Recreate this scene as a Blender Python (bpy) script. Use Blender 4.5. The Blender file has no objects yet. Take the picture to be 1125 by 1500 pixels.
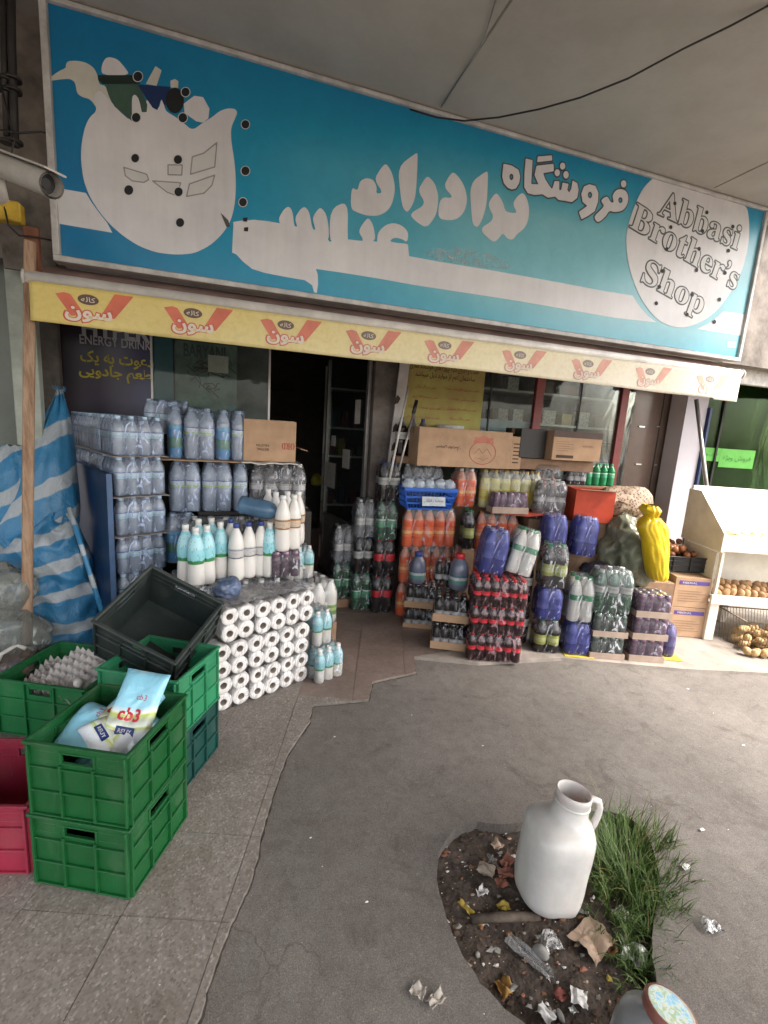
import bpy, bmesh, math, random
import numpy as np
from mathutils import Vector, Matrix, Euler, noise
from mathutils.geometry import tessellate_polygon
random.seed(7)
R = math.radians
SC = bpy.context.scene
COL = SC.collection

# ---------------------------------------------------------------- camera
CAMZ = 1.5
YAW, PITCH, ROLL, FPX = 0.31549, 0.17868, 0.06536, 680.0
fw = Vector((math.sin(YAW)*math.cos(PITCH), math.cos(YAW)*math.cos(PITCH), -math.sin(PITCH)))
r0 = Vector((math.cos(YAW), -math.sin(YAW), 0))
u0 = r0.cross(fw)
cr = r0*math.cos(ROLL) + u0*math.sin(ROLL)
cu = -r0*math.sin(ROLL) + u0*math.cos(ROLL)
cd = bpy.data.cameras.new('camera')
cam = bpy.data.objects.new('camera', cd)
COL.objects.link(cam)
SC.camera = cam
cam.matrix_world = Matrix(((cr.x, cu.x, -fw.x, 0), (cr.y, cu.y, -fw.y, 0), (cr.z, cu.z, -fw.z, CAMZ), (0, 0, 0, 1)))
cd.sensor_fit = 'HORIZONTAL'; cd.sensor_width = 36; cd.lens = 36*FPX/1125
cd.clip_end = 500; cd.clip_start = 0.02

# ---------------------------------------------------------------- light
SUN_EL, SUN_AZ = R(52), R(128)          # azimuth clockwise from +Y (into the shop)
w = bpy.data.worlds.new("World"); SC.world = w; w.use_nodes = True
nt = w.node_tree
sky = nt.nodes.new('ShaderNodeTexSky'); sky.sky_type = 'NISHITA'; sky.sun_disc = False
sky.sun_elevation = SUN_EL; sky.sun_rotation = SUN_AZ
sky.air_density = 1.0; sky.dust_density = 4.0; sky.ozone_density = 0.6
hs = nt.nodes.new('ShaderNodeHueSaturation'); hs.inputs['Saturation'].default_value = 0.45
nt.links.new(sky.outputs[0], hs.inputs['Color'])
wm = nt.nodes.new('ShaderNodeMix'); wm.data_type = 'RGBA'; wm.blend_type = 'MULTIPLY'; wm.inputs[0].default_value = 1; wm.inputs[7].default_value = (1.0, .965, .925, 1)
nt.links.new(hs.outputs[0], wm.inputs[6]); nt.links.new(wm.outputs[2], nt.nodes['Background'].inputs[0])
nt.nodes['Background'].inputs[1].default_value = 0.15
sl = bpy.data.lights.new('sun', 'SUN'); sl.energy = 1.5; sl.angle = R(22); sl.color = (1, .95, .88)
so = bpy.data.objects.new('sun', sl); COL.objects.link(so)
sd = Vector((math.sin(SUN_AZ)*math.cos(SUN_EL), math.cos(SUN_AZ)*math.cos(SUN_EL), math.sin(SUN_EL)))
so.rotation_euler = sd.to_track_quat('Z', 'Y').to_euler(); so.location = (6, -6, 12)
SC.view_settings.view_transform = 'Standard'; SC.view_settings.look = 'None'
SC.view_settings.exposure = 2.36; SC.view_settings.gamma = 1
SC.view_settings.use_curve_mapping = False
SC.render.engine = 'CYCLES'
cy = SC.cycles
cy.use_denoising = True; cy.max_bounces = 10; cy.transparent_max_bounces = 24
cy.transmission_bounces = 8; cy.diffuse_bounces = 4; cy.glossy_bounces = 3
cy.caustics_reflective = False; cy.caustics_refractive = False
cy.sample_clamp_indirect = 4

# ---------------------------------------------------------------- pixel -> place
def ray(x, y): return (fw*FPX + cr*(x-562.5) - cu*(y-750)).normalized()
C0 = Vector((0, 0, CAMZ))
def G(x, y, z=0.0):
    d = ray(x, y); return C0 + d*((z-CAMZ)/d.z)
def onY(x, y, Y):
    d = ray(x, y); return C0 + d*(Y/d.y)
def onP(x, y, p, n):
    d = ray(x, y); return C0 + d*((Vector(p)-C0).dot(Vector(n))/d.dot(Vector(n)))

# ---------------------------------------------------------------- materials
MATS = {}
def mat(name, col, rough=.6, metal=0, trans=0, ior=1.45, coat=0, alpha=1, var=.12, vscale=9, bump=.0, bscale=60, spec=.5, col2=None, emis=None, sss=0, stretch=None):
    if name in MATS: return MATS[name]
    m = bpy.data.materials.new(name); m.use_nodes = True
    nt = m.node_tree; b = nt.nodes['Principled BSDF']; L = nt.links.new
    b.inputs['Roughness'].default_value = rough; b.inputs['Metallic'].default_value = metal
    b.inputs['Transmission Weight'].default_value = trans; b.inputs['IOR'].default_value = ior
    b.inputs['Coat Weight'].default_value = coat; b.inputs['Coat Roughness'].default_value = .08
    b.inputs['Alpha'].default_value = alpha; b.inputs['Specular IOR Level'].default_value = spec
    if sss:
        b.inputs['Subsurface Weight'].default_value = sss; b.inputs['Subsurface Scale'].default_value = .02
    tc = nt.nodes.new('ShaderNodeTexCoord'); src = tc.outputs['Object']
    if stretch:
        mp = nt.nodes.new('ShaderNodeMapping'); mp.inputs['Scale'].default_value = stretch
        L(src, mp.inputs[0]); src = mp.outputs[0]
    n = nt.nodes.new('ShaderNodeTexNoise'); n.inputs['Scale'].default_value = vscale; n.inputs['Detail'].default_value = 6
    n.inputs['Roughness'].default_value = .65
    L(src, n.inputs['Vector'])
    cr_ = nt.nodes.new('ShaderNodeValToRGB')
    c2 = col2 if col2 else tuple(max(0, c*(1-2*var)) for c in col)
    c1 = col if col2 else tuple(min(1, c*(1+var)) for c in col)
    cr_.color_ramp.elements[0].color = (*c2, 1); cr_.color_ramp.elements[1].color = (*c1, 1)
    cr_.color_ramp.elements[0].position = .32; cr_.color_ramp.elements[1].position = .66
    L(n.outputs['Fac'], cr_.inputs[0]); L(cr_.outputs[0], b.inputs['Base Color'])
    if bump:
        n2 = nt.nodes.new('ShaderNodeTexNoise'); n2.inputs['Scale'].default_value = bscale; n2.inputs['Detail'].default_value = 5
        L(src, n2.inputs['Vector'])
        bp = nt.nodes.new('ShaderNodeBump'); bp.inputs['Strength'].default_value = bump; bp.inputs['Distance'].default_value = .01
        L(n2.outputs['Fac'], bp.inputs['Height']); L(bp.outputs[0], b.inputs['Normal'])
    if emis:
        b.inputs['Emission Color'].default_value = (*emis[0], 1); b.inputs['Emission Strength'].default_value = emis[1]
    MATS[name] = m; return m

def film_mat(name, tint=(1, 1, 1), haze=.10, hcol=(.85, .9, 1), wr=26, stretch=(1, 1, .35), lo=.0, hi=.6, rough=.16, refl=.8):
    """thin plastic film: mostly clear, hazy on its creases, glossy"""
    if name in MATS: return MATS[name]
    m = bpy.data.materials.new(name); m.use_nodes = True
    nt = m.node_tree; nt.nodes.clear(); L = nt.links.new; N = nt.nodes.new
    o = N('ShaderNodeOutputMaterial'); t = N('ShaderNodeBsdfTransparent'); g = N('ShaderNodeBsdfGlossy'); d = N('ShaderNodeBsdfDiffuse')
    t.inputs[0].default_value = (*tint, 1); g.inputs['Roughness'].default_value = rough; d.inputs[0].default_value = (*hcol, 1)
    tc = N('ShaderNodeTexCoord'); mp = N('ShaderNodeMapping'); mp.inputs['Scale'].default_value = stretch
    L(tc.outputs['Object'], mp.inputs[0])
    n = N('ShaderNodeTexNoise'); n.inputs['Scale'].default_value = wr; n.inputs['Detail'].default_value = 3; n.inputs['Distortion'].default_value = 1.6
    L(mp.outputs[0], n.inputs['Vector'])
    bp = N('ShaderNodeBump'); bp.inputs['Strength'].default_value = .8; bp.inputs['Distance'].default_value = .012
    L(n.outputs['Fac'], bp.inputs['Height']); L(bp.outputs[0], g.inputs['Normal']); L(bp.outputs[0], d.inputs['Normal'])
    n2 = N('ShaderNodeTexNoise'); n2.inputs['Scale'].default_value = wr*.8; n2.inputs['Detail'].default_value = 4; n2.inputs['Distortion'].default_value = 2.5
    L(mp.outputs[0], n2.inputs['Vector'])
    rp = N('ShaderNodeValToRGB'); rp.color_ramp.elements[0].position = .56; rp.color_ramp.elements[1].position = .68
    rp.color_ramp.elements[0].color = (haze, haze, haze, 1); rp.color_ramp.elements[1].color = (hi, hi, hi, 1)
    L(n2.outputs['Fac'], rp.inputs[0])
    m1 = N('ShaderNodeMixShader'); L(rp.outputs[0], m1.inputs[0]); L(t.outputs[0], m1.inputs[1]); L(d.outputs[0], m1.inputs[2])
    fr = N('ShaderNodeFresnel'); fr.inputs[0].default_value = 1.45; L(bp.outputs[0], fr.inputs['Normal'])
    ad = N('ShaderNodeMath'); ad.operation = 'MULTIPLY_ADD'; ad.inputs[1].default_value = refl; ad.inputs[2].default_value = lo; L(fr.outputs[0], ad.inputs[0])
    m2 = N('ShaderNodeMixShader'); L(ad.outputs[0], m2.inputs[0]); L(m1.outputs[0], m2.inputs[1]); L(g.outputs[0], m2.inputs[2])
    L(m2.outputs[0], o.inputs[0])
    MATS[name] = m; return m

def node_mat(name, build, rough=.6, **kw):
    """build(nt, N, L, objcoord) -> colour socket"""
    if name in MATS: return MATS[name]
    m = bpy.data.materials.new(name); m.use_nodes = True
    nt = m.node_tree; b = nt.nodes['Principled BSDF']; b.inputs['Roughness'].default_value = rough
    for k, v in kw.items(): b.inputs[k].default_value = v
    tc = nt.nodes.new('ShaderNodeTexCoord')
    c = build(nt, nt.nodes.new, nt.links.new, tc.outputs['Object'], b)
    if c is not None: nt.links.new(c, b.inputs['Base Color'])
    MATS[name] = m; return m

def ramp(N, L, fac, stops, interp='LINEAR'):
    r = N('ShaderNodeValToRGB'); r.color_ramp.interpolation = interp
    e = r.color_ramp.elements
    while len(e) > 1: e.remove(e[-1])
    e[0].position = stops[0][0]; e[0].color = (*stops[0][1], 1)
    for p, c in stops[1:]:
        k = e.new(p); k.color = (*c, 1)
    L(fac, r.inputs[0]); return r.outputs[0]
def noise_n(N, L, vec, scale, detail=5, rough=.6, dist=0):
    n = N('ShaderNodeTexNoise'); n.inputs['Scale'].default_value = scale; n.inputs['Detail'].default_value = detail
    n.inputs['Roughness'].default_value = rough; n.inputs['Distortion'].default_value = dist
    L(vec, n.inputs['Vector']); return n.outputs['Fac']
def mix(N, L, fac, a, b, mode='MIX'):
    m = N('ShaderNodeMix'); m.data_type = 'RGBA'; m.blend_type = mode
    if isinstance(fac, (int, float)): m.inputs[0].default_value = fac
    else: L(fac, m.inputs[0])
    for s, i in ((a, 6), (b, 7)):
        if isinstance(s, tuple): m.inputs[i].default_value = (*s, 1)
        else: L(s, m.inputs[i])
    return m.outputs[2]
def math_n(N, L, op, a, b=None, c=None):
    m = N('ShaderNodeMath'); m.operation = op
    for i, s in enumerate((a, b, c)):
        if s is None: continue
        if isinstance(s, (int, float)): m.inputs[i].default_value = s
        else: L(s, m.inputs[i])
    return m.outputs[0]
def bump_n(N, L, b, h, strength=.3, dist=.01):
    bp = N('ShaderNodeBump'); bp.inputs['Strength'].default_value = strength; bp.inputs['Distance'].default_value = dist
    L(h, bp.inputs['Height']); L(bp.outputs[0], b.inputs['Normal'])

# ---------------------------------------------------------------- objects
def tag(o, label=None, cat=None, group=None, kind=None):
    if label: o['label'] = label
    if cat: o['category'] = cat
    if group: o['group'] = group
    if kind: o['kind'] = kind
    return o
def empty(name, loc, rot=0, label=None, cat=None, group=None, kind=None):
    o = bpy.data.objects.new(name, None); COL.objects.link(o); o.empty_display_size = .05
    o.location = loc
    o.rotation_euler = rot if isinstance(rot, (tuple, list, Euler)) else (0, 0, rot)
    return tag(o, label, cat, group, kind)
def link(name, me, parent=None, loc=None, rot=None):
    o = bpy.data.objects.new(name, me); COL.objects.link(o)
    if parent: o.parent = parent
    if loc is not None: o.location = loc
    if rot is not None: o.rotation_euler = rot if isinstance(rot, (tuple, list, Euler)) else (0, 0, rot)
    return o

class MB:
    def __init__(s): s.v = []; s.f = []; s.m = []; s.sm = []
    def add(s, vs, fs, mi=0, smooth=False, M=None):
        k = len(s.v)
        for v in vs: s.v.append(tuple(M @ Vector(v)) if M else tuple(v))
        for f in fs: s.f.append(tuple(i+k for i in f)); s.m.append(mi); s.sm.append(smooth)
        return s
    def box(s, a, b, mi=0, M=None):
        x0, y0, z0 = a; x1, y1, z1 = b
        return s.add([(x0,y0,z0),(x1,y0,z0),(x1,y1,z0),(x0,y1,z0),(x0,y0,z1),(x1,y0,z1),(x1,y1,z1),(x0,y1,z1)],
              [(0,3,2,1),(4,5,6,7),(0,1,5,4),(1,2,6,5),(2,3,7,6),(3,0,4,7)], mi, False, M)
    def bar(s, p, q, wd, th=None, mi=0, up=(0, 0, 1)):
        p, q = Vector(p), Vector(q); d = (q-p); L = d.length; d.normalize(); th = th or wd
        x = d.cross(Vector(up));
        if x.length < 1e-4: x = d.cross(Vector((1, 0, 0)))
        x.normalize(); y = x.cross(d)
        M = Matrix(((x.x,y.x,d.x,p.x),(x.y,y.y,d.y,p.y),(x.z,y.z,d.z,p.z),(0,0,0,1)))
        return s.box((-wd/2,-th/2,0),(wd/2,th/2,L), mi, M)
    def tube(s, pts, r, n=8, mi=0, cap=True):
        pts = [Vector(p) for p in pts]; k = len(s.v); rr = r if isinstance(r, (list, tuple)) else [r]*len(pts)
        prev = None
        for i, p in enumerate(pts):
            d = (pts[min(i+1, len(pts)-1)] - pts[max(i-1, 0)]).normalized()
            if prev is None:
                x = d.cross(Vector((0, 0, 1)))
                if x.length < 1e-3: x = d.cross(Vector((1, 0, 0)))
            else: x = prev - d*prev.dot(d)
            x.normalize(); prev = x; y = d.cross(x)
            for j in range(n):
                a = 2*math.pi*j/n; s.v.append(tuple(p + (x*math.cos(a)+y*math.sin(a))*rr[i]))
        for i in range(len(pts)-1):
            for j in range(n):
                s.f.append((k+i*n+j, k+i*n+(j+1)%n, k+(i+1)*n+(j+1)%n, k+(i+1)*n+j)); s.m.append(mi); s.sm.append(True)
        if cap:
            s.f.append(tuple(k+j for j in reversed(range(n)))); s.m.append(mi); s.sm.append(False)
            s.f.append(tuple(k+(len(pts)-1)*n+j for j in range(n))); s.m.append(mi); s.sm.append(False)
        return s
    def lathe(s, prof, n=16, mi=0, mfun=None, sq=None, M=None, cap=True):
        k = len(s.v); vs = []
        for (r, z) in prof:
            for j in range(n):
                a = 2*math.pi*j/n; c, t = math.cos(a), math.sin(a)
                if sq:
                    e = 2/sq; c2 = math.copysign(abs(c)**e, c); t2 = math.copysign(abs(t)**e, t); vs.append((r*c2, r*t2, z))
                else: vs.append((r*c, r*t, z))
        fs = []; 
        for i in range(len(prof)-1):
            for j in range(n): fs.append((i*n+j, i*n+(j+1)%n, (i+1)*n+(j+1)%n, (i+1)*n+j))
        ms = [mfun((prof[i][1]+prof[i+1][1])/2) if mfun else mi for i in range(len(prof)-1) for j in range(n)]
        for v in vs: s.v.append(tuple(M @ Vector(v)) if M else v)
        for f, mm in zip(fs, ms): s.f.append(tuple(i+k for i in f)); s.m.append(mm); s.sm.append(True)
        if cap:
            s.f.append(tuple(k+j for j in reversed(range(n)))); s.m.append(ms[0]); s.sm.append(False)
            s.f.append(tuple(k+(len(prof)-1)*n+j for j in range(n))); s.m.append(ms[-1]); s.sm.append(False)
        return s
    def mesh(s, name, mats, bevel=0):
        me = bpy.data.meshes.new(name); me.from_pydata(s.v, [], s.f)
        for m in (mats if isinstance(mats, (list, tuple)) else [mats]): me.materials.append(m)
        me.polygons.foreach_set('material_index', s.m); me.polygons.foreach_set('use_smooth', s.sm); me.update()
        if bevel:
            bm = bmesh.new(); bm.from_mesh(me)
            es = [e for e in bm.edges if len(e.link_faces) == 2 and e.calc_face_angle(0) > .6]
            bmesh.ops.bevel(bm, geom=es, offset=bevel, segments=1, affect='EDGES', clamp_overlap=True)
            bm.to_mesh(me); bm.free()
        return me
    def build(s, name, mats, parent=None, loc=None, rot=None, bevel=0):
        return link(name, s.mesh(name, mats, bevel), parent, loc, rot)

def grid_mesh(nx, ny, fn, closed_x=False):
    """fn(i/(nx-1), j/(ny-1)) -> point"""
    vs = [fn(i/(nx-1) if not closed_x else i/nx, j/(ny-1)) for j in range(ny) for i in range(nx)]
    fs = []
    for j in range(ny-1):
        for i in range(nx if closed_x else nx-1):
            a = j*nx+i; b = j*nx+(i+1) % nx; fs.append((a, b, b+nx, a+nx))
    return vs, fs

def fnoise(p, s=1.0, o=0.0): return noise.noise(Vector(p)*s + Vector((o, o*1.7, -o)))

# flat shapes ------------------------------------------------------------
def smooth_poly(pts, closed=True, n=5):
    out = []; N = len(pts)
    for i in range(N if closed else N-1):
        p0 = pts[(i-1) % N] if closed or i else pts[i]; p1 = pts[i]; p2 = pts[(i+1) % N]
        p3 = pts[(i+2) % N] if closed or i+2 < N else p2
        for k in range(n):
            t = k/n
            out.append(tuple(.5*((2*p1[a]) + (-p0[a]+p2[a])*t + (2*p0[a]-5*p1[a]+4*p2[a]-p3[a])*t*t + (-p0[a]+3*p1[a]-3*p2[a]+p3[a])*t**3) for a in (0, 1)))
    if not closed: out.append(pts[-1])
    return out
def chaikin(P, it=2, q=.22):
    for _ in range(it):
        P = [pt for a, b in zip(P, P[1:]+P[:1]) for pt in ((a[0]+(b[0]-a[0])*q, a[1]+(b[1]-a[1])*q), (a[0]+(b[0]-a[0])*(1-q), a[1]+(b[1]-a[1])*(1-q)))]
    return P
def flat_poly(name, pts, m, parent, z=0, holes=(), M=None, thick=0):
    """pts in the parent's plane (x, y), facing +z"""
    loops = [[Vector((p[0], p[1], 0)) for p in l] for l in (pts, *holes)]
    tris = tessellate_polygon(loops)
    vs = [(v.x, v.y, z) for l in loops for v in l]
    fs = []
    for t in tris:
        a, b, c = (Vector(vs[i]) for i in t)
        fs.append(tuple(t) if (b-a).cross(c-a).z > 0 else tuple(reversed(t)))
    mb = MB(); mb.add(vs, fs, 0, False, M)
    return mb.build(name, m, parent)
def ell(cx, cy, rx, ry=None, a=0, n=28):
    ry = ry or rx
    return [(cx+rx*math.cos(t)*math.cos(a)-ry*math.sin(t)*math.sin(a), cy+rx*math.cos(t)*math.sin(a)+ry*math.sin(t)*math.cos(a)) for t in (2*math.pi*k/n for k in range(n))]

def sdf_mesh(name, F, x0, y0, st, m, parent, z=0, M=None):
    """filled region F<0 on a grid (F[j][i]) -> flat mesh by marching squares, solid runs merged"""
    ny, nx = F.shape; vs = []; fs = []; idx = {}
    def P(x, y):
        k = (round(x, 5), round(y, 5))
        if k not in idx: idx[k] = len(vs); vs.append((x, y, z))
        return idx[k]
    ins = F < 0
    for j in range(ny-1):
        run = None
        for i in range(nx):
            full = i < nx-1 and ins[j, i] and ins[j, i+1] and ins[j+1, i] and ins[j+1, i+1]
            if full:
                if run is None: run = i
                continue
            if run is not None:
                fs.append((P(x0+run*st, y0+j*st), P(x0+i*st, y0+j*st), P(x0+i*st, y0+(j+1)*st), P(x0+run*st, y0+(j+1)*st))); run = None
            if i >= nx-1: break
            c = [(i, j), (i+1, j), (i+1, j+1), (i, j+1)]; s_ = [ins[b, a] for a, b in c]
            if not any(s_): continue
            poly = []
            for k in range(4):
                a, b = c[k], c[(k+1) % 4]
                if s_[k]: poly.append(P(x0+a[0]*st, y0+a[1]*st))
                if s_[k] != s_[(k+1) % 4]:
                    fa, fb = F[a[1], a[0]], F[b[1], b[0]]; t = fa/(fa-fb)
                    poly.append(P(x0+(a[0]+(b[0]-a[0])*t)*st, y0+(a[1]+(b[1]-a[1])*t)*st))
            q = []
            for v in poly:
                if not q or q[-1] != v: q.append(v)
            if len(q) > 1 and q[0] == q[-1]: q.pop()
            if len(q) > 2: fs.append(tuple(q))
    mb = MB(); mb.add(vs, fs, 0, False, M)
    return mb.build(name, m, parent)
def mesh_sdf(me, X, Y):
    """signed distance to the outline of a flat mesh (negative inside)"""
    cnt = {}
    for p in me.polygons:
        for e in p.edge_keys: cnt[e] = cnt.get(e, 0)+1
    d = np.full(X.shape, 1e9); inside = np.zeros(X.shape, bool); co = [(v.co.x, v.co.y) for v in me.vertices]
    for (i, j), c in cnt.items():
        if c != 1: continue
        a, b = co[i], co[j]; ex_, ey_ = b[0]-a[0], b[1]-a[1]; wx, wy = X-a[0], Y-a[1]
        t = np.clip((wx*ex_+wy*ey_)/(ex_*ex_+ey_*ey_+1e-12), 0, 1); d = np.minimum(d, np.hypot(wx-ex_*t, wy-ey_*t))
        inside ^= ((a[1] > Y) != (b[1] > Y)) & (X < ex_*(Y-a[1])/(ey_ if abs(ey_) > 1e-12 else 1e-12)+a[0])
    return np.where(inside, -d, d)
def poly_sdf(P, X, Y):
    """signed distance to polygon (negative inside)"""
    P = np.array(P); d = np.full(X.shape, 1e9); inside = np.zeros(X.shape, bool)
    for a, b in zip(P, np.roll(P, -1, 0)):
        e = b-a; wx = X-a[0]; wy = Y-a[1]; t = np.clip((wx*e[0]+wy*e[1])/(e@e+1e-12), 0, 1)
        d = np.minimum(d, np.hypot(wx-e[0]*t, wy-e[1]*t))
        c = ((a[1] > Y) != (b[1] > Y)) & (X < (b[0]-a[0])*(Y-a[1])/(b[1]-a[1]+1e-12)+a[0]); inside ^= c
    return np.where(inside, -d, d)

# writing ------------------------------------------------------------------
AR = {'ا':('\uFE8D','\uFE8E',None,None),'آ':('\uFE81','\uFE82',None,None),'ب':('\uFE8F','\uFE90','\uFE91','\uFE92'),'پ':('\uFB56','\uFB57','\uFB58','\uFB59'),'ت':('\uFE95','\uFE96','\uFE97','\uFE98'),'ج':('\uFE9D','\uFE9E','\uFE9F','\uFEA0'),'خ':('\uFEA5','\uFEA6','\uFEA7','\uFEA8'),'د':('\uFEA9','\uFEAA',None,None),'ذ':('\uFEAB','\uFEAC',None,None),'ر':('\uFEAD','\uFEAE',None,None),'ز':('\uFEAF','\uFEB0',None,None),'ژ':('\uFB8A','\uFB8B',None,None),'س':('\uFEB1','\uFEB2','\uFEB3','\uFEB4'),'ش':('\uFEB5','\uFEB6','\uFEB7','\uFEB8'),'ص':('\uFEB9','\uFEBA','\uFEBB','\uFEBC'),'ط':('\uFEC1','\uFEC2','\uFEC3','\uFEC4'),'ع':('\uFEC9','\uFECA','\uFECB','\uFECC'),'ف':('\uFED1','\uFED2','\uFED3','\uFED4'),'ق':('\uFED5','\uFED6','\uFED7','\uFED8'),'ل':('\uFEDD','\uFEDE','\uFEDF','\uFEE0'),'م':('\uFEE1','\uFEE2','\uFEE3','\uFEE4'),'ن':('\uFEE5','\uFEE6','\uFEE7','\uFEE8'),'ه':('\uFEE9','\uFEEA','\uFEEB','\uFEEC'),'و':('\uFEED','\uFEEE',None,None),'ی':('\uFBFC','\uFBFD','\uFBFE','\uFBFF'),'ک':('\uFB8E','\uFB8F','\uFB90','\uFB91'),'گ':('\uFB92','\uFB93','\uFB94','\uFB95')}
def shape(s):
    if not any(c in AR for c in s): return s
    out = []
    for w_ in s.split(' '):
        r = []
        for i, ch in enumerate(w_):
            if ch not in AR: r.append(ch); continue
            pj = i > 0 and w_[i-1] in AR and AR[w_[i-1]][2] is not None
            nj = i+1 < len(w_) and w_[i+1] in AR and AR[ch][2] is not None
            f = AR[ch]; r.append(f[3] if pj and nj else f[1] if pj else f[2] if nj else f[0])
        out.append(''.join(reversed(r)))
    return ' '.join(reversed(out))
def serif(s): return ''.join(chr(0x1D400+ord(c)-65) if 'A' <= c <= 'Z' else chr(0x1D41A+ord(c)-97) if 'a' <= c <= 'z' else c for c in s)
def text_mesh(s, width=None, height=None, bold=0, res=3, space=1):
    """lettering centred on the origin in the xy plane; overlapping letters are kept a hair apart in z"""
    cu_ = bpy.data.curves.new('t', 'FONT'); cu_.body = shape(s); cu_.resolution_u = res; cu_.offset = bold; cu_.space_character = space
    ob = bpy.data.objects.new('t', cu_); COL.objects.link(ob); bpy.context.view_layer.update()
    me = bpy.data.meshes.new_from_object(ob); bpy.data.objects.remove(ob); bpy.data.curves.remove(cu_)
    n = len(me.vertices); co = np.zeros(n*3); me.vertices.foreach_get('co', co); co = co.reshape(n, 3)
    par = list(range(n))
    def find(a):
        while par[a] != a: par[a] = par[par[a]]; a = par[a]
        return a
    for e in me.edges:
        a, b = find(e.vertices[0]), find(e.vertices[1])
        if a != b: par[b] = a
    roots = {}
    for i in range(n): roots.setdefault(find(i), []).append(i)
    mn = co.min(0); mx = co.max(0); wd = mx[0]-mn[0]; ht = mx[1]-mn[1]
    co[:, :2] -= (mn[:2]+mx[:2])/2
    k = width/wd if width else height/ht
    ky = height/ht if (height and width) else k
    co[:, 0] *= k; co[:, 1] *= ky
    for q, (rt, ids) in enumerate(roots.items()): co[ids, 2] = (q % 3)*.00025
    me.vertices.foreach_set('co', co.ravel()); me.update()
    return me
def text(s, m, parent, M, width=None, height=None, bold=0, name='lettering', res=3, fn=None, space=1):
    me = text_mesh(s, width, height, bold, res, space)
    if fn:
        for v in me.vertices: v.co = fn(v.co)
    me.transform(M); me.materials.clear(); me.materials.append(m)
    return link(name, me, parent)
def plane_M(o, x, up=(0, 0, 1), rot=0):
    """frame whose xy plane holds print: x right, y up, z out of the face"""
    x = Vector(x).normalized(); up = Vector(up); z = x.cross(up).normalized(); y = z.cross(x)
    M = Matrix(((x.x,y.x,z.x,o[0]),(x.y,y.y,z.y,o[1]),(x.z,y.z,z.z,o[2]),(0,0,0,1)))
    return M @ Matrix.Rotation(rot, 4, 'Z')
FRONT = lambda x, y, z, rot=0: plane_M((x, y, z), (1, 0, 0), rot=rot)   # print on a face looking to -y
# ================================================================ SETTING
SIGN_Y, AWN_Y, FAC_Y, SOF_Z = 2.75, 2.6, 3.7, 3.25
TA = R(-18)                                   # the paving runs 18 degrees off the shop front

def m_asphalt(nt, N, L, oc, b):
    n1 = noise_n(N, L, oc, 1.3, 6, .6); n2 = noise_n(N, L, oc, 14, 8, .75); n3 = noise_n(N, L, oc, 260, 2, .5); n4 = noise_n(N, L, oc, 4.5, 4, .7, 1.2)
    base = ramp(N, L, n1, [(.3, (.128, .114, .103)), (.5, (.156, .141, .128)), (.7, (.192, .175, .160))])
    sp = ramp(N, L, n2, [(.3, (.72, .69, .67)), (.55, (1, 1, 1)), (.75, (1.12, 1.1, 1.08))])
    c = mix(N, L, .8, base, sp, 'MULTIPLY')
    gr = ramp(N, L, n3, [(.3, (.60, .58, .57)), (.55, (1, 1, 1)), (.70, (1.5, 1.47, 1.44))])
    c = mix(N, L, .75, c, gr, 'MULTIPLY')
    st = ramp(N, L, n4, [(.54, (1, 1, 1)), (.68, (.66, .63, .61))])
    c = mix(N, L, .75, c, st, 'MULTIPLY')
    v = N('ShaderNodeTexVoronoi'); v.feature = 'DISTANCE_TO_EDGE'; v.inputs['Scale'].default_value = .55
    nd = N('ShaderNodeTexNoise'); nd.inputs['Scale'].default_value = 5; nd.inputs['Detail'].default_value = 8; L(oc, nd.inputs['Vector'])
    vm = N('ShaderNodeVectorMath'); vm.operation = 'MULTIPLY_ADD'; vm.inputs[1].default_value = (.35, .35, .35); L(nd.outputs['Color'], vm.inputs[0]); L(oc, vm.inputs[2]); L(vm.outputs[0], v.inputs['Vector'])
    ck = ramp(N, L, v.outputs['Distance'], [(.0, (.66, .64, .62)), (.0015, (.8, .78, .76)), (.0035, (1, 1, 1))])
    c = mix(N, L, ramp(N, L, n1, [(.48, (0, 0, 0)), (.58, (1, 1, 1))]), c, mix(N, L, 1, c, ck, 'MULTIPLY'))
    v2 = N('ShaderNodeTexVoronoi'); v2.inputs['Scale'].default_value = 130; L(oc, v2.inputs['Vector'])
    c = mix(N, L, .45, c, ramp(N, L, v2.outputs['Color'], [(0, (.62, .6, .58)), (.5, (1, 1, 1)), (.85, (1.1, 1.08, 1.06)), (1, (1.7, 1.65, 1.6))]), 'MULTIPLY')
    h = math_n(N, L, 'ADD', math_n(N, L, 'MULTIPLY', n3, .5), n2)
    bump_n(N, L, b, h, .30, .004)
    return c
M_ASPH = node_mat('asphalt', m_asphalt, .85)
def m_terr(nt, N, L, oc, b):
    v = N('ShaderNodeTexVoronoi'); v.inputs['Scale'].default_value = 150; L(oc, v.inputs['Vector'])
    n1 = noise_n(N, L, oc, 2.2, 6, .65); n2 = noise_n(N, L, oc, 30, 4, .7)
    chip = ramp(N, L, v.outputs['Color'], [(.0, (.155, .138, .122)), (.4, (.235, .212, .19)), (.75, (.272, .248, .224)), (.95, (.40, .37, .34)), (1, (.50, .47, .44))])
    dirt = ramp(N, L, n1, [(.25, (.62, .57, .53)), (.55, (1, 1, 1))])
    c = mix(N, L, .9, chip, dirt, 'MULTIPLY')
    oi = N('ShaderNodeObjectInfo'); rr = ramp(N, L, oi.outputs['Random'], [(0, (.93, .92, .91)), (1, (1.05, 1.04, 1.03))])
    c = mix(N, L, 1, c, rr, 'MULTIPLY')
    c = mix(N, L, .5, c, ramp(N, L, n2, [(.35, (.7, .66, .62)), (.6, (1, 1, 1))]), 'MULTIPLY')
    bump_n(N, L, b, n2, .25, .004); return c
M_TERR = node_mat('terrazzo', m_terr, .7)
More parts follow.
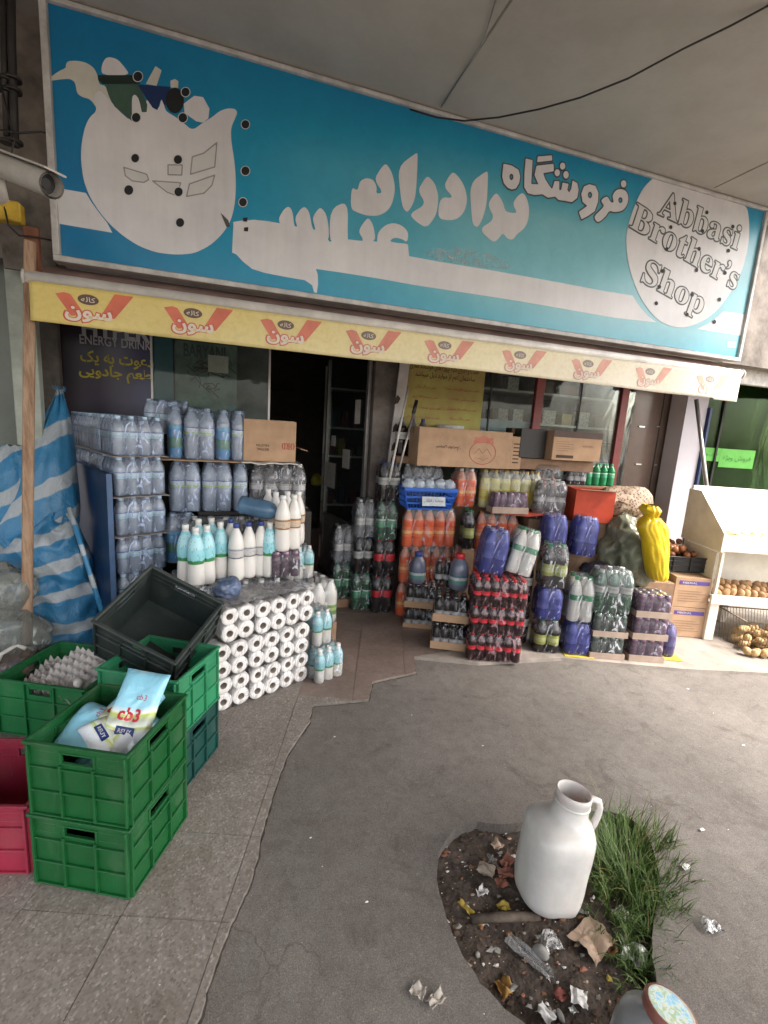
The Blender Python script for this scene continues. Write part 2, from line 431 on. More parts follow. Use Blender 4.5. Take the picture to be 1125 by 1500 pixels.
def m_door_tile(nt, N, L, oc, b):
    n1 = noise_n(N, L, oc, 3, 6, .65); n2 = noise_n(N, L, oc, 40, 4, .7)
    c = ramp(N, L, n1, [(.3, (.16, .118, .10)), (.7, (.27, .215, .185))])
    c = mix(N, L, .6, c, ramp(N, L, n2, [(.35, (.7, .66, .62)), (.6, (1, 1, 1))]), 'MULTIPLY')
    oi = N('ShaderNodeObjectInfo'); c = mix(N, L, 1, c, ramp(N, L, oi.outputs['Random'], [(0, (.85, .84, .83)), (1, (1.1, 1.08, 1.06))]), 'MULTIPLY')
    bump_n(N, L, b, n2, .2, .004); return c
M_DTILE = node_mat('door_tile', m_door_tile, .6)
M_JOINT = mat('joint', (.175, .158, .142), .9, var=.25, bump=.3)
M_CONC = mat('concrete', (.27, .235, .205), .85, var=.15, vscale=6, bump=.3)
M_PLAST = mat('plaster', (.24, .215, .19), .85, var=.12, vscale=3, bump=.12, bscale=40)
def m_soffit(nt, N, L, oc, b):
    n1 = noise_n(N, L, oc, .8, 5, .6); n2 = noise_n(N, L, oc, 5, 5, .7)
    c = ramp(N, L, n1, [(.3, (.345, .325, .295)), (.7, (.425, .402, .368))])
    c = mix(N, L, .35, c, ramp(N, L, n2, [(.4, (.78, .75, .7)), (.6, (1, 1, 1))]), 'MULTIPLY')
    bump_n(N, L, b, n2, .05, .01); return c
M_SOF = node_mat('soffit_paint', m_soffit, .55)
M_WHITEF = mat('white_frame', (.55, .53, .49), .45, var=.15, vscale=20)
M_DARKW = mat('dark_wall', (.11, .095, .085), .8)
M_ALU = mat('aluminium', (.42, .40, .38), .4, metal=.7, var=.1)
M_GREYW = mat('stained_wall', (.20, .175, .155), .85, var=.28, vscale=5, bump=.3, bscale=25)

# ---- asphalt with the tree pit cut out of it
PIT = [G(x, y) for x, y in [(641,1262),(650,1235),(668,1213),(700,1204),(745,1207),(800,1196),(870,1188),(915,1195),(945,1220),(962,1262),(966,1310),(958,1350),(955,1400),(962,1440),(940,1490),(890,1530),(830,1530),(765,1497),(715,1452),(678,1398),(655,1345),(642,1300)]]
pit2 = smooth_poly([(p.x, p.y) for p in PIT], True, 4)
pit2 = [(x+.006*fnoise((x*30, y*30, 0)), y+.006*fnoise((x*30, y*30, 5))) for x, y in pit2]
asph_outer = [(-60, -60), (60, -60), (60, 60), (-60, 60)]
asph = flat_poly('asphalt', asph_outer, M_ASPH, None, 0, holes=[pit2]); tag(asph, kind='structure')
M_SOIL = mat('soil', (.10, .078, .062), .95, var=.4, vscale=22, bump=.9, bscale=70, col2=(.030, .022, .018))
mb = MB(); n = len(pit2)
vs = [(x, y, 0) for x, y in pit2] + [(x, y, -.055) for x, y in pit2]
mb.add(vs, [(i, i+n, (i+1) % n+n, (i+1) % n) for i in range(n)], 0, False)
tag(mb.build('tree_pit_edge', M_ASPH), kind='structure')
px0, px1 = min(p[0] for p in pit2)-.05, max(p[0] for p in pit2)+.05; py0, py1 = min(p[1] for p in pit2)-.05, max(p[1] for p in pit2)+.05
def soil_z(x, y): return -.042 + .018*fnoise((x*9, y*9, 1)) + .008*fnoise((x*40, y*40, 3))
mb = MB(); vs, fs = grid_mesh(70, 60, lambda a, b: (px0+(px1-px0)*a, py0+(py1-py0)*b, soil_z(px0+(px1-px0)*a, py0+(py1-py0)*b)))
mb.add(vs, fs, 0, True); tag(mb.build('soil', M_SOIL), kind='structure')

# ---- pavement: bed + tiles
edge = [G(x, y) for x, y in [(250,1600),(290,1500),(322,1400),(345,1345),(370,1290),(386,1215),(402,1160),(420,1110),(452,1062),(458,1036),(540,1028),(545,1002),(609,988),(606,966)]]
ed2 = []
for a_, b_ in zip(edge, edge[1:]):
    for k in range(10):
        p = a_.lerp(b_, k/10); ed2.append((p.x+.006*fnoise((p.x*22, p.y*22, 0))+.003*fnoise((p.x*80, p.y*80, 4)), p.y+.006*fnoise((p.x*22, p.y*22, 9))))
pave = ed2 + [(edge[-1].x, edge[-1].y)] + [(1.9, 2.55), (1.9, 5.4), (-3.2, 5.4), (-3.2, .2)]
bed = flat_poly('pavement', pave, M_JOINT, None, .010); tag(bed, kind='structure')
n = len(pave); mb = MB(); mb.add([(x, y, .010) for x, y in pave]+[(x, y, -.02) for x, y in pave], [(i, i+n, (i+1) % n+n, (i+1) % n) for i in range(n)])
k_ = mb.build('bed_edge', M_JOINT, bed)
def clip_cell(poly, cell):
    out = poly
    for i in range(4):
        a, b = cell[i], cell[(i+1) % 4]; inp = out; out = []
        def side(p): return (b[0]-a[0])*(p[1]-a[1])-(b[1]-a[1])*(p[0]-a[0])
        for j in range(len(inp)):
            p, q = inp[j], inp[(j+1) % len(inp)]; sp, sq = side(p), side(q)
            if sp >= 0: out.append(p)
            if (sp >= 0) != (sq >= 0):
                t = sp/(sp-sq); out.append((p[0]+(q[0]-p[0])*t, p[1]+(q[1]-p[1])*t))
        if not out: return []
    return out
ex, ey = Vector((math.cos(TA), math.sin(TA))), Vector((-math.sin(TA), math.cos(TA)))
T = .30; org = Vector((.062, 1.498))
nt_ = 0
for i in range(-12, 8):
    for j in range(-5, 14):
        o = org + ex*(i*T) + ey*(j*T); g = .0011
        cell = [o+ex*g+ey*g, o+ex*(T-g)+ey*g, o+ex*(T-g)+ey*(T-g), o+ex*g+ey*(T-g)]
        c = sum(cell, Vector((0, 0)))/4
        if c.x < -1.9 or c.y > 4.9 or c.y < .5: continue
        pl = clip_cell(pave, [(p.x, p.y) for p in cell])
        if len(pl) < 3: continue
        ar = abs(sum(pl[k][0]*pl[(k+1) % len(pl)][1]-pl[(k+1) % len(pl)][0]*pl[k][1] for k in range(len(pl))))/2
        if ar < .0015: continue
        z = .0165+random.uniform(-.0015, .0015); tx, ty = random.uniform(-.006, .006), random.uniform(-.006, .006)
        m_ = len(pl); top = [(x, y, z+(x-c.x)*tx+(y-c.y)*ty) for x, y in pl]
        mb = MB(); mb.add(top+[(x, y, .008) for x, y in pl], [tuple(range(m_))]+[(k, k+m_, (k+1) % m_+m_, (k+1) % m_) for k in range(m_)])
        inner = c.x > .35 and c.y > 2.2
        mb.build('paving_tile', M_DTILE if inner else M_TERR, bed, bevel=0); nt_ += 1
# concrete strip in front of the goods on the right
strip = [G(x, y) for x, y in [(606,966),(700,975),(822,968),(900,975),(1000,984),(1125,990),(1300,1010)]]
st2 = [(p.x, p.y) for p in strip]+[(9, 2.2), (9, 5.4), (1.92, 5.4), (1.92, 2.72)]
kb = flat_poly('concrete_strip', st2, M_CONC, None, .022); tag(kb, kind='structure')
n = len(st2); mb = MB(); mb.add([(x, y, .022) for x, y in st2]+[(x, y, -.02) for x, y in st2], [(i, i+n, (i+1) % n+n, (i+1) % n) for i in range(n)])
mb.build('strip_edge', M_CONC, kb)
# inner floor of the shop
mb = MB(); mb.box((-1.3, 3.72, .0), (4.4, 8, .03)); tag(mb.build('floor', mat('shop_floor', (.14, .11, .09), .5)), kind='structure')
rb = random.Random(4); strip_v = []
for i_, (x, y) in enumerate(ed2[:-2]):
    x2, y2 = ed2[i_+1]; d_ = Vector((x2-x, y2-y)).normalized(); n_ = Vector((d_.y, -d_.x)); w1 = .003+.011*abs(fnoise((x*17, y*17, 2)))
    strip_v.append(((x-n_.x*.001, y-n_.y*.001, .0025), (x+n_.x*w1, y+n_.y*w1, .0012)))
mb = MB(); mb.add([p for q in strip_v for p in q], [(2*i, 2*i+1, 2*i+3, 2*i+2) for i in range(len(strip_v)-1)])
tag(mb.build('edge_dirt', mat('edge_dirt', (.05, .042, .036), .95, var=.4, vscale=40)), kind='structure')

# ---- soffit overhead, its seams, beam behind the sign
mb = MB(); mb.box((-7, -2.4, SOF_Z), (4.05, 2.95, SOF_Z+.22))
sf = mb.build('soffit', M_SOF); tag(sf, kind='structure')
for xx in (-.95, 1.06, 3.09):
    mb = MB(); mb.box((xx-.004, -4.2, SOF_Z-.003), (xx+.004, 2.7, SOF_Z-.0005)); mb.build('seam', mat('seam', (.22, .205, .18), .9), sf)
mb = MB(); mb.box((-7, 2.93, 2.2), (7.5, 3.05, 4.2)); tag(mb.build('front_beam', M_GREYW), kind='structure')
mb = MB(); mb.box((-1.6, 3.051, 2.6), (7.4, 3.68, 2.7)); tag(mb.build('porch_ceiling', M_GREYW), kind='structure')
mb = MB(); mb.box((-1.6, 3.685, 2.25), (7.4, 3.8, 3.3)); tag(mb.build('front_wall', M_GREYW), kind='structure')
# shop interior
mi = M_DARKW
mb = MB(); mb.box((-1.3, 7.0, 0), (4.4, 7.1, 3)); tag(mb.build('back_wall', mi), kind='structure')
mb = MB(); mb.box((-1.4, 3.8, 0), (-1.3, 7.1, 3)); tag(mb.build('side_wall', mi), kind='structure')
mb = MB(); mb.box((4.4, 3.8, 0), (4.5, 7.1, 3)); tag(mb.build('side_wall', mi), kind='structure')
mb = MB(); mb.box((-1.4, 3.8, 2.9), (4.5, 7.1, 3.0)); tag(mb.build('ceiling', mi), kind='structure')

# ---- cable slung under the soffit
pts = [onY(x, y, yy) for x, y, yy in [(600,160,2.68),(640,172,2.66),(680,177,2.6),(730,172,2.45),(790,160,2.3),(850,143,2.15),(920,115,2.0),(1000,72,1.85),(1070,38,1.75),(1125,5,1.65),(1180,-30,1.6)]]
pts = [Vector((p.x, p.y, min(p.z, SOF_Z-.006))) for p in pts]
mb = MB(); mb.tube(pts, .0042, 6); tag(mb.build('overhead_cable', mat('black_rubber', (.015, .014, .014), .5)), 'dark cable drooping under the grey soffit above the blue sign', 'cable')
pts = [onY(730, 5, 2.03), onY(726, 2, 2.02), onY(712, 40, 2.2), onY(690, 80, 2.35), onY(660, 135, 2.58), onY(645, 165, 2.7)]
mb = MB(); mb.tube([Vector((p.x, p.y, SOF_Z-.012)) for p in pts], .0035, 5)
tag(mb.build('ceiling_wire', M_ALU), 'thin pale wire running straight across the soffit to the sign top', 'wire')

# ================================================================ THE SIGN
def SP(x, y):
    p = onY(x, y, SIGN_Y-.003); return (p.x, p.z)
SX0, SX1, SZ0, SZ1 = -.812, 3.668, 2.187, 3.238
M_SIGN = node_mat('sign_print', lambda nt, N, L, oc, b: sign_col(nt, N, L, oc, b), .32)if False else None
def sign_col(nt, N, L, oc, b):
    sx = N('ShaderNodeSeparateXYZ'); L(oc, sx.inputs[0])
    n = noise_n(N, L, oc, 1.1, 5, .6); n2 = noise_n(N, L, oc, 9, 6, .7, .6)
    # glare painted into the print: deep blue left end and rims, pale teal middle
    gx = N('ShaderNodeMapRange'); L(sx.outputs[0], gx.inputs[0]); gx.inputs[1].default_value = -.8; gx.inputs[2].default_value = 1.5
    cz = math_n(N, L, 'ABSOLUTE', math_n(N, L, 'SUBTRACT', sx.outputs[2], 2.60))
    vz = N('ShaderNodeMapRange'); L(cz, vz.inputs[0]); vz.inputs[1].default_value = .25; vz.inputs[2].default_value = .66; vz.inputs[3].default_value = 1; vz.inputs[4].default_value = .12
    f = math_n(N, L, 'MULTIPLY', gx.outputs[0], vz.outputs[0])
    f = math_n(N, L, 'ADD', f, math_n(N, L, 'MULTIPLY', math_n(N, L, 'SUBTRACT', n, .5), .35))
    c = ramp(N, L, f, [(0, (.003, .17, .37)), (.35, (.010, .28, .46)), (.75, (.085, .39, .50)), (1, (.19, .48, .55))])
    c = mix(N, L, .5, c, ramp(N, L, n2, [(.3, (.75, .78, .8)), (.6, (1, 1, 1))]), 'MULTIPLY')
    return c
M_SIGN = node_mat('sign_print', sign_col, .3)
def white_print(nt, N, L, oc, b):
    n = noise_n(N, L, oc, 3, 6, .65); mp = N('ShaderNodeMapping'); mp.inputs['Scale'].default_value = (1, 1, .08); L(oc, mp.inputs[0]); n2 = noise_n(N, L, mp.outputs[0], 26, 4, .6)
    c = ramp(N, L, n, [(.3, (.57, .57, .585)), (.7, (.71, .705, .715))])
    return mix(N, L, .2, c, ramp(N, L, n2, [(.3, (.78, .76, .73)), (.55, (1, 1, 1))]), 'MULTIPLY')
M_SWH = node_mat('sign_white', white_print, .35)
M_SWH2 = mat('sign_white_inset', (.60, .60, .59), .35, var=.03)
M_SLINE = mat('sign_grey_line', (.30, .29, .28), .5, var=.05)
M_SOUT = mat('sign_dark_outline', (.085, .095, .10), .5, var=.2)
M_HOLE = mat('drilled_hole', (.006, .007, .008), .6)
M_TRIM = mat('sign_trim', (.50, .49, .47), .4, var=.15, vscale=12)
sign = empty('shop_sign', ((SX0+SX1)/2, SIGN_Y, SZ0), 0, "long blue shop sign with faded white vegetable-pot drawing and white Persian lettering above the awning", 'shop sign')
so_ = Vector(sign.location)
SM = Matrix(((1,0,0,-so_.x),(0,0,-1,-.0),(0,1,0,-so_.z),(0,0,0,1)))      # plane coords (X, Z, out) -> sign local
mb = MB(); mb.box((SX0-so_.x, 0, 0), (SX1-so_.x, .16, SZ1-SZ0))
body = mb.build('sign_body', M_TRIM, sign)
# print sheet in world-like coords so the material reads X and Z directly
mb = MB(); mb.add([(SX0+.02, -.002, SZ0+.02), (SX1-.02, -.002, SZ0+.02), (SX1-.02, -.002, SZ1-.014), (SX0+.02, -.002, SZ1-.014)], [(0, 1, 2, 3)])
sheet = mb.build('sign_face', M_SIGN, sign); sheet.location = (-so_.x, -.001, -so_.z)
for a, b_ in (((SX0-.012, SZ0-.012), (SX1+.012, SZ0+.014)), ((SX0-.012, SZ1-.012), (SX1+.012, SZ1+.008)), ((SX0-.012, SZ0+.0145), (SX0+.016, SZ1-.0125)), ((SX1-.016, SZ0+.0145), (SX1+.012, SZ1-.0125))):
    mb = MB(); mb.box((a[0]-so_.x, -.022, a[1]-so_.z), (b_[0]-so_.x, .05, b_[1]-so_.z)); mb.build('frame_rail', M_TRIM, sign, bevel=.003)
def sp(name, pts, m, z, smooth=False, holes=()):
    P = [SP(*p) for p in pts]
    if smooth: P = chaikin(P)
    return flat_poly(name, P, m, sign, z, [[SP(*p) for p in h] for h in holes], M=SM)
def cv(pts, ox, oy, k): return [(ox+x/k, oy+y/k) for x, y in pts]
K5 = 1125/320
# band along the foot of the sign, in three stretches
sp('white_band', cv([(82,757),(232,783),(260,830),(300,885),(340,935),(368,988),(84,940)], 60, 60, K5), M_SWH, .0040)
K4 = 1125/300
sp('speech_tail', [(342,329)] + cv([(5,432),(50,425),(120,420),(200,428),(265,440),(340,455),(420,470),(500,490),(535,540),(640,528),(700,535),(800,540),(965,555),(972,620),(1125,648),(1125,797),(1000,778),(800,742),(600,710),(460,690),(470,720),(472,770),(465,822),(450,818),(440,780),(400,752),(300,735),(180,712),(110,690),(60,650),(25,612),(0,600)], 340, 210, K4), M_SWH, .0040)
K2 = 1125/225
sp('white_band', [(640, 382.8), (720,396), (820,414)] + cv([(-60,885),(0,893),(132,915),(160,960),(200,1015),(250,1070),(308,1112),(0,1078)], 900, 250, K2) + [(760,441), (640,422.5)], M_SWH, .0042)
sp('white_band', cv([(798,1030),(962,1055),(938,1210),(600,1160),(680,1125),(750,1075)], 900, 250, K2), M_SWH, .0040)
# round badge
c0 = cv([(280,45),(960,208),(975,300),(985,430),(975,560),(945,690),(900,800),(830,920),(750,1020),(670,1085),(590,1125),(500,1148),(420,1140),(330,1100),(250,1020),(180,910),(125,770),(95,640),(85,500),(105,380),(150,250),(210,130)], 900, 250, K2)
P = [SP(*p) for p in c0]; P = [(min(max(x, SX0), SX1), min(z, SZ1-.014)) for x, z in P]
flat_poly('badge', P[:2]+smooth_poly(P[1:]+P[:1], False, 4)[1:-1], M_SWH, sign, .0055, M=SM)
# letters of the shop name, cut in one piece each
NAME = [([(655,240),(690,262),(700,210),(735,190),(775,200),(795,240),(790,278),(828,272),(780,200),(815,140),(845,108),(880,165),(896,250),(880,330),(850,375),(800,400),(740,398),(690,382),(650,362)], 340, 210, K4),
 ([(255,412),(285,362),(312,345),(332,375),(342,462),(360,462),(343,412),(375,362),(400,347),(425,380),(440,470),(460,480),(440,412),(465,370),(487,352),(515,385),(530,450),(532,545),(400,520),(265,450)], 340, 210, K4),
 ([(538,362),(636,316),(634,520),(640,560),(534,560)], 340, 210, K4),
 ([(692,485),(725,430),(750,408),(775,450),(790,540),(700,560),(722,528)], 340, 210, K4),
 ([(795,545),(800,490),(840,450),(885,437),(935,452),(968,490),(962,545),(930,525),(890,518),(862,538),(905,548),(965,552),(968,575),(800,575)], 340, 210, K4)]
K6 = 1125/220
NAME2 = [[(12,178),(150,72),(164,80),(150,370),(130,450),(95,508),(75,514),(50,480),(35,400)],
 [(163,355),(205,280),(238,242),(290,300),(315,380),(316,450),(300,540),(228,638),(140,580),(100,528),(225,458)],
 [(355,325),(400,240),(430,213),(480,265),(520,340),(533,430),(515,505),(470,560),(410,580),(310,565),(330,402),(435,412)],
 [(552,300),(675,208),(690,220),(680,450),(650,560),(620,618),(600,628),(575,605),(565,540)],
 [(685,460),(725,395),(755,370),(800,440),(818,510),(860,522),(908,522),(872,455),(905,400),(948,367),(980,410),(998,490),(990,580),(960,640),(905,680),(880,718),(855,722),(828,710),(800,670),(760,725),(725,742),(618,645),(740,570)]]
for pl, a, b_, k in NAME: sp('letter', cv(pl, a, b_, k), M_SWH, .0052, True)
for pl in NAME2: sp('letter', cv(pl, 580, 210, K6), M_SWH, .0048, True)
# the smaller outlined word
K3 = 1125/220
W1 = [([(88,155),(150,168),(200,200),(213,250),(205,300),(180,340),(150,347),(120,335),(90,300),(78,250)], [ell(147,253,15,24)]),
 ([(255,115),(305,128),(295,305),(350,310),(320,240),(335,170),(462,155),(465,210),(385,225),(400,270),(445,340),(455,338),(470,285),(505,285),(505,352),(520,352),(530,295),(575,305),(565,350),(580,370),(595,340),(605,280),(640,300),(650,350),(640,410),(600,442),(550,432),(500,425),(475,400),(420,408),(380,382),(320,388),(270,375),(243,330),(245,220)], []),
 ([(345,100),(450,92),(452,130),(340,142)], []), (ell(530,172,20,26), []), (ell(490,222,20,26), []), (ell(556,237,20,28), []),
 ([(670,380),(690,325),(730,308),(775,320),(798,370),(795,440),(770,510),(720,545),(672,570),(652,515),(715,470),(680,440)], [ell(735,388,16,24)]),
 ([(770,550),(825,490),(838,465),(820,430),(862,400),(890,440),(912,440),(905,395),(930,355),(965,345),(1005,360),(1022,410),(1010,465),(975,505),(920,515),(880,510),(850,550),(797,590)], [ell(963,427,16,22)]),
 (ell(987,305,20,27), [])]
for pl, hs_ in W1:
    P = np.array([SP(*q) for q in cv(pl, 720, 210, K3)]); P = np.array(smooth_poly([tuple(q) for q in P], True, 3)) if len(pl) > 12 and len(pl) < 20 else P
    x0, z0 = P.min(0)-.02; x1, z1 = P.max(0)+.02; st = .0045
    X, Z = np.meshgrid(np.arange(x0, x1+st, st), np.arange(z0, z1+st, st))
    F = poly_sdf(P, X, Z)
    for h in hs_: F = np.maximum(F, -poly_sdf([SP(*q) for q in cv(h, 720, 210, K3)], X, Z))
    sdf_mesh('letter_outline', F-.0085, x0, z0, st, M_SOUT, sign, .0045, M=SM)
    sdf_mesh('letter', F, x0, z0, st, M_SWH, sign, .0060, M=SM)
# English lettering in the badge, running downhill
for s_, (ax, ay), (bx_, by_), hgt in (('Abbasi', (967,296), (1083,350), .160), ("Brother’s", (927,315), (1081,410), .160), ('Shop', (942,400), (1029,450), .20)):
    p, q = SP(ax, ay), SP(bx_, by_); ang = math.atan2(q[1]-p[1], q[0]-p[0]); wd = math.hypot(q[0]-p[0], q[1]-p[1])
    cx_, cz_ = (p[0]+q[0])/2, (p[1]+q[1])/2
    MT = SM @ Matrix.Translation((cx_, cz_, 0)) @ Matrix.Rotation(ang, 4, 'Z')
    sers = serif(s_)
    me = text_mesh(sers, width=wd, height=hgt)
    X, Z = np.meshgrid(np.arange(-wd/2-.02, wd/2+.02, .0035), np.arange(-hgt/2-.02, hgt/2+.02, .0035)); F = mesh_sdf(me, X, Z)
    sdf_mesh('lettering_outline', F-.0090, X[0, 0], Z[0, 0], .0035, M_SOUT, sign, .0062, M=MT)
    sdf_mesh('lettering', F+.0005, X[0, 0], Z[0, 0], .0035, M_SWH2, sign, .0078, M=MT)
# the pot of vegetables (flat print)
K = K5; PB = lambda l: cv(l, 60, 60, K)
sp('pot_print', PB([(290,360),(250,395),(225,450),(208,540),(207,620),(220,720),(250,800),(300,880),(360,950),(430,1010),(510,1060),(600,1092),(700,1102),(790,1095),(870,1055),(930,1000),(975,935),(998,850),(1005,740),(997,620),(980,520),(978,450),(1000,400),(1012,370),(1000,350),(960,348),(920,362),(880,395),(830,425),(780,462),(730,420),(690,390),(640,362),(632,310),(620,300),(608,350),(580,352),(555,310),(542,303),(545,368),(520,368),(505,300),(485,275),(468,290),(470,420),(400,360),(350,300),(300,250),(270,290)]), M_SWH, .0050, True)
sp('steam_print', PB([(42,208),(50,188),(90,158),(130,140),(128,122),(140,105),(190,103),(240,115),(275,142),(295,185),(300,225),(335,232),(352,290),(375,340),(300,365),(255,300),(215,292),(185,270),(178,215),(150,195),(95,200)]), mat('print_beige', (.56, .56, .49), .4, var=.06), .0047, True)
sp('onion_print', PB([(313,178),(312,130),(330,92),(355,83),(395,95),(430,135),(460,178)]), M_SWH, .0046, True)
sp('leek_print', PB([(540,222),(590,130),(622,152),(595,232)]), mat('print_beige', (.56, .56, .49), .4), .0043)
sp('leek_print', PB([(667,205),(690,197),(708,208),(706,248),(668,240)]), mat('print_beige', (.56, .56, .49), .4), .0043)
sp('cabbage_print', PB([(735,325),(790,283),(835,290),(868,350),(862,400),(835,422),(800,415),(740,372)]), M_SWH, .0046)
sp('green_print', PB([(330,225),(500,224),(520,260),(548,330),(545,368),(520,368),(505,300),(485,275),(468,290),(470,415),(380,340),(352,290)]), mat('print_green', (.05, .10, .075), .4), .0056)
sp('dark_print', PB([(292,178),(500,178),(510,222),(320,224),(296,205)]), mat('print_dark', (.010, .022, .016), .4), .0060)
sp('navy_print', PB([(500,226),(668,238),(650,300),(640,345),(620,300),(600,358),(575,345),(545,300),(520,260)]), mat('print_navy', (.008, .028, .11), .4), .0058)
sp('dark_print', PB(ell(690,308,47,66)), mat('print_dark2', (.008, .010, .010), .4), .0063)
for l in ([(780,598),(838,580),(906,525),(895,650),(770,688)], [(765,738),(895,692),(880,745),(840,785),(750,802)], [(427,652),(545,688),(555,715),(530,730),(470,722),(435,695)], [(655,640),(728,640),(725,692),(655,690)], [(575,722),(720,732),(700,798),(650,780)]):
    P = np.array([SP(*p) for p in PB(l)]); x0, z0 = P.min(0)-.02; x1, z1 = P.max(0)+.02; st = .004
    X, Z = np.meshgrid(np.arange(x0, x1+st, st), np.arange(z0, z1+st, st)); F = poly_sdf(P, X, Z)
    sdf_mesh('print_line', np.maximum(np.abs(F)-.0028, 0)-.0001 if False else np.abs(F)-.0030, x0, z0, st, M_SLINE, sign, .0058, M=SM)
    sdf_mesh('print_panel', F+.0045, x0, z0, st, M_SWH2, sign, .0056, M=SM)
for (x, y, r_) in [(500,186,23),(745,266,21),(491,397,22),(731,398,22),(486,606,20),(706,613,21),(453,770,23),(709,779,21),(717,937,21),(1053,432,20),(1053,671,21),(1040,832,20)]:
    sp('hole', PB(ell(x, y, r_, r_*1.08)), M_HOLE, .0072)
    sp('hole_rim', PB(ell(x, y, r_+4, r_*1.08+4)), M_SWH2, .0069)
for (x, y) in [(1053,922),(1057,972)]: sp('hole', PB([(x-11,y-10),(x+11,y-12),(x+9,y+11),(x-12,y+9)]), M_HOLE, .0072)
sp('torn_spot', PB([(925,885),(965,925),(975,958),(955,960)]), mat('torn_grey', (.09, .09, .085), .7), .0070)
for x, y in [(437,243),(672,308),(640,445),(408,416),(378,577),(615,575),(597,730),(347,737),(325,852),(565,910),(527,1055),(303,973),(765,945),(728,1108),(830,588),(862,412),(805,750)]:
    sp('hole', cv(ell(x, y, 12, 15, n=14), 900, 250, K2), mat('badge_hole', (.03, .03, .03), .7), .0092)
sp('emblem', cv([(828,1250),(890,1255),(885,1300),(825,1292)], 900, 250, K2), M_SWH2, .0050)
# scuffed patch under the word on the left of the badge
def scuff(nt, N, L, oc, b):
    n = noise_n(N, L, oc, 22, 6, .8, .8); a = ramp(N, L, n, [(.45, (0, 0, 0)), (.7, (1, 1, 1))])
    L(a, b.inputs['Alpha']); return None
M_SCUF = node_mat('scuff', scuff, .7); MATS['scuff'].node_tree.nodes['Principled BSDF'].inputs['Base Color'].default_value = (.50, .54, .54, 1)
sp('scuffed_patch', [(620,366),(668,362),(715,370),(756,390),(735,395),(680,388),(630,380)], M_SCUF, .0038, True)

# ================================================================ AWNING
AX0, AX1 = -.885, 3.55
awn = empty('awning', ((AX0+AX1)/2, AWN_Y, 1.87), 0, 'yellow shop awning with a white roller tube and repeated red and white drink prints', 'awning')
ao = Vector(awn.location)
mb = MB(); mb.tube([(AX0-.02-ao.x, .045, 2.064-ao.z), (AX1+.03-ao.x, .045, 2.064-ao.z)], .032, 16); mb.build('roller_tube', mat('tube_white', (.66, .62, .57), .4, var=.12, vscale=6), awn)
mb = MB()
for k in range(2): mb.tube([((AX0-.03 if k == 0 else AX1+.03)-ao.x, .045, 2.064-ao.z), ((AX0-.02 if k == 0 else AX1+.045)-ao.x, .045, 2.064-ao.z)], .037, 16)
mb.build('end_cap', M_WHITEF, awn)
M_MAUVE = mat('mauve_fabric', (.30, .20, .175), .8, var=.18, vscale=5, bump=.1)
vs, fs = grid_mesh(90, 5, lambda a, b: (AX0+(AX1-AX0)*a-ao.x, .06+.20*b, 2.092-ao.z+.085*b-.012*math.sin(b*math.pi)*(1+fnoise((a*9, b, 0)))))
mb = MB(); mb.add(vs, [f[::-1] for f in fs], 0, True); mb.build('canopy', M_MAUVE, awn)
def val_y(x, t): return -.006*t*fnoise((x*1.5, t, 3)) - .010*t*t*math.sin(x*6.1) - .016*t*fnoise((x*3.1, .3, 8))
def val_z(x, t):     # t 0 top .. 1 bottom
    return 2.046 - t*(.175 + .004*math.sin(x*2.3+1) + (.010 if x > 3.3 else 0)) 
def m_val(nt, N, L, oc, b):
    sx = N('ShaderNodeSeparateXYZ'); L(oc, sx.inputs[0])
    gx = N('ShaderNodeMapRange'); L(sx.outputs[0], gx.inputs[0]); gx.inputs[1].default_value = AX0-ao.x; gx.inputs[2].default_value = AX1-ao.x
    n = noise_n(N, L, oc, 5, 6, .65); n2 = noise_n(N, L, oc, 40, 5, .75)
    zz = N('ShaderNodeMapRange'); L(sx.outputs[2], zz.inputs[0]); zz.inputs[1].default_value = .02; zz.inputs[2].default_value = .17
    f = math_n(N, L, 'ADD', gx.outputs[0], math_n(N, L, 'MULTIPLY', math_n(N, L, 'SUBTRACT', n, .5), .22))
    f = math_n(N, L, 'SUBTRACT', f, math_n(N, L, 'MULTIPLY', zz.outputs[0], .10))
    c = ramp(N, L, f, [(0, (.62, .49, .15)), (.25, (.68, .58, .28)), (.5, (.73, .66, .44)), (.72, (.76, .70, .57)), (1, (.78, .72, .63))])  # overexposure painted in: yellow at the left end turns cream towards the right
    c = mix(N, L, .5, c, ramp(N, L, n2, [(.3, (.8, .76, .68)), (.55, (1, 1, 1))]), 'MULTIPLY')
    b.inputs['Subsurface Weight'].default_value = 0
    return c
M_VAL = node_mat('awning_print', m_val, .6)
NXV = 260
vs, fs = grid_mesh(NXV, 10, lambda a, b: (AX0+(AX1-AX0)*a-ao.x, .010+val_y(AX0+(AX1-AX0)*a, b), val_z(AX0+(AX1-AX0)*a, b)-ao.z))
mb = MB(); mb.add(vs, [f[::-1] for f in fs], 0, True)
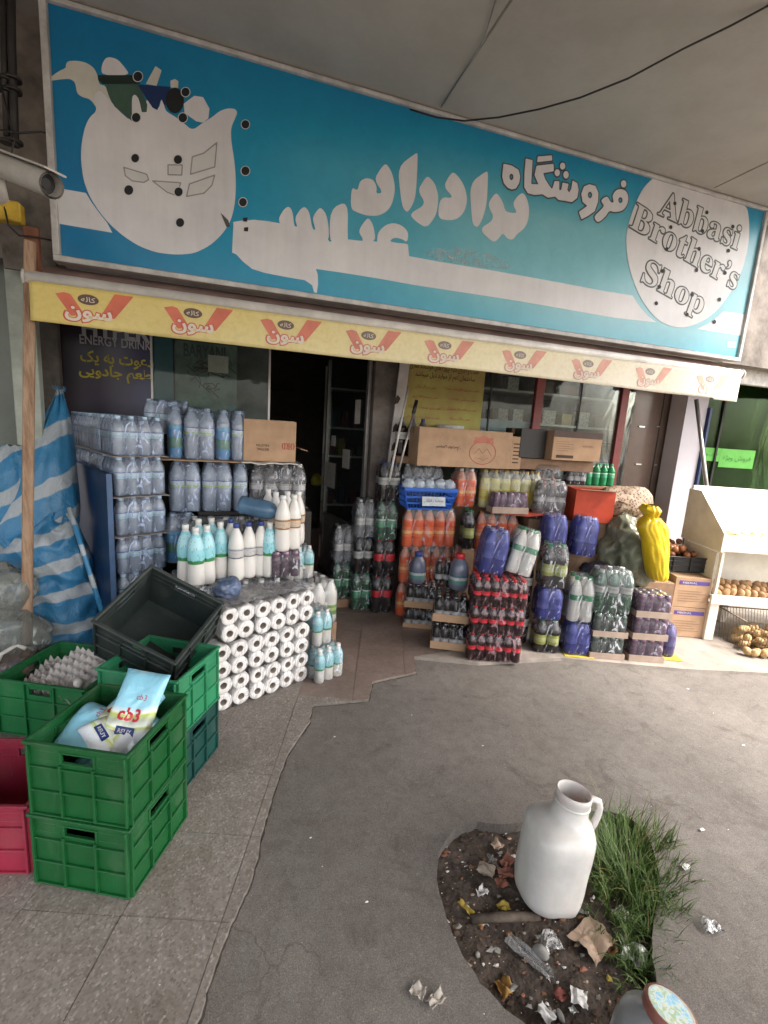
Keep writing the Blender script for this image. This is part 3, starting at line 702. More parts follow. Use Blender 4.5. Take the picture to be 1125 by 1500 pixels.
# hem and back of cloth
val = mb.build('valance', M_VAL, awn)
m_sol = val.modifiers.new('s', 'SOLIDIFY'); m_sol.thickness = .003; m_sol.offset = 1
glare_fade = [1, .95, .85, .72, .58, .45, .36, .30, .26]  # prints paled along the cloth by the same painted overexposure
XM = [-.65, -.20, .25, .70, 1.16, 1.67, 2.18, 2.70, 3.25]
def lay(me_pts):      # (x, z) world on the valance -> local point just in front of the cloth
    x, z, o = me_pts; t = (2.046-z)/.175; t = min(max(t, 0), 1)
    return Vector((x-ao.x, .010+val_y(x, t)-.0035-o, z-ao.z))
def cloth_poly(name, pts, m, off):
    x0, z0 = np.min(pts, 0); x1, z1 = np.max(pts, 0); st = .006
    X, Z = np.meshgrid(np.arange(x0-st, x1+2*st, st), np.arange(z0-st, z1+2*st, st))
    ob = sdf_mesh(name, poly_sdf(pts, X, Z), x0-st, z0-st, st, m, awn, 0)
    for v in ob.data.vertices: v.co = lay((v.co.x, v.co.y, off))
    return ob
def lerp3(a, b, t): return tuple(a[i]+(b[i]-a[i])*t for i in range(3))
for k, (xm, fd) in enumerate(zip(XM, glare_fade)):
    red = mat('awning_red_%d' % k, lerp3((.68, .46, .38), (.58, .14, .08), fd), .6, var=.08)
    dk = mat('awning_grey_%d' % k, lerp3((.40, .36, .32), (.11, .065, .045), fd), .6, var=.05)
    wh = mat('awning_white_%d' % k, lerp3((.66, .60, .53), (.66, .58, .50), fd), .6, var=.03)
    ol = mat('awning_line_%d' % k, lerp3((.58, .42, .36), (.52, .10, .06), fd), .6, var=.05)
    s = 1.0
    cloth_poly('red_mark', [(xm-.135, 2.005), (xm-.10, 2.015), (xm-.075, 2.01), (xm-.02, 1.925), (xm-.075, 1.915)], red, .0006)
    cloth_poly('red_mark', [(xm+.105, 2.035), (xm+.185, 2.035), (xm+.10, 1.925), (xm+.04, 1.925)], red, .0006)
    cloth_poly('oval_badge', ell(xm-.005, 1.995, .043, .023), dk, .0009)
    for s_, wd, dz, m_, bold_, off, nm in (('کاله', .058, 1.995, wh, .0, .0012, 'lettering'), ('سون', .205, 1.926, ol, .075, .0012, 'lettering_outline'), ('سون', .19, 1.926, wh, .03, .0022, 'lettering')):
        me = text_mesh(s_, width=wd, height=(.022 if wd < .1 else .078 if m_ is ol else .066), bold=bold_, res=2)
        for v in me.vertices: v.co = lay((v.co.x+xm-.005, v.co.y+dz, off+v.co.z*.6))
        me.materials.clear(); me.materials.append(m_); link(nm, me, awn)

# wooden pole at the corner of the awning
M_POLE = mat('pole_wood', (.38, .26, .17), .75, var=.2, vscale=7, col2=(.19, .105, .06), stretch=(9, 9, 1.2), bump=.35, bscale=18)
a_, b_ = onY(38, 1010, 2.62), onY(49, 430, 2.66)
pole = MB(); pole.bar((a_.x, a_.y, .01), (b_.x, b_.y, 2.22), .062, .045)
tag(pole.build('wooden_pole', M_POLE, bevel=.004), 'rough brown timber pole propping up the end of the yellow awning', 'pole')

# ---- left-hand end: neighbour's frame, pipes, camera
mb = MB(); mb.box((-1.30, FAC_Y-.05, 0), (-1.10, FAC_Y+.10, 2.6)); tag(mb.build('wall_pillar', M_GREYW), 'stained grey plaster pillar between the striped sacks and the purple poster', 'pillar')
p1, p2 = onY(18, 330, 3.0), onY(33, 650, 3.0)
mb = MB(); mb.box((p1.x-.05, 3.0, 0), (p1.x+.07, 3.06, 2.25)); 
tag(mb.build('steel_post', mat('pale_green_steel', (.33, .36, .31), .5, var=.15, vscale=6), bevel=.004), 'pale green-grey steel post beside the yellow-boxed corner, left of the timber pole', 'post')
mb = MB(); mb.box((-7, 3.12, 0), (-1.16, 3.18, 2.3)); tag(mb.build('side_panel', mat('grey_green_panel', (.15, .17, .145), .5, var=.12, vscale=3)), 'flat grey-green panel closing off the shop next door', 'panel')
mb = MB(); mb.box((-4, 3.2, 2.0), (-.9, 3.3, 4.2)); tag(mb.build('upper_wall', mat('upper_brown', (.085, .068, .058), .85, var=.3, vscale=5, bump=.3)), 'dim brown wall high up behind the pipes', 'wall')
mb = MB(); q = onY(30, 200, 2.95); mb.box((q.x-.09, 2.90, 2.15), (q.x+.13, 2.925, SOF_Z)); tag(mb.build('wall_board', mat('board_brown', (.19, .165, .14), .8, var=.35, vscale=4)), 'blotchy brown-grey board behind the dark pipes', 'board')
M_PIPE = mat('dark_pipe', (.028, .025, .023), .6, var=.3)
for pts, r_, lb in (([(16,-40),(17,60),(20,150),(22,215)], .016, 'dark vertical pipe with flanges nearest the sign edge'), ([(4,-40),(6,90),(10,200)], .013, 'thinner dark pipe left of the flanged one')):
    P = [onY(x, y, 2.78) for x, y in pts]; pr = empty('drain_pipe', P[-1], 0, lb, 'pipe')
    mb = MB(); mb.tube([p-P[-1] for p in P], r_, 10); mb.build('pipe', M_PIPE, pr)
    for yy in (118, 135, 210):
        q = onY(pts[0][0]+3+(yy-100)*.02, yy, 2.78)-P[-1]; m2 = MB(); m2.tube([q, q+Vector((0, 0, .012))], r_*2.1, 10); m2.build('flange', M_PIPE, pr)
for k, pts in enumerate([[(0,190,2.7),(25,195,2.68),(60,193,2.72),(68,195,2.74)], [(4,290,2.7),(12,330,2.68),(28,345,2.68),(45,346,2.7),(75,352,2.75)], [(0,120,2.72),(14,175,2.7),(22,205,2.7),(12,240,2.7)]]):
    P = [onY(*p) for p in pts]; P = [Vector((p[0], p[1], p[2])) for p in smooth_poly3(P)] if False else P
    mb = MB(); mb.tube(P, .004, 6); tag(mb.build('loose_cable', mat('black_rubber', (.015, .014, .014), .5)), ['loose black cable crossing the pipes up by the blue sign', 'slack black cable below the security camera', 'black cable hanging down beside the dark pipes'][k], 'cable')
mb = MB(); q = onY(12, 308, 2.72); mb.box((-.10, -.03, -.05), (.055, .03, .035))
yb = mb.build('junction_box', mat('yellow_box', (.50, .33, .03), .6, var=.25), None, q, bevel=.006); tag(yb, 'small dirty yellow junction box under the security camera', 'box')
mb = MB(); q = onY(48, 365, 2.74); mb.box((-.028, -.02, -.12), (.028, .02, .09)); tag(mb.build('wooden_block', mat('red_wood', (.22, .085, .045), .8, var=.25), None, q, bevel=.003), 'reddish wooden block above the awning end cap', 'block')
# security camera: long white hood pointing at us and to the right
a_, b_ = onY(-25, 232, 2.30), onY(76, 272, 2.02); dd = (b_-a_)
cc = empty('security_camera', a_, 0, 'long white cylindrical security camera on the left wall bracket', 'camera')
mb = MB(); mb.tube([Vector((0, 0, 0)), dd], .040, 20, cap=False); mb.tube([dd*.999, dd*.90], [.034, .034], 20, cap=False)
M_CAM = mat('camera_white', (.50, .475, .43), .4, var=.1)
mb.build('camera_housing', M_CAM, cc)
mb = MB(); mb.tube([dd*.88, dd*.885], .038, 20); mb.build('lens_plate', mat('lens_grey', (.10, .10, .10), .25), cc)
mb = MB(); mb.tube([dd*.885, dd*.92], .016, 14); mb.build('lens', mat('lens_glass', (.01, .01, .012), .08), cc)
mb = MB(); upv = Vector((0, 0, 1)); mb.bar(-dd*.1+upv*.047, dd*1.06+upv*.047, .07, .006); mb.build('sun_shade', M_CAM, cc)
q = onY(6, 290, 2.25)-a_; mb = MB(); mb.tube([dd*.22-upv*.03, q, onY(-25, 300, 2.5)-a_], .016, 8); mb.build('bracket', M_CAM, cc)
# neighbour's sign and shop beyond the right end
nb = empty('neighbour_sign', (4.2, 3.05, 2.25), 0, 'white neighbouring sign with a red rounded mark and navy stripes past the blue sign', 'shop sign')
mb = MB(); mb.box((-.25, 0, .0), (2.6, .1, 1.1)); mb.build('sign_board', mat('neighbour_white', (.62, .60, .56), .5, var=.06), nb)
for z in (.83, .05): mb = MB(); mb.box((-.24, -.004, z), (2.6, -.001, z+.035)); mb.build('stripe', mat('navy', (.02, .03, .09), .5), nb)
flat_poly('red_mark', smooth_poly([(.0, .35), (.5, .33), (.5, .68), (.1, .66)], True, 4), mat('neighbour_red', (.50, .03, .04), .5), nb, 0, M=Matrix(((1,0,0,0),(0,0,-1,-.005),(0,1,0,0),(0,0,0,1))))
mb = MB(); mb.tube([(-.22, -.03, .45), (-.10, -.04, .43), (.3, -.03, .47)], .006, 6); mb.build('cable', M_PIPE, nb)
mb = MB(); mb.box((4.0, 3.06, 2.08), (7.4, 3.12, 2.24)); tag(mb.build('cornice', M_WHITEF), 'weathered white ledge under the neighbouring white sign', 'ledge')
# ================================================================ BOTTLES AND PACKS
def liquid(name, col, rough=.12, trans=.35, **k): return mat(name, col, rough, trans=trans, ior=1.33, var=.04, spec=.6, coat=.3, **k)
M_CLEAR = mat('clear_plastic', (.80, .85, .92), .06, trans=.78, ior=1.25, var=.03, coat=.6)
M_WATER = mat('water_bottle', (.70, .83, 1.0), .035, trans=.62, ior=1.33, var=.05, coat=1, bump=.8, bscale=26, stretch=(1, 1, 2.2), spec=1)
M_CAPBL = mat('cap_blue', (.45, .62, .78), .4); M_CAPW = mat('cap_white', (.72, .72, .70), .4, var=.04)
M_CAPR = mat('cap_red', (.55, .02, .03), .35); M_CAPN = mat('cap_navy', (.02, .05, .22), .4); M_CAPG = mat('cap_green', (.03, .30, .12), .4)
M_CAPO = mat('cap_orange', (.75, .20, .03), .4); M_CAPK = mat('cap_black', (.02, .02, .02), .4); M_CAPY = mat('cap_yellow', (.75, .48, .05), .4)
M_COLA = liquid('cola', (.012, .005, .004), trans=.1); M_DKCL = mat('dark_clear', (.42, .40, .42), .05, trans=.75, ior=1.35, coat=.6, var=.1)
M_ORNG = liquid('orange_soda', (.90, .12, .012), trans=.12); M_ORCL = mat('orange_clear', (.92, .36, .22), .06, trans=.35, ior=1.3, coat=.5)
M_LEMN = liquid('lemon_soda', (.88, .82, .36), trans=.15); M_LECL = mat('lemon_clear', (.80, .78, .55), .1, trans=.5, ior=1.2, coat=.4)
M_GREN = liquid('green_soda', (.012, .12, .045), trans=.35); M_GRCL = mat('green_clear', (.30, .46, .38), .1, trans=.55, ior=1.2, coat=.4)
M_MILK = mat('milk', (.72, .70, .66), .35, var=.03, coat=.3, sss=.1); M_AQUA = mat('aqua_sleeve', (.22, .56, .62), .3, var=.2, vscale=30)
M_DEEPB = liquid('blue_detergent', (.018, .022, .20), trans=.25); M_PURP = mat('lilac_clear', (.17, .18, .50), .10, trans=.45, ior=1.2, coat=.4)
M_DGREY = liquid('grey_detergent', (.16, .18, .25), rough=.3, trans=.2)
M_GLASSD = liquid('dark_glass', (.03, .022, .022), rough=.08, trans=.15)
M_CANG = mat('can_dark_green', (.10, .13, .11), .25, metal=.6, var=.25, vscale=40); M_CANP = mat('can_violet', (.15, .09, .13), .25, metal=.5, var=.3, vscale=40)
M_CANTOP = mat('can_top', (.55, .55, .56), .25, metal=.9, var=.08)
M_CARD = mat('cardboard', (.42, .27, .165), .8, var=.10, vscale=7, bump=.08, bscale=90)
M_CARDD = mat('cardboard_dark', (.26, .16, .10), .8, var=.12)
M_CARDG = mat('cardboard_grey', (.33, .25, .20), .8, var=.12)
M_INK = mat('box_ink', (.06, .035, .025), .8, var=.1); M_INKR = mat('box_ink_red', (.38, .07, .05), .8, var=.1)
def lab(name, stops, rough=.35):
    """wrap-round label printed in horizontal bands; z is the label's own height 0..1 (Generated)"""
    if name in MATS: return MATS[name]
    m = bpy.data.materials.new(name); m.use_nodes = True; nt = m.node_tree; b = nt.nodes['Principled BSDF']; b.inputs['Roughness'].default_value = rough
    N, L = nt.nodes.new, nt.links.new; tc = N('ShaderNodeTexCoord'); sx = N('ShaderNodeSeparateXYZ'); L(tc.outputs['Generated'], sx.inputs[0])
    n = noise_n(N, L, tc.outputs['Generated'], 4, 3, .6)
    f = math_n(N, L, 'ADD', sx.outputs[2], math_n(N, L, 'MULTIPLY', math_n(N, L, 'SUBTRACT', n, .5), .18))
    c = ramp(N, L, f, stops, 'CONSTANT'); v = N('ShaderNodeTexVoronoi'); v.inputs['Scale'].default_value = 9
    mp = N('ShaderNodeMapping'); mp.inputs['Scale'].default_value = (1, 1, .5); L(tc.outputs['Generated'], mp.inputs[0]); L(mp.outputs[0], v.inputs['Vector'])
    c = mix(N, L, .55, c, ramp(N, L, v.outputs['Distance'], [(0, (.25, .25, .28)), (.25, (.3, .3, .3)), (.27, (1, 1, 1))]), 'MULTIPLY')
    L(c, b.inputs['Base Color']); MATS[name] = m; return m
LB_WATER = lab('label_water', [(0, (.35, .55, .08)), (.30, (.62, .70, .74)), (.6, (.70, .78, .82)), (.82, (.04, .09, .30))])
LB_WATER2 = lab('label_water2', [(0, (.35, .60, .72)), (.35, (.55, .72, .80)), (.80, (.05, .10, .32))])
LB_RED = lab('label_red', [(0, (.58, .012, .02)), (.55, (.60, .02, .03)), (.95, (.5, .01, .02))])
LB_COKE = lab('label_coke', [(0, (.62, .02, .04)), (.25, (.70, .10, .12)), (.35, (.62, .02, .04))])
LB_ORNG = lab('label_orange', [(0, (.82, .16, .02)), (.3, (.88, .45, .12)), (.6, (.80, .14, .02))])
LB_YELL = lab('label_yellow', [(0, (.75, .58, .02)), (.3, (.80, .68, .12)), (.7, (.70, .55, .03))])
LB_GREEN = lab('label_green', [(0, (.02, .22, .10)), (.5, (.03, .27, .13)), (.85, (.65, .68, .62))])
LB_LIME = lab('label_lime', [(0, (.33, .36, .06)), (.3, (.48, .50, .20)), (.7, (.36, .40, .08))])
LB_PALE = lab('label_pale', [(0, (.50, .50, .46)), (.4, (.40, .42, .42)), (.7, (.55, .55, .52))])
LB_GREY = lab('label_grey', [(0, (.12, .12, .16)), (.12, (.55, .54, .53)), (.80, (.10, .10, .16)), (.86, (.5, .5, .5))])
LB_BROWN = lab('label_brown', [(0, (.30, .13, .04)), (.15, (.55, .45, .35)), (.80, (.32, .15, .05))])
LB_AQUA = lab('label_aqua', [(0, (.05, .25, .08)), (.12, (.28, .62, .68)), (.5, (.38, .68, .74)), (.9, (.25, .60, .68))])
LB_HERB = lab('label_herb', [(0, (.10, .25, .03)), (.4, (.40, .48, .20)), (.7, (.15, .30, .05))])
LB_BLUEW = lab('label_bluewrap', [(0, (.01, .25, .55)), (.30, (.02, .20, .06)), (.62, (.02, .30, .60)), (.9, (.10, .45, .70))])

P15 = [(.036,0),(.042,.008),(.0437,.03),(.0415,.046),(.0437,.060),(.0418,.074),(.0437,.088),(.0420,.104),(.0437,.125),(.0415,.13),(.0415,.19),(.0435,.196),(.0425,.215),(.036,.237),(.025,.262),(.0155,.280),(.0135,.286)]
P05 = [(.026,0),(.031,.006),(.032,.02),(.0300,.034),(.032,.045),(.0300,.058),(.032,.07),(.0302,.081),(.032,.09),(.032,.135),(.0295,.150),(.0215,.170),(.0135,.186),(.0125,.192)]
PCK = [(.024,0),(.028,.006),(.029,.03),(.0285,.055),(.0265,.075),(.0265,.10),(.0285,.112),(.027,.13),(.019,.155),(.0125,.170),(.0115,.178)]
PCAN = [(.022,0),(.027,.008),(.0275,.012),(.0275,.135),(.0265,.143),(.0225,.150),(.0225,.152)]
PDGH = [(.034,0),(.040,.004),(.0445,.022),(.0445,.06),(.0425,.10),(.0400,.125),(.0425,.15),(.0440,.18),(.042,.21),(.034,.245),(.022,.275),(.0150,.290),(.0138,.297)]
PMLK = [(.038,0),(.044,.008),(.045,.03),(.044,.10),(.043,.14),(.045,.17),(.042,.20),(.030,.235),(.019,.252),(.0165,.258)]
PGLS = [(.024,0),(.028,.006),(.0285,.03),(.0285,.085),(.024,.11),(.014,.135),(.0125,.160),(.0135,.163)]
PJUG = [(.050,0),(.066,.010),(.070,.04),(.070,.12),(.066,.16),(.048,.20),(.034,.215),(.033,.222)]
# kind: profile, fill height, clear mat, liquid mat, cap (z0, z1, r, mat), labels [(z0, z1, mat)]
KIND = {
 'water15': (P15, 0, M_WATER, M_WATER, (.284, .303, .0158, M_CAPBL), [(.148, .190, LB_WATER)]),
 'water05': (P05, 0, M_WATER, M_WATER, (.190, .207, .0150, M_CAPBL), [(.092, .128, LB_WATER2)]),
 'water15b': (P15, 0, M_WATER, M_WATER, (.284, .303, .0158, M_CAPBL), [(.010, .196, LB_BLUEW)]),
 'cola15': (P15, .235, M_DKCL, M_COLA, (.284, .303, .0158, M_CAPR), [(.132, .188, LB_RED)]),
 'cola15p': (P15, .235, M_DKCL, M_COLA, (.284, .303, .0158, M_CAPN), [(.132, .188, LB_PALE)]),
 'malt15': (P15, .20, M_DKCL, M_COLA, (.284, .303, .0158, M_CAPG), [(.085, .165, LB_LIME)]),
 'malt10': ([(r, z*.78) for r, z in P15], .15, M_DKCL, M_COLA, (.222, .236, .0155, M_CAPG), [(.06, .13, LB_LIME)]),
 'orange15': (P15, .215, M_ORCL, M_ORNG, (.284, .303, .0158, M_CAPW), [(.085, .160, LB_ORNG)]),
 'orange15o': (P15, .215, M_ORCL, M_ORNG, (.284, .303, .0158, M_CAPO), [(.085, .160, LB_ORNG)]),
 'lemon15': (P15, .235, M_LECL, M_LEMN, (.284, .303, .0158, M_CAPY), [(.070, .150, LB_YELL)]),
 'green15': (P15, .16, M_GRCL, M_GREN, (.284, .303, .0158, M_CAPW), [(.150, .196, LB_PALE)]),
 'green15n': (P15, .235, M_GRCL, M_GREN, (.284, .303, .0158, M_CAPG), [(.10, .165, LB_GREEN)]),
 'clear15': (P15, .22, M_CLEAR, M_CLEAR, (.284, .303, .0158, M_CAPW), [(.10, .155, LB_PALE)]),
 'dark15': (P15, .24, M_DKCL, M_DKCL, (.284, .303, .0158, M_CAPW), [(.132, .175, LB_GREY)]),
 'coke03': (PCK, .14, M_DKCL, M_COLA, (.172, .188, .0138, M_CAPR), [(.074, .102, LB_COKE)]),
 'can': (PCAN, 9, M_CANG, M_CANG, (.1525, .154, .0215, M_CANTOP), []),
 'canv': (PCAN, 9, M_CANP, M_CANP, (.1525, .154, .0215, M_CANTOP), []),
 'glass': (PGLS, 0, M_GLASSD, M_GLASSD, (.160, .168, .0145, M_CANTOP), [(.03, .07, LB_GREY)]),
 'doogh': (PDGH, 9, M_MILK, M_MILK, (.296, .320, .0170, M_CAPW), [(.128, .285, LB_AQUA)]),
 'dooghw': (PDGH, 9, M_MILK, M_MILK, (.296, .320, .0170, M_CAPN), [(.128, .185, LB_GREY)]),
 'dooghb': (PDGH, 9, M_MILK, M_MILK, (.296, .320, .0170, M_CAPW), [(.128, .185, LB_BROWN)]),
 'milk1': (PMLK, 9, M_MILK, M_MILK, (.258, .278, .0190, M_CAPW), [(.055, .12, LB_HERB)]),
 'milkg': (PDGH, 9, M_MILK, M_MILK, (.296, .320, .0175, M_CAPG), [(.155, .20, LB_GREEN)]),
 'milk05': (P05, 9, M_MILK, M_MILK, (.190, .209, .0150, M_CAPW), [(.085, .180, LB_AQUA)]),
 'deterg': (P15, .10, M_PURP, M_DEEPB, (.284, .300, .0165, M_CAPW), []),
 'deterg_s': ([(r*1.0, z*.74) for r, z in P15], .075, M_PURP, M_DEEPB, (.211, .226, .0165, M_CAPN), []),
}
KM = {}
def kmesh(kind):
    if kind in KM: return KM[kind]
    prof, fill, mc, ml, cap, labs = KIND[kind]
    mb = MB(); mb.lathe(prof, 14, mfun=lambda z: 1 if z < fill else 0); b = mb.mesh('bottle', [mc, ml])
    z0, z1, r, m = cap; mb = MB(); mb.lathe([(r*.98, z0), (r, z0+.002), (r, z1-.002), (r*.93, z1)], 12); c = mb.mesh('cap', m)
    ls = []
    zs = [p[1] for p in prof]; rs = [p[0] for p in prof]
    for (a, b2, lm) in labs:
        lv = [a]+[z for z in zs if a < z < b2]+[b2]
        mb = MB(); mb.lathe([(float(np.interp(z, zs, rs))+.0006, z) for z in lv], 14, cap=False); ls.append(mb.mesh('label', lm))
    KM[kind] = (b, c, ls, max(rs), z1); return KM[kind]
CANS = ('can', 'canv')
def bottle(kind, parent, x, y, z=0, rz=0, name=None, small=False):
    b, c, ls, r, H = kmesh(kind)
    o = link(name or ('can' if kind in CANS else 'bottle'), b, parent, (x, y, z), rz)
    link('lid' if kind in CANS else 'cap', c, o)
    for l in ls: link('label', l, o)
    return o
FILM = film_mat('shrink_film', haze=.13, hcol=(.58, .70, .98), hi=.68, refl=1.1, wr=34, rough=.10)
FILM_W = FILM; FILM = film_mat('shrink_film_clear', haze=.035, hcol=(.85, .88, .95), hi=.5, refl=.9, wr=30, rough=.12)
FILM_B = film_mat('shrink_film_blue', tint=(.72, .78, 1), haze=.12, hcol=(.28, .30, .66), hi=.66)
FILM_D = film_mat('shrink_film_dark', tint=(.9, .9, .9), haze=.01, hi=.28, refl=.6)
FILM_V = film_mat('shrink_film_violet', tint=(.95, .9, .95), haze=.07, hcol=(.60, .52, .64), hi=.4)
def film(parent, x0, x1, y0, y1, h, m=FILM, r=.03, top=True, seed=0, waist=.0):
    """shrink film hugging a pack: taut walls with creases, drawn in over the shoulders"""
    n = 40; cx, cy_ = (x0+x1)/2, (y0+y1)/2; hx, hy = (x1-x0)/2+.0015, (y1-y0)/2+.0015
    per = []
    r = min(r, hx*.9, hy*.9)
    for q in range(4):
        ccx, ccy = [(hx-r, hy-r), (-hx+r, hy-r), (-hx+r, -hy+r), (hx-r, -hy+r)][q]
        for k in range(n//4):
            a = math.pi/2*(q+k/(n//4-1)); per.append((ccx+r*math.cos(a), ccy+r*math.sin(a)))
    lv = [(0, .97), (.03, 1), (.35, 1.0-waist), (.62, 1), (.74, .985), (.86, .90), (.96, .80), (1.0, .70)]
    vs = []; N_ = len(per)
    for t, s in lv:
        for k, (px_, py_) in enumerate(per):
            j = .0035*fnoise((px_*24+seed*3.1, py_*24, t*7))
            sx = (hx*s if t <= .7 else hx-(1-s)*min(.10, hx*.95)) / hx; sy = (hy-(1-s)*min(.10, hy*.95))/hy if t > .7 else s
            vs.append((cx+px_*sx+j, cy_+py_*sy+j, t*h+(.004*fnoise((px_*18, py_*18, t+seed)) if t > .8 else 0)))
    fs = [(i*N_+k, i*N_+(k+1) % N_, (i+1)*N_+(k+1) % N_, (i+1)*N_+k) for i in range(len(lv)-1) for k in range(N_)]
    if top: fs.append(tuple((len(lv)-1)*N_+k for k in range(N_)))
    mb = MB(); mb.add(vs, fs, 0, True); return mb.build('shrink_film', m, parent)
def pack(kind, nx, ny, x, y, z, rot, label, name='bottle_pack', cat='bottle pack', group=None, fm=FILM, tray=None, gap=0, cap_jit=.3, mixk=None, tilt=None, film_on=True):
    """(x, y, z) is the front left bottom corner; local x runs along the front, y into the stack"""
    _, _, _, r, H = kmesh(kind); p = 2*r+.001+gap
    t = empty(name, (x, y, z), tilt if tilt else R(rot), label, cat, group)
    zz = .006 if tray else 0
    for i in range(nx):
        for j in range(ny):
            k = mixk[(i+j) % len(mixk)] if mixk else kind
            bottle(k, t, r+.001+i*p+random.uniform(-1, 1)*.0012, r+.001+j*p+random.uniform(-1, 1)*.0012, zz, random.uniform(0, 6.28))
    W, D = nx*p, ny*p
    if fm is FILM and kind.startswith('water'): fm = FILM_W
    if film_on: film(t, 0, W, 0, D, (H+zz)*(1.0 if tray is None else .995), fm, r=r*.95, seed=random.random()*9, top=True)
    if tray:
        mb = MB(); th = tray[1]; e = .003
        mb.box((-.004, -.004, 0), (W+.004, D+.004, .004))
        mb.box((-.004-e, -.004-e, 0), (W+.004+e, -.004, th)); mb.box((-.004-e, D+.004, 0), (W+.004+e, D+.004+e, th))
        mb.box((-.004-e, -.0039, 0), (-.0041, D+.0039, th*.9)); mb.box((W+.0041, -.0039, 0), (W+.004+e, D+.0039, th*.9))
        mb.build('cardboard_tray', tray[0], t)
    return t
def carton(x, y, z, w, d, h, rot, label, m=M_CARD, open_flap=False, cat='cardboard box', name='cardboard_box', group=None, tape=True):
    t = empty(name, (x, y, z), R(rot), label, cat, group)
    mb = MB()
    vs, fs = [], []
    mb.box((0, 0, 0), (w, d, h)); mb.build('box_body', m, t, bevel=.0025)
    mb = MB(); mb.box((.004, d/2-.0008, h+.0002), (w-.004, d/2+.0008, h+.0012)); mb.build('seam', M_CARDD, t)
    if tape:
        mb = MB(); mb.box((-.0006, d/2-.025, h-.05), (w+.0006, d/2+.025, h+.0018)); mb.build('packing_tape', mat('tape', (.38, .27, .17), .25, var=.05), t)
    return t
def board(x, y, z, w, d, rot, label, m=M_CARD, th=.005, cat='cardboard sheet', name='cardboard_sheet', warp=.006):
    vs, fs = grid_mesh(14, 8, lambda a, b: (a*w, b*d, th+warp*fnoise((a*4, b*3, x*7))*(1 if a > .1 else 0)))
    mb = MB(); k = len(vs); vs2 = vs+[(p[0], p[1], p[2]-th) for p in vs]; f2 = fs+[tuple(i+k for i in reversed(f)) for f in fs]
    rim = [i for i in range(14)]+[14*j+13 for j in range(1, 8)]+[14*7+i for i in range(12, -1, -1)]+[14*j for j in range(6, 0, -1)]
    f2 += [(rim[i], rim[i]+k, rim[(i+1) % len(rim)]+k, rim[(i+1) % len(rim)]) for i in range(len(rim))]
    mb.add(vs2, f2); o = mb.build(name, m, None, (x, y, z), R(rot)); return tag(o, label, cat)

# ---------------------------------------------------------------- LEFT STACK
RA = 27
eA = Vector((math.cos(R(RA)), math.sin(R(RA)))); fA = Vector((-math.sin(R(RA)), math.cos(R(RA))))
oA = Vector((-.605, 2.74))
def onA(a, b): p = oA+eA*a+fA*b; return p.x, p.y
M_SHEET = mat('pale_sheet', (.36, .32, .29), .8, var=.1)
SH = .212
layers = [(.405, ''), (.617, ''), (.835, ''), (1.053, ''), (1.268, '')]
ordn = {0: 'lowest', 1: 'second lowest', 2: 'middle', 3: 'second highest', 4: 'topmost'}
# support rack under the small water packs
rk = empty('crate_rack', (*onA(0, 0), 0), R(RA), 'pale grimy plastic rack carrying the small water packs beside the navy board', 'rack')
M_RACK = mat('rack_plastic', (.45, .42, .40), .5, var=.2)
for xx in (0, .235): 
    for yy in (0, .9): mb = MB(); mb.box((xx, yy, 0), (xx+.03, yy+.03, .38)); mb.build('leg', M_RACK, rk)
mb = MB(); mb.box((-.005, -.005, .38), (.27, .95, .402)); mb.build('deck', M_RACK, rk)
mb = MB(); mb.box((.03, .002, .18), (.235, .018, .21)); mb.build('rail', M_RACK, rk)
for li, (z, nm) in enumerate(layers):
    for q in range(4 if li > 1 else 2):
        x, y = onA(0, q*.262)
        pack('water05', 4, 4, x, y, z, RA, 'pack of small water bottles, %s layer, %s behind the navy board corner' % (ordn[li], ['front row', 'second row back', 'third row back', 'last row'][q]), group='small water bottle packs', name='water_pack', cat='water pack')
    if li in (1, 2, 3):
        x, y = onA(-.01, -.01); board(x, y, z+.2085, .285, 1.0, RA, 'pale wavy card sheet between the layers of small water bottles, %s of them' % (['lowest', 'middle', 'uppermost'][li-1]), M_SHEET, th=.003)
# second row of small packs on top, standing further back
x, y = onA(-.02, .55); 
for q in range(2):
    p_ = oA+eA*(.06+q*.12)+fA*(.30+q*.3)
    pack('water05', 4, 2, p_.x+.17, p_.y+.10, 1.375, RA*.5, 'small water bottles showing only their caps above the top layer, %s' % ('nearer the poster edge' if q == 0 else 'beside the blue-printed wrap'), group='small water bottle packs', name='water_pack', cat='water pack')
p_ = oA+eA*.10+fA*.45
carton(p_.x+.18, p_.y+.12, .0, .40, .55, 1.37, RA*.5, 'tall plain carton hidden behind the small water bottles', mat('black_box', (.018, .015, .014), .5))
# navy board leaning along the side of the stack
xA, yA = onA(-.045, -.03)
nb_ = empty('navy_board', (xA, yA, 0), R(RA), 'tall dark navy board standing against the side of the water stack', 'board')
M_NAVY = mat('navy_board', (.012, .042, .115), .45, var=.3, vscale=4, bump=.08, stretch=(1, 1, .3))
mb = MB(); mb.box((0, 0, 0), (.022, .78, 1.175)); mb.build('sheet', M_NAVY, nb_, bevel=.002)
mb = MB(); mb.box((-.002, -.004, 0), (.024, -.0005, 1.177)); mb.build('edge_trim', mat('navy_edge', (.05, .10, .2), .4), nb_)

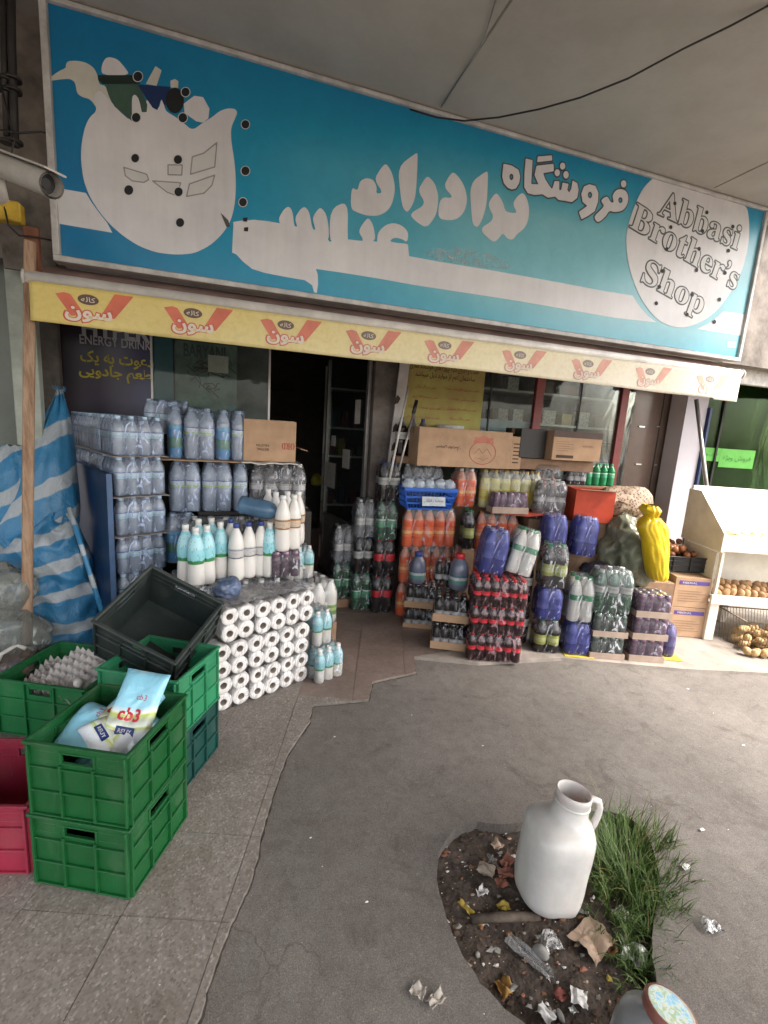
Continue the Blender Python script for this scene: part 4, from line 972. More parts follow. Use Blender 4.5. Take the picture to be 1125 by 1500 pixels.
# mid-left stack: big water bottles
def bigrow(x0, y0, z, n, ks, rot, lb, depth=3, kind='water15', fm=FILM):
    out = []
    for i in range(n):
        out.append(pack(kind, 2, depth, x0+i*.181*math.cos(R(rot)), y0+i*.181*math.sin(R(rot)), z, rot, lb % ks[i], group='big water bottle packs', name='water_pack', cat='water pack', fm=fm))
    return out
bigrow(-.375, 2.96, .930, 2, ('beside the small water packs', 'in the middle of the row'), 3, 'pack of big water bottles with lime and white labels, %s')
pack('water15', 1, 3, -.375+.363, 2.98, .930, 3, 'single row of big water bottles at the end by the dark bottles', group='big water bottle packs', name='water_pack', cat='water pack')
pack('dark15', 4, 3, .085, 3.0, .930, 1, 'pack of clear and dark bottles under the white board next to the doorway', name='bottle_pack', gap=.001)
for (a, z0_) in ((-.375, .62), (-.375, .31), (-.375, 0.0)):
    for i in range(3):
        if z0_ > .5 or True:
            pass
pack('water15b', 2, 3, -.40, 2.93, .618, 3, 'big water bottles in blue and green wrap, half hidden behind the aqua bottles', group='printed water packs', name='water_pack', cat='water pack', fm=FILM)
carton(-.215, 2.99, .31, .70, .30, .616, 3, 'dark carton buried in the stack under the big water bottles', mat('black_box', (.018, .015, .014), .5))
pack('dark15', 6, 1, -.27, 2.84, .614, 3, 'film-wrapped clear bottles filling the shade behind the yoghurt drinks', fm=FILM)
carton(-.40, 2.96, .0, .88, .32, .306, 3, 'low brown carton at the foot of the stack behind the toilet rolls', M_CARDD)
board(-.42, 2.93, 1.236, .50, .40, 3, 'thin brown card sheet under the blue-printed water packs', M_CARD)
pk = pack('water15b', 1, 3, -.385, 3.00, 1.243, 3, 'big water bottles in bright blue wrap with green print, first column', group='printed water packs', name='water_pack', cat='water pack')
pk = pack('water15', 2, 3, -.295, 2.99, 1.243, 3, 'pair of big water bottles with white tops between two blue wraps', group='printed water packs', name='water_pack', cat='water pack')
pk = pack('water15b', 1, 3, -.115, 3.0, 1.243, 3, 'narrow blue-wrapped water bottle column beside the cardboard box', group='printed water packs', name='water_pack', cat='water pack')
pk = pack('water15', 1, 3, -.057-.02+.05, 3.0, 1.243, 3, 'end column of big water bottles with a dark blue label beside the cardboard box', group='printed water packs', name='water_pack', cat='water pack')
bd = board(.035, 2.93, 1.237, .345, .42, 3, 'bent white board carrying the cardboard box above the dark bottles', mat('white_board', (.58, .56, .53), .5), th=.006, cat='board', name='white_board', warp=.012)
# cardboard box printed upside down
bx_ = carton(.045, 3.0, 1.246, .32, .28, .255, 2, 'brown cardboard box printed upside down, on the white board beside the doorway')
text('MILSTIN', M_INK, bx_, plane_M((.115, -.0015, .10), (1, 0, 0), rot=math.pi), width=.075)
text('BISTINC', M_INK, bx_, plane_M((.115, -.0015, .075), (1, 0, 0), rot=math.pi), width=.075)
text(serif('ORD'), M_INKR, bx_, plane_M((.272, -.0015, .10), (1, 0, 0), rot=math.pi), width=.08, height=.042)
mb = MB(); mb.box((.3205, .0, .17), (.365, .24, .174), M=Matrix.Rotation(.25, 4, 'Y')); mb.build('flap', M_CARD, bx_)

# doogh and milk bottles on the support carton
carton(-.33, 2.52, .0, .70, .36, .308, 8, 'brown carton standing low behind the toilet roll stack', M_CARDD)
pack('dark15', 7, 4, -.33, 2.50, .309, 8, 'dark film-wrapped bottles carrying the loose yoghurt drinks', fm=FILM)
def loose(kind, px, py, Y, z, label, group=None, tilt=(0, 0), cat='bottle'):
    """a loose bottle standing on height z, under the point seen at px"""
    p = onY(px, py, Y); b, c, ls, r, H = kmesh(kind)
    o = link('bottle', b, None, (p.x, Y, z), (tilt[0], tilt[1], random.uniform(0, 6)))
    link('cap', c, o)
    for l in ls: link('label', l, o)
    return tag(o, label, cat, group)
g1 = 'aqua and white yoghurt drink bottles'
for i, (px, Y, lb) in enumerate([(272, 2.60, 'aqua-sleeved yoghurt drink bottle at the left end of the loose row'), (287, 2.53, 'aqua-sleeved yoghurt drink bottle standing furthest forward'), (303, 2.58, 'aqua-sleeved yoghurt drink bottle, third of the front row'), (323, 2.66, 'aqua-sleeved yoghurt drink bottle at the right end next to the grey-labelled one'), (291, 2.74, 'aqua-sleeved bottle in the back row showing only its white cap, nearer the water packs'), (310, 2.77, 'aqua-sleeved bottle in the back row between two front bottles')]):
    loose('doogh', px, 800, Y, .612, lb, g1)
g2 = 'white yoghurt drink bottles with banded labels'
for px, Y, k, lb in [(346, 2.62, 'dooghw', 'white bottle with grey oval label and navy cap, first beside the aqua ones'), (364, 2.66, 'dooghw', 'white bottle with grey oval label and navy cap, second from the aqua ones'), (338, 2.75, 'dooghw', 'white bottle behind the two grey-labelled ones'), (395, 2.66, 'doogh', 'white bottle with pale aqua label in the hazy wrap'), (382, 2.68, 'dooghw', 'hazily wrapped white bottle beside the pale aqua label')]:
    loose(k, px, 800, Y, .612, lb, g2)
for i, (px, Y) in enumerate([(414, 2.64), (430, 2.68), (403, 2.76), (420, 2.80), (436, 2.80), (392, 2.88)]):
    loose('dooghb', px, 770, Y, .770, 'white bottle with brown banded label, %s' % ['front one nearest the blue bottle', 'front one nearest the doorway', 'behind, at the left', 'behind, in the middle', 'behind, nearest the doorway', 'furthest back under the blue bottle'][i], 'white bottles with brown labels')
pack('canv', 3, 6, .20, 2.60, .614, 8, 'dark wrapped cans under the brown-labelled white bottles', name='can_pack', cat='can pack', fm=FILM)
# large blue water bottle lying on its side
p = onY(358, 748, 2.74); q = onY(412, 768, 2.62); d = Vector((q.x-p.x, q.y-p.y, 0)); ang = math.atan2(d.y, d.x)
t = empty('lying_bottle', (p.x, 2.76, 1.01), (0, R(98), R(-22)), 'large empty blue water bottle lying on its side on the white bottles', 'bottle')
M_BLUEB = mat('blue_pet', (.20, .38, .60), .12, trans=.55, ior=1.15, coat=.5)
mb = MB(); mb.lathe([(.03,0),(.052,.01),(.055,.03),(.050,.05),(.055,.065),(.050,.09),(.055,.105),(.055,.17),(.046,.20),(.02,.225),(.016,.24)], 18); mb.build('bottle_body', M_BLUEB, t, (0, 0, -.03))
# small white bottles nearer the doorway, milk with green labels
pack('milk1', 3, 4, .40, 2.67, .245, 25, 'wrapped pack of white milk bottles with green labels beside the toilet rolls', name='milk_pack', cat='milk pack')
carton(.40, 2.675, .0, .26, .36, .243, 25, 'brown carton hidden under the green-labelled milk', M_CARDD)
pack('milk05', 4, 4, .24, 2.78, .52, 18, 'pack of small dark-capped bottles behind the toilet rolls, under the brown-labelled ones', name='bottle_pack', cat='bottle pack', gap=.002, mixk=['milk05', 'dark15'] if False else None)
carton(.22, 2.80, .0, .30, .30, .515, 18, 'tall dark carton behind the white milk bottles', mat('black_box', (.018, .015, .014), .5))
for li in range(1):
    pack('milk05', 3, 4, .46, 2.44, .006, 25, 'lower pack of small white and aqua bottles by the doorway floor', name='bottle_pack', group='small aqua-capped bottle packs')
pack('milk05', 2, 3, .45, 2.50, .216, 25, 'upper pack of small aqua-capped bottles by the doorway', name='bottle_pack', group='small aqua-capped bottle packs')

# ---------------------------------------------------------------- RIGHT STACKS
RB = -20
G1 = 'soft drink packs stacked right of the door'
def gb(x, y): p = G(x, y); return p.x, p.y
# by the doorway: green, clear, dark packs
xA_, xB_, xC_ = onY(489, 800, 3.58).x, onY(521, 800, 3.48).x, onY(551, 800, 3.40).x
mb = MB(); mb.box((xA_-.02, 3.56, .012), (xA_+.20, 3.90, .085)); tag(mb.build('low_plinth', M_CARDD, bevel=.003), 'low dark plinth under the green bottles nearest the doorway', 'plinth')
pack('green15n', 2, 2, xA_, 3.58, .087, 0, 'pack of dark green bottles low down nearest the doorway', group=G1)
pack('clear15', 2, 2, xA_, 3.58, .393, 0, 'pack of clear bottles standing on the green ones nearest the doorway', group=G1, fm=FILM)
pack('green15n', 2, 2, xB_-.01, 3.48, .018, 0, 'pack of green bottles on the floor beside the red-labelled cola', group=G1)
pack('cola15p', 2, 2, xB_-.01, 3.48, .324, 0, 'pack of dark bottles with pale labels between green and clear packs', group=G1, fm=FILM_D)
pack('clear15', 2, 2, xB_-.01, 3.48, .630, 0, 'pack of milky clear bottles above the pale-labelled dark ones', group=G1)
pack('cola15', 2, 2, xC_-.01, 3.40, .018, -6, 'red-labelled cola bottles on the floor, lowest of their column', group=G1, fm=FILM_D)
pack('cola15', 2, 2, xC_-.01, 3.40, .324, -6, 'red-labelled cola bottles standing on another cola pack', group=G1, fm=FILM_D)
pack('green15n', 2, 2, xC_-.01, 3.40, .630, -6, 'green bottles in film above the red-labelled cola', group=G1)
pack('cola15p', 2, 2, xC_-.01, 3.40, .936, -6, 'dark bottles with cream labels at the top of the column touching the basket', group=G1, fm=FILM_D)
for k in range(3): 
    carton(1.32, 3.46, .31*k, .9, .20, .305, -6, ['lowest', 'middle', 'upper'][k]+' brown carton behind the orange soda rows', M_CARDD)
# energy drink trays in front
def tray2(kind, nx, ny, x, y, z, rot, lb, fm=FILM_D, card=M_CARD, th=.045, **k): return pack(kind, nx, ny, x, y, z, rot, lb, fm=fm, tray=(card, th), name='drink_tray', cat='drinks tray', **k)
GT = 'shrink-wrapped drink trays'
for k in range(2):
    tray2('glass', 4, 3, 1.235, 3.12, .0+k*.176, -22, ['lower', 'upper'][k]+' tray of dark glass bottles behind, next to the cola by the door', group=GT, th=.05)
for k in range(2):
    tray2('glass', 4, 4, 1.30, 2.74, .024+k*.200, -24, ['lower', 'upper'][k]+' tray of dark glass bottles in film just left of the red cola block', group=GT, th=.055)
# cola block
for k in range(3):
    pack('coke03', 6, 4, 1.47, 2.535, .024+k*.189, RB, 'pack of small red-capped cola bottles, %s of the three-pack block' % ['bottom', 'middle', 'top'][k], group='small cola bottle packs', fm=film_mat('cola_film', tint=(1, .93, .93), haze=.02, hcol=(.9, .55, .6), hi=.30, refl=.6))
# grey jugs over the trays
def jug(kind_label, px, Y, z, capm, rot=0, s=1.0):
    p = onY(px, 830, Y); t = empty('detergent_jug', (p.x, Y, z), rot, kind_label, 'jug')
    mb = MB(); mb.lathe([(r*s*.9, q*s) for r, q in PJUG], 18, sq=2.6); mb.build('jug_body', M_DGREY, t)
    mb = MB(); mb.lathe([(.030*s, .222*s), (.032*s, .226*s), (.032*s, .252*s), (.029*s, .256*s)], 16); mb.build('cap', capm, t)
    mb = MB(); mb.tube([(.0, .03*s, .19*s), (.0, .075*s, .175*s), (.0, .085*s, .12*s), (.0, .06*s, .07*s)], .010*s, 8); mb.build('handle', M_DGREY, t)
    mb = MB(); mb.lathe([(.0645*s, .05*s), (.0645*s, .11*s)], 18, sq=2.6, cap=False); mb.build('label', lab('label_teal', [(0, (.10, .25, .22)), (.4, (.45, .47, .45)), (.75, (.08, .14, .22))]), t)
    return t
jug('blue-grey plastic jug without a visible cap standing on the rear dark tray', 612, 3.16, .352, M_CAPN, 0, .95)
jug('grey translucent jug with a bright red screw cap', 673, 2.80, .425, M_CAPR, 0, 1.0)
pack('glass', 2, 2, 1.37, 2.92, .425, -20, 'small dark bottles with grey labels squeezed behind the red-capped jug', group=G1, fm=FILM_D)
# orange row
pack('orange15', 5, 1, 1.235, 3.275, .600, -4, 'row of five orange sodas with white caps under the blue basket', group='orange soda packs', fm=film_mat('clear_film', haze=.03, hi=.25))
pack('orange15', 6, 1, 1.24, 3.30, .30, -4, 'orange soda pack hidden behind the grey jugs', group='orange soda packs')
pack('orange15', 6, 1, 1.24, 3.32, .0, -4, 'orange soda pack on the floor behind the dark trays', group='orange soda packs')
pack('orange15o', 4, 1, 1.82, 3.19, .600, -10, 'pack of orange sodas in film under the lemon drinks', group='orange soda packs')
pack('orange15o', 4, 1, 1.82, 3.20, .30, -10, 'orange sodas in the middle layer behind the blue detergent', group='orange soda packs')
pack('orange15o', 4, 1, 1.82, 3.21, .0, -10, 'orange sodas in the floor layer behind the cola block', group='orange soda packs')
pack('malt15', 1, 2, 1.70, 3.16, .610, -10, 'dark bottle in film with a lime label between the orange packs', group=G1, fm=FILM_D)
carton(1.70, 3.17, .0, .10, .20, .605, -10, 'narrow carton between the orange soda packs', M_CARDD)
# upper row
pack('orange15', 2, 2, 1.655, 3.27, .925, -4, 'two orange sodas with pink-white caps beside the blue basket', group='orange soda packs')
pack('lemon15', 6, 2, 1.855, 3.25, .925, -8, 'long pack of pale lemon drinks with yellow labels', group='lemon drink packs')
pack('orange15o', 2, 2, 2.42, 3.28, .925, -8, 'orange-capped drinks at the end of the lemon row', group='orange soda packs')
rc = board(1.96, 3.06, .905, .50, .34, -12, 'red and brown cardboard tray sheet sticking out under the lemon drinks', mat('red_card', (.45, .06, .03), .6, var=.2), warp=.014, cat='cardboard sheet')
pack('clear15', 4, 1, 1.275, 3.475, .932, -4, 'row of clear-necked bottles standing right behind the blue basket', group=G1)
tray2('canv', 5, 2, 1.875, 3.07, .915, -8, 'small tray of silver-violet cans wedged in front of the lemon drinks', fm=FILM_V, card=M_CARDG, th=.05, group=GT)
# blue basket
bk = empty('blue_basket', (1.42, 3.33, .912), R(-4), 'blue plastic basket full of clear crumpled packets with a white label', 'basket')
M_BASK = mat('basket_blue', (.015, .10, .45), .35, var=.1)
def basket_wall(mb, w0, d0, w1, d1, h, th=.004):
    c0 = [(-w0/2,-d0/2),(w0/2,-d0/2),(w0/2,d0/2),(-w0/2,d0/2)]; c1 = [(-w1/2,-d1/2),(w1/2,-d1/2),(w1/2,d1/2),(-w1/2,d1/2)]
    for i in range(4):
        a, b = Vector(c0[i]), Vector(c0[(i+1) % 4]); c, d = Vector(c1[i]), Vector(c1[(i+1) % 4])
        nb = 14 if i % 2 == 0 else 9
        for k in range(nb+1):
            t_ = k/nb; p, q = a.lerp(b, t_), c.lerp(d, t_); mb.bar((p.x, p.y, 0), (q.x, q.y, h), .008 if 0 < k < nb else .012, .004, up=(b-a).to_3d())
        for f in (0, .30, .62, .98):
            p, q = a.lerp(c, f), b.lerp(d, f); mb.bar((p.x, p.y, h*f), (q.x, q.y, h*f), .005, .012 if f < .9 else .022)
mb = MB(); basket_wall(mb, .34, .20, .42, .26, .15); mb.build('basket_wall', M_BASK, bk)
mb = MB(); mb.box((-.17, -.10, -.002), (.17, .10, .003)); mb.build('basket_floor', M_BASK, bk)
mb = MB(); mb.box((-.215, -.137, .143), (.215, -.129, .165)); mb.box((-.215, .129, .143), (.215, .137, .165)); mb.box((-.215, -.1285, .143), (-.207, .1285, .165)); mb.box((.207, -.1285, .143), (.215, .1285, .165)); mb.build('rim', M_BASK, bk, bevel=.002)
mb = MB(); MT = Matrix.Translation((.02, -.133, .065)) @ Matrix.Rotation(-.22, 4, 'X'); mb.box((-.09, -.003, -.035), (.095, .0, .035), M=MT)
mb.build('label', mat('label_paper', (.42, .46, .50), .5, var=.12, vscale=30), bk)
text('محلول الکلی', M_INK, bk, plane_M((.02, -.1375, .066), (1, 0, 0)), width=.15, height=.032)
# ---- columns right of the cola block
pack('cola15p', 2, 2, 1.86, 2.72, .024, -20, 'dark cola bottles with pale labels on the ground behind the red cola block', group=G1, fm=FILM_D)
pack('cola15p', 2, 2, 1.86, 2.73, .330, -20, 'dark cola bottles, upper pack behind the red cola block', group=G1, fm=FILM_D)
def fp(x, y, z=.024): return (x, y, z)
x3, y3 = 2.00, 2.545
pack('malt10', 2, 2, x3, y3, .024, RB, 'dark malt bottles with lime labels at the bottom of their column', group=G1, fm=FILM_D)
pack('deterg_s', 2, 2, x3-.0, y3+.02, .262, RB, 'small blue detergent bottles in lilac film between two malt packs', group='blue detergent packs', fm=FILM_B)
pack('malt15', 2, 2, x3+.01, y3+.03, .490, RB, 'tall dark malt bottles with lime labels at the top of their column', group=G1, fm=FILM)
x4, y4 = 2.20, 2.47
pack('deterg_s', 2, 2, x4, y4, .030, RB, 'blue detergent bottles in film on a yellow sheet at the front', group='blue detergent packs', fm=FILM_B)
board(x4-.01, y4-.02, .023, .20, .2, RB, 'thin yellow plastic sheet under the blue detergent at the front', mat('yellow_sheet', (.55, .43, .05), .5), th=.003, cat='plastic sheet', name='plastic_sheet', warp=.002)
pack('milkg', 2, 2, x4, y4+.02, .262, RB, 'white bottles with green and aqua labels on the front blue detergent', name='milk_pack', cat='milk pack')
x5, y5 = 2.36, 2.405
for k in range(2): tray2('can', 4, 3, x5, y5, .024+k*.160, RB, ['lower', 'upper'][k]+' tray of dark green cans under the green bottles', group=GT, card=M_CARDG, th=.042, fm=FILM)
pack('green15', 3, 2, x5-.02, y5+.02, .344, RB, 'pack of half-clear green bottles with white caps on the can trays', group=G1)
x6, y6 = 2.615, 2.315
for k in range(3): tray2('canv', 4, 3, x6, y6, .024+k*.161, RB, ['bottom', 'middle', 'top'][k]+' tray of violet cans in front of the brown printed cartons', group=GT, card=M_CARDG, th=.045, fm=FILM_V)
# ---- behind: supports and upper packs
for k in range(2): carton(2.16, 3.02, .31*k, .72, .26, .306, -14, ['lower', 'upper'][k]+' plain carton deep in the stack behind the malt bottles', M_CARDD)
carton(2.56, 2.72, .0, .55, .26, .40, -18, 'plain carton under the olive bag behind the green bottles', M_CARDD)
pack('deterg', 2, 2, 2.215, 2.86, .640, -16, 'tall blue detergent bottles in lilac film, pack on the left of two', group='blue detergent packs', fm=FILM_B)
pack('deterg', 2, 2, 2.44, 2.80, .650, -16, 'tall blue detergent bottles in lilac film leaning beside the red box', group='blue detergent packs', fm=FILM_B, tilt=(R(-4), R(5), R(-16)))
carton(2.23, 3.10, .616, .30, .20, .25, -14, 'dark carton behind the blue detergent', M_CARDD)
pack('clear15', 3, 1, 2.25, 3.03, .76, -14, 'clear bottles showing their white tops behind the blue detergent', group=G1) if False else None
pack('cola15p', 3, 2, 2.36, 3.29, .985, -8, 'dark cola bottles with white print under the dark-sided carton', group=G1, fm=FILM_D)
pack('clear15', 3, 1, 2.26, 3.09, .870, -12, 'clear-topped dark bottles in front of the upper cola pack', group=G1, fm=FILM, mixk=['dark15'])
carton(2.36, 3.31, .60, .60, .22, .382, -8, 'plain carton deep below the upper cola pack', M_CARDD)
pack('glass', 3, 2, 2.70, 3.28, 1.13, -8, 'small dark beer-like bottles with blue labels beside the green ones', group=G1, fm=FILM)
carton(2.66, 3.26, .985, .50, .24, .14, -8, 'flat dark carton under the small green bottles', M_CARDD)
pack('green15n', 4, 1, 2.90, 3.30, 1.128, -8, 'short pack of green bottles behind the red box', group=G1, fm=FILM, film_on=True) if False else None
MB_ = [(r*.8, z*.62) for r, z in P15]; KIND['green05'] = (MB_, .16, M_GRCL, liquid('bright_green', (.03, .33, .13), trans=.4), (.176, .190, .013, M_CAPG), [(.07, .11, LB_GREEN)])
pack('green05', 4, 2, 2.875, 3.27, 1.128, -8, 'small bright green bottles in a row behind the red box', group=G1, fm=FILM, film_on=False)
# white milk and blue detergent lying against each other on the cola block
pack('deterg', 2, 2, 1.545, 2.62, .600, -14, 'tall blue detergent bottles in lilac film standing on the red cola block', group='blue detergent packs', fm=FILM_B, tilt=(0, R(6), R(-14)))
pack('milkg', 2, 2, 1.715, 2.56, .620, -14, 'large white bottles with green bands and caps tilted on the red cola block', name='milk_pack', cat='milk pack', tilt=(R(-6), R(14), R(-14)), fm=FILM)
# big cartons on top
bx_ = carton(1.315, 3.30, 1.236, .80, .26, .292, -1, 'large light brown cardboard box with a red pot emblem, on the orange and lemon drinks')
text('نسیس مهرسازه', M_INK, bx_, plane_M((.25, -.0015, .145), (1, 0, 0), rot=math.pi), width=.21, height=.04)
P = ell(.545, .12, .115, .09, n=36); P = np.array(P); X, Z = np.meshgrid(np.arange(.4, .7, .004), np.arange(.0, .26, .004)); F = poly_sdf(P, X, Z)
MTb = Matrix(((1,0,0,0),(0,0,-1,-.0015),(0,1,0,0),(0,0,0,1)))
sdf_mesh('print_line', np.abs(F)-.0028, .4, 0, .004, M_INKR, bx_, 0, M=MTb)
flat_poly('print_crown', [(.455,.19),(.47,.245),(.50,.235),(.545,.258),(.59,.235),(.625,.245),(.638,.19),(.545,.20)], mat('crown_ink', (.46, .17, .12), .8), bx_, .0004, M=MTb)
for l in ([(.47,.11),(.51,.155),(.545,.115),(.58,.155),(.625,.10)], [(.48,.08),(.53,.075),(.55,.06),(.60,.085)]):
    for a, b in zip(l, l[1:]): 
        mb = MB(); mb.bar((a[0], -.0018, a[1]), (b[0], -.0018, b[1]), .003, .0006, up=(0, 1, 0)); mb.build('print_line', M_INKR, bx_)
mb = MB(); mb.box((.8008, .01, .0), (.8016, .25, .0)) if False else None
t2 = carton(2.125, 3.305, 1.236, .10, .24, .265, -1, 'narrow brown carton side with printed lines beside the large emblem box')
for k in range(6):
    mb = MB(); mb.box((.02, -.0016, .05+k*.03), (.075, -.0008, .06+k*.03)); mb.build('print_line', M_INK, t2)
bx_ = carton(2.44, 3.20, 1.335, .46, .26, .235, -3, 'light brown carton with dark brown top edge and a black side')
mb = MB(); mb.box((-.0005, -.0022, .185), (.4605, -.001, .2352)); mb.build('dark_band', mat('band_brown', (.07, .04, .03), .6), bx_)
mb = MB(); mb.box((.04, -.0022, .018), (.20, -.001, .042)); mb.build('print_bar', M_INK, bx_)
for k in range(5): mb = MB(); mb.box((.03, -.0018, .075+k*.018), (.19 if k % 2 else .15, -.001, .079+k*.018)); mb.build('print_line', M_CARDD, bx_)
text('KITCHEN', M_CARDD, bx_, plane_M((.33, -.0018, .12), (1, 0, 0)), width=.1)
carton(2.20, 3.30, 1.335, .235, .26, .235, -3, 'black-sided box between the emblem box and the banded carton', mat('black_box', (.018, .015, .014), .5))
carton(2.21, 3.335, 1.24, .70, .22, .09, -8, 'flat carton bridging the bottles under the banded box', M_CARDD)
# red open box, patterned bag
rb_ = empty('red_box', (2.545, 2.98, .875), R(-22), 'open red cardboard box lying tilted below the small green bottles', 'box')
mr = mat('red_box', (.50, .055, .02), .55, var=.12)
mb = MB(); mb.box((0, 0, 0), (.30, .008, .25)); mb.box((0, .008, 0), (.008, .22, .25)); mb.box((.292, .008, 0), (.30, .22, .25)); mb.box((.008, .008, 0), (.292, .22, .006)); mb.box((.0, .22, 0), (.30, .228, .25)); mb.build('box_body', mr, rb_)
mb = MB(); mb.box((.01, -.09, .245), (.29, .0, .25), M=Matrix.Rotation(-.15, 4, 'X')); mb.box((.30, .0, .245), (.36, .2, .25), M=Matrix.Rotation(.2, 4, 'Y')); mb.build('flap', M_CARD, rb_)
carton(2.52, 3.0, .64, .42, .22, .232, -20, 'plain carton under the open red box', M_CARDD)
for k in range(2):
    pr = carton(3.27, 2.60, .024+k*.246, .275, .30, .243, -20, ['lower', 'upper'][k]+' brown printed carton with a violet stripe beside the white stall')
    mb = MB(); mb.box((.03, -.0018, .185), (.26, -.001, .215)); mb.build('violet_stripe', mat('violet_ink', (.10, .06, .26), .6), pr)
    text('FIBERIAL', mat('paper_white', (.6, .57, .52), .6), pr, plane_M((.11, -.0026, .20), (1, 0, 0)), width=.11, height=.016)
    for q in range(5): mb = MB(); mb.box((.035, -.0018, .05+q*.02), (.24-(q % 3)*.03, -.001, .054+q*.02)); mb.build('print_line', M_CARDD, pr)
carton(3.02, 2.66, .024, .235, .25, .44, -20, 'darker carton side in shade behind the violet cans', M_CARDD)
# ================================================================ SHOP FRONT
M_GLASS = film_mat('window_glass', tint=(.86, .90, .88), haze=.01, hi=.03, wr=2, rough=.04, refl=.35)
M_GLASSG = film_mat('green_glass', tint=(.45, .62, .40), haze=.05, hcol=(.10, .22, .05), hi=.12, wr=2, rough=.05, refl=.5)
M_REDF = mat('red_frame', (.22, .035, .03), .45, var=.15)
M_PAPER = mat('paper_white', (.55, .53, .50), .7, var=.06)
def fx(px, py=600): return onY(px, py, FAC_Y).x
# energy drink poster pane
wn = empty('poster_window', (-1.10, FAC_Y, .3), 0, 'shop window with a dark purple energy drink poster in white and yellow lettering', 'window')
def m_post(nt, N, L, oc, b):
    sx = N('ShaderNodeSeparateXYZ'); L(oc, sx.inputs[0]); n = noise_n(N, L, oc, 2.5, 4, .6)
    f = math_n(N, L, 'ADD', math_n(N, L, 'MULTIPLY', sx.outputs[0], 1.3), math_n(N, L, 'MULTIPLY', math_n(N, L, 'SUBTRACT', n, .5), .6))
    return ramp(N, L, f, [(.0, (.018, .009, .014)), (.4, (.022, .012, .04)), (.8, (.02, .022, .10)), (1, (.03, .06, .18))])
M_POST = node_mat('poster_print', m_post, .3)
mb = MB(); mb.box((0, 0, 0), (.535, .012, 2.0)); mb.build('poster', M_POST, wn)
M_YEL = mat('print_yellow', (.50, .42, .03), .5, var=.05); M_WTX = mat('print_silver', (.42, .42, .44), .5, var=.05)
def wt(s, px0, px1, py, m, h=None, bold=0, Y=FAC_Y, par=None, off=.004, rot=0):
    a, b = onY(px0, py, Y), onY(px1, py, Y); po = par.location
    return text(s, m, par, FRONT((a.x+b.x)/2-po.x, Y-off-po.y, (a.z+b.z)/2-po.z, rot), width=b.x-a.x, height=h, bold=bold)
wt('ENERGY DRINK', 117, 222, 502, M_WTX, .060, .012, par=wn)
wt('HYPER', 120, 220, 484, M_WTX, .12, .04, par=wn)
wt('دعوت به یک', 118, 225, 528, M_YEL, .10, .022, par=wn)
wt('طعم جادویی', 116, 223, 549, M_YEL, .105, .022, par=wn)
# second pane with teal strip and drawing
w2 = empty('glazed_window', (-.555, FAC_Y, .3), 0, 'glass window pane with a teal strip and a pale green sketched sheet behind it', 'window')
mb = MB(); mb.box((.0, 0, 0), (.79, .008, 2.0)); mb.build('pane', M_GLASS, w2)
mb = MB(); mb.box((.0, .012, 0), (.13, .016, 2.0)); mb.build('teal_strip', mat('teal', (.03, .11, .15), .3), w2)
mb = MB(); mb.box((.135, .05, .9), (.56, .056, 1.72)); mb.build('sheet', mat('pale_green_sheet', (.16, .22, .19), .6, var=.25, vscale=6), w2)
mb = MB(); mb.box((.56, .20, .8), (.80, .22, 1.85)); mb.build('sheet', mat('grey_sheet', (.09, .10, .095), .6, var=.25), w2)
mb = MB()
rs = random.Random(5)
for k in range(16):
    x, z = .22+rs.random()*.26, 1.38+rs.random()*.2; pts = [Vector((x, .046, z))]
    for q in range(5): pts.append(pts[-1]+Vector((rs.uniform(-.02, .06), 0, rs.uniform(-.05, .03))))
    mb.tube(pts, .003, 4)
mb.build('drawing', M_INK, w2)
wt('BARYANI', 268, 330, 514, mat('ink_grey', (.05, .07, .07), .6), .09, .02, par=w2, off=-.044)
for (x0, z0, x1, z1) in ((.36, 1.52, .50, 1.64), (.30, 1.1, .37, 1.16), (.50, 1.05, .55, 1.3)):
    mb = MB(); mb.box((x0, .040, z0), (x1, .043, z1)); mb.build('paper', M_PAPER if x0 < .5 else mat('teal', (.03, .11, .15)), w2)
mb = MB(); mb.box((-.012, -.01, 0), (.002, .02, 2.0)); mb.box((.785, -.012, 0), (.80, .03, 2.0)); mb.build('frame', M_ALU, w2)
# dim doorway: open glazed door leaf folded back into the shop
dl = empty('door_leaf', (1.03, FAC_Y+.03, .0), math.atan2(4.55-3.73, .85-1.03), 'open glass door leaf swung back into the dark shop, pasted with small papers', 'door')
DL = .86
mb = MB(); mb.box((0, -.015, .03), (.035, .015, 2.1)); mb.box((DL-.035, -.015, .03), (DL, .015, 2.1)); mb.box((.0355, -.015, .03), (DL-.0355, .015, .07)); mb.box((.0355, -.015, .60), (DL-.0355, .015, .64)); mb.build('frame', M_ALU, dl)
mb = MB(); mb.box((.036, -.004, .64), (DL-.036, .004, 2.1)); mb.build('pane', M_GLASS, dl)
mb = MB(); mb.box((.036, -.006, .07), (DL-.036, .006, .60)); mb.build('kick_panel', mat('grey_panel', (.27, .25, .24), .5, var=.15), dl)
for (a, z, w_, h_) in ((.14, 1.52, .10, .20), (.30, 1.12, .15, .17), (.60, .90, .22, .24), (.62, 1.30, .10, .10)):
    mb = MB(); mb.box((a, .0045, z), (a+w_, .006, z+h_)); mb.build('paper', M_PAPER, dl)
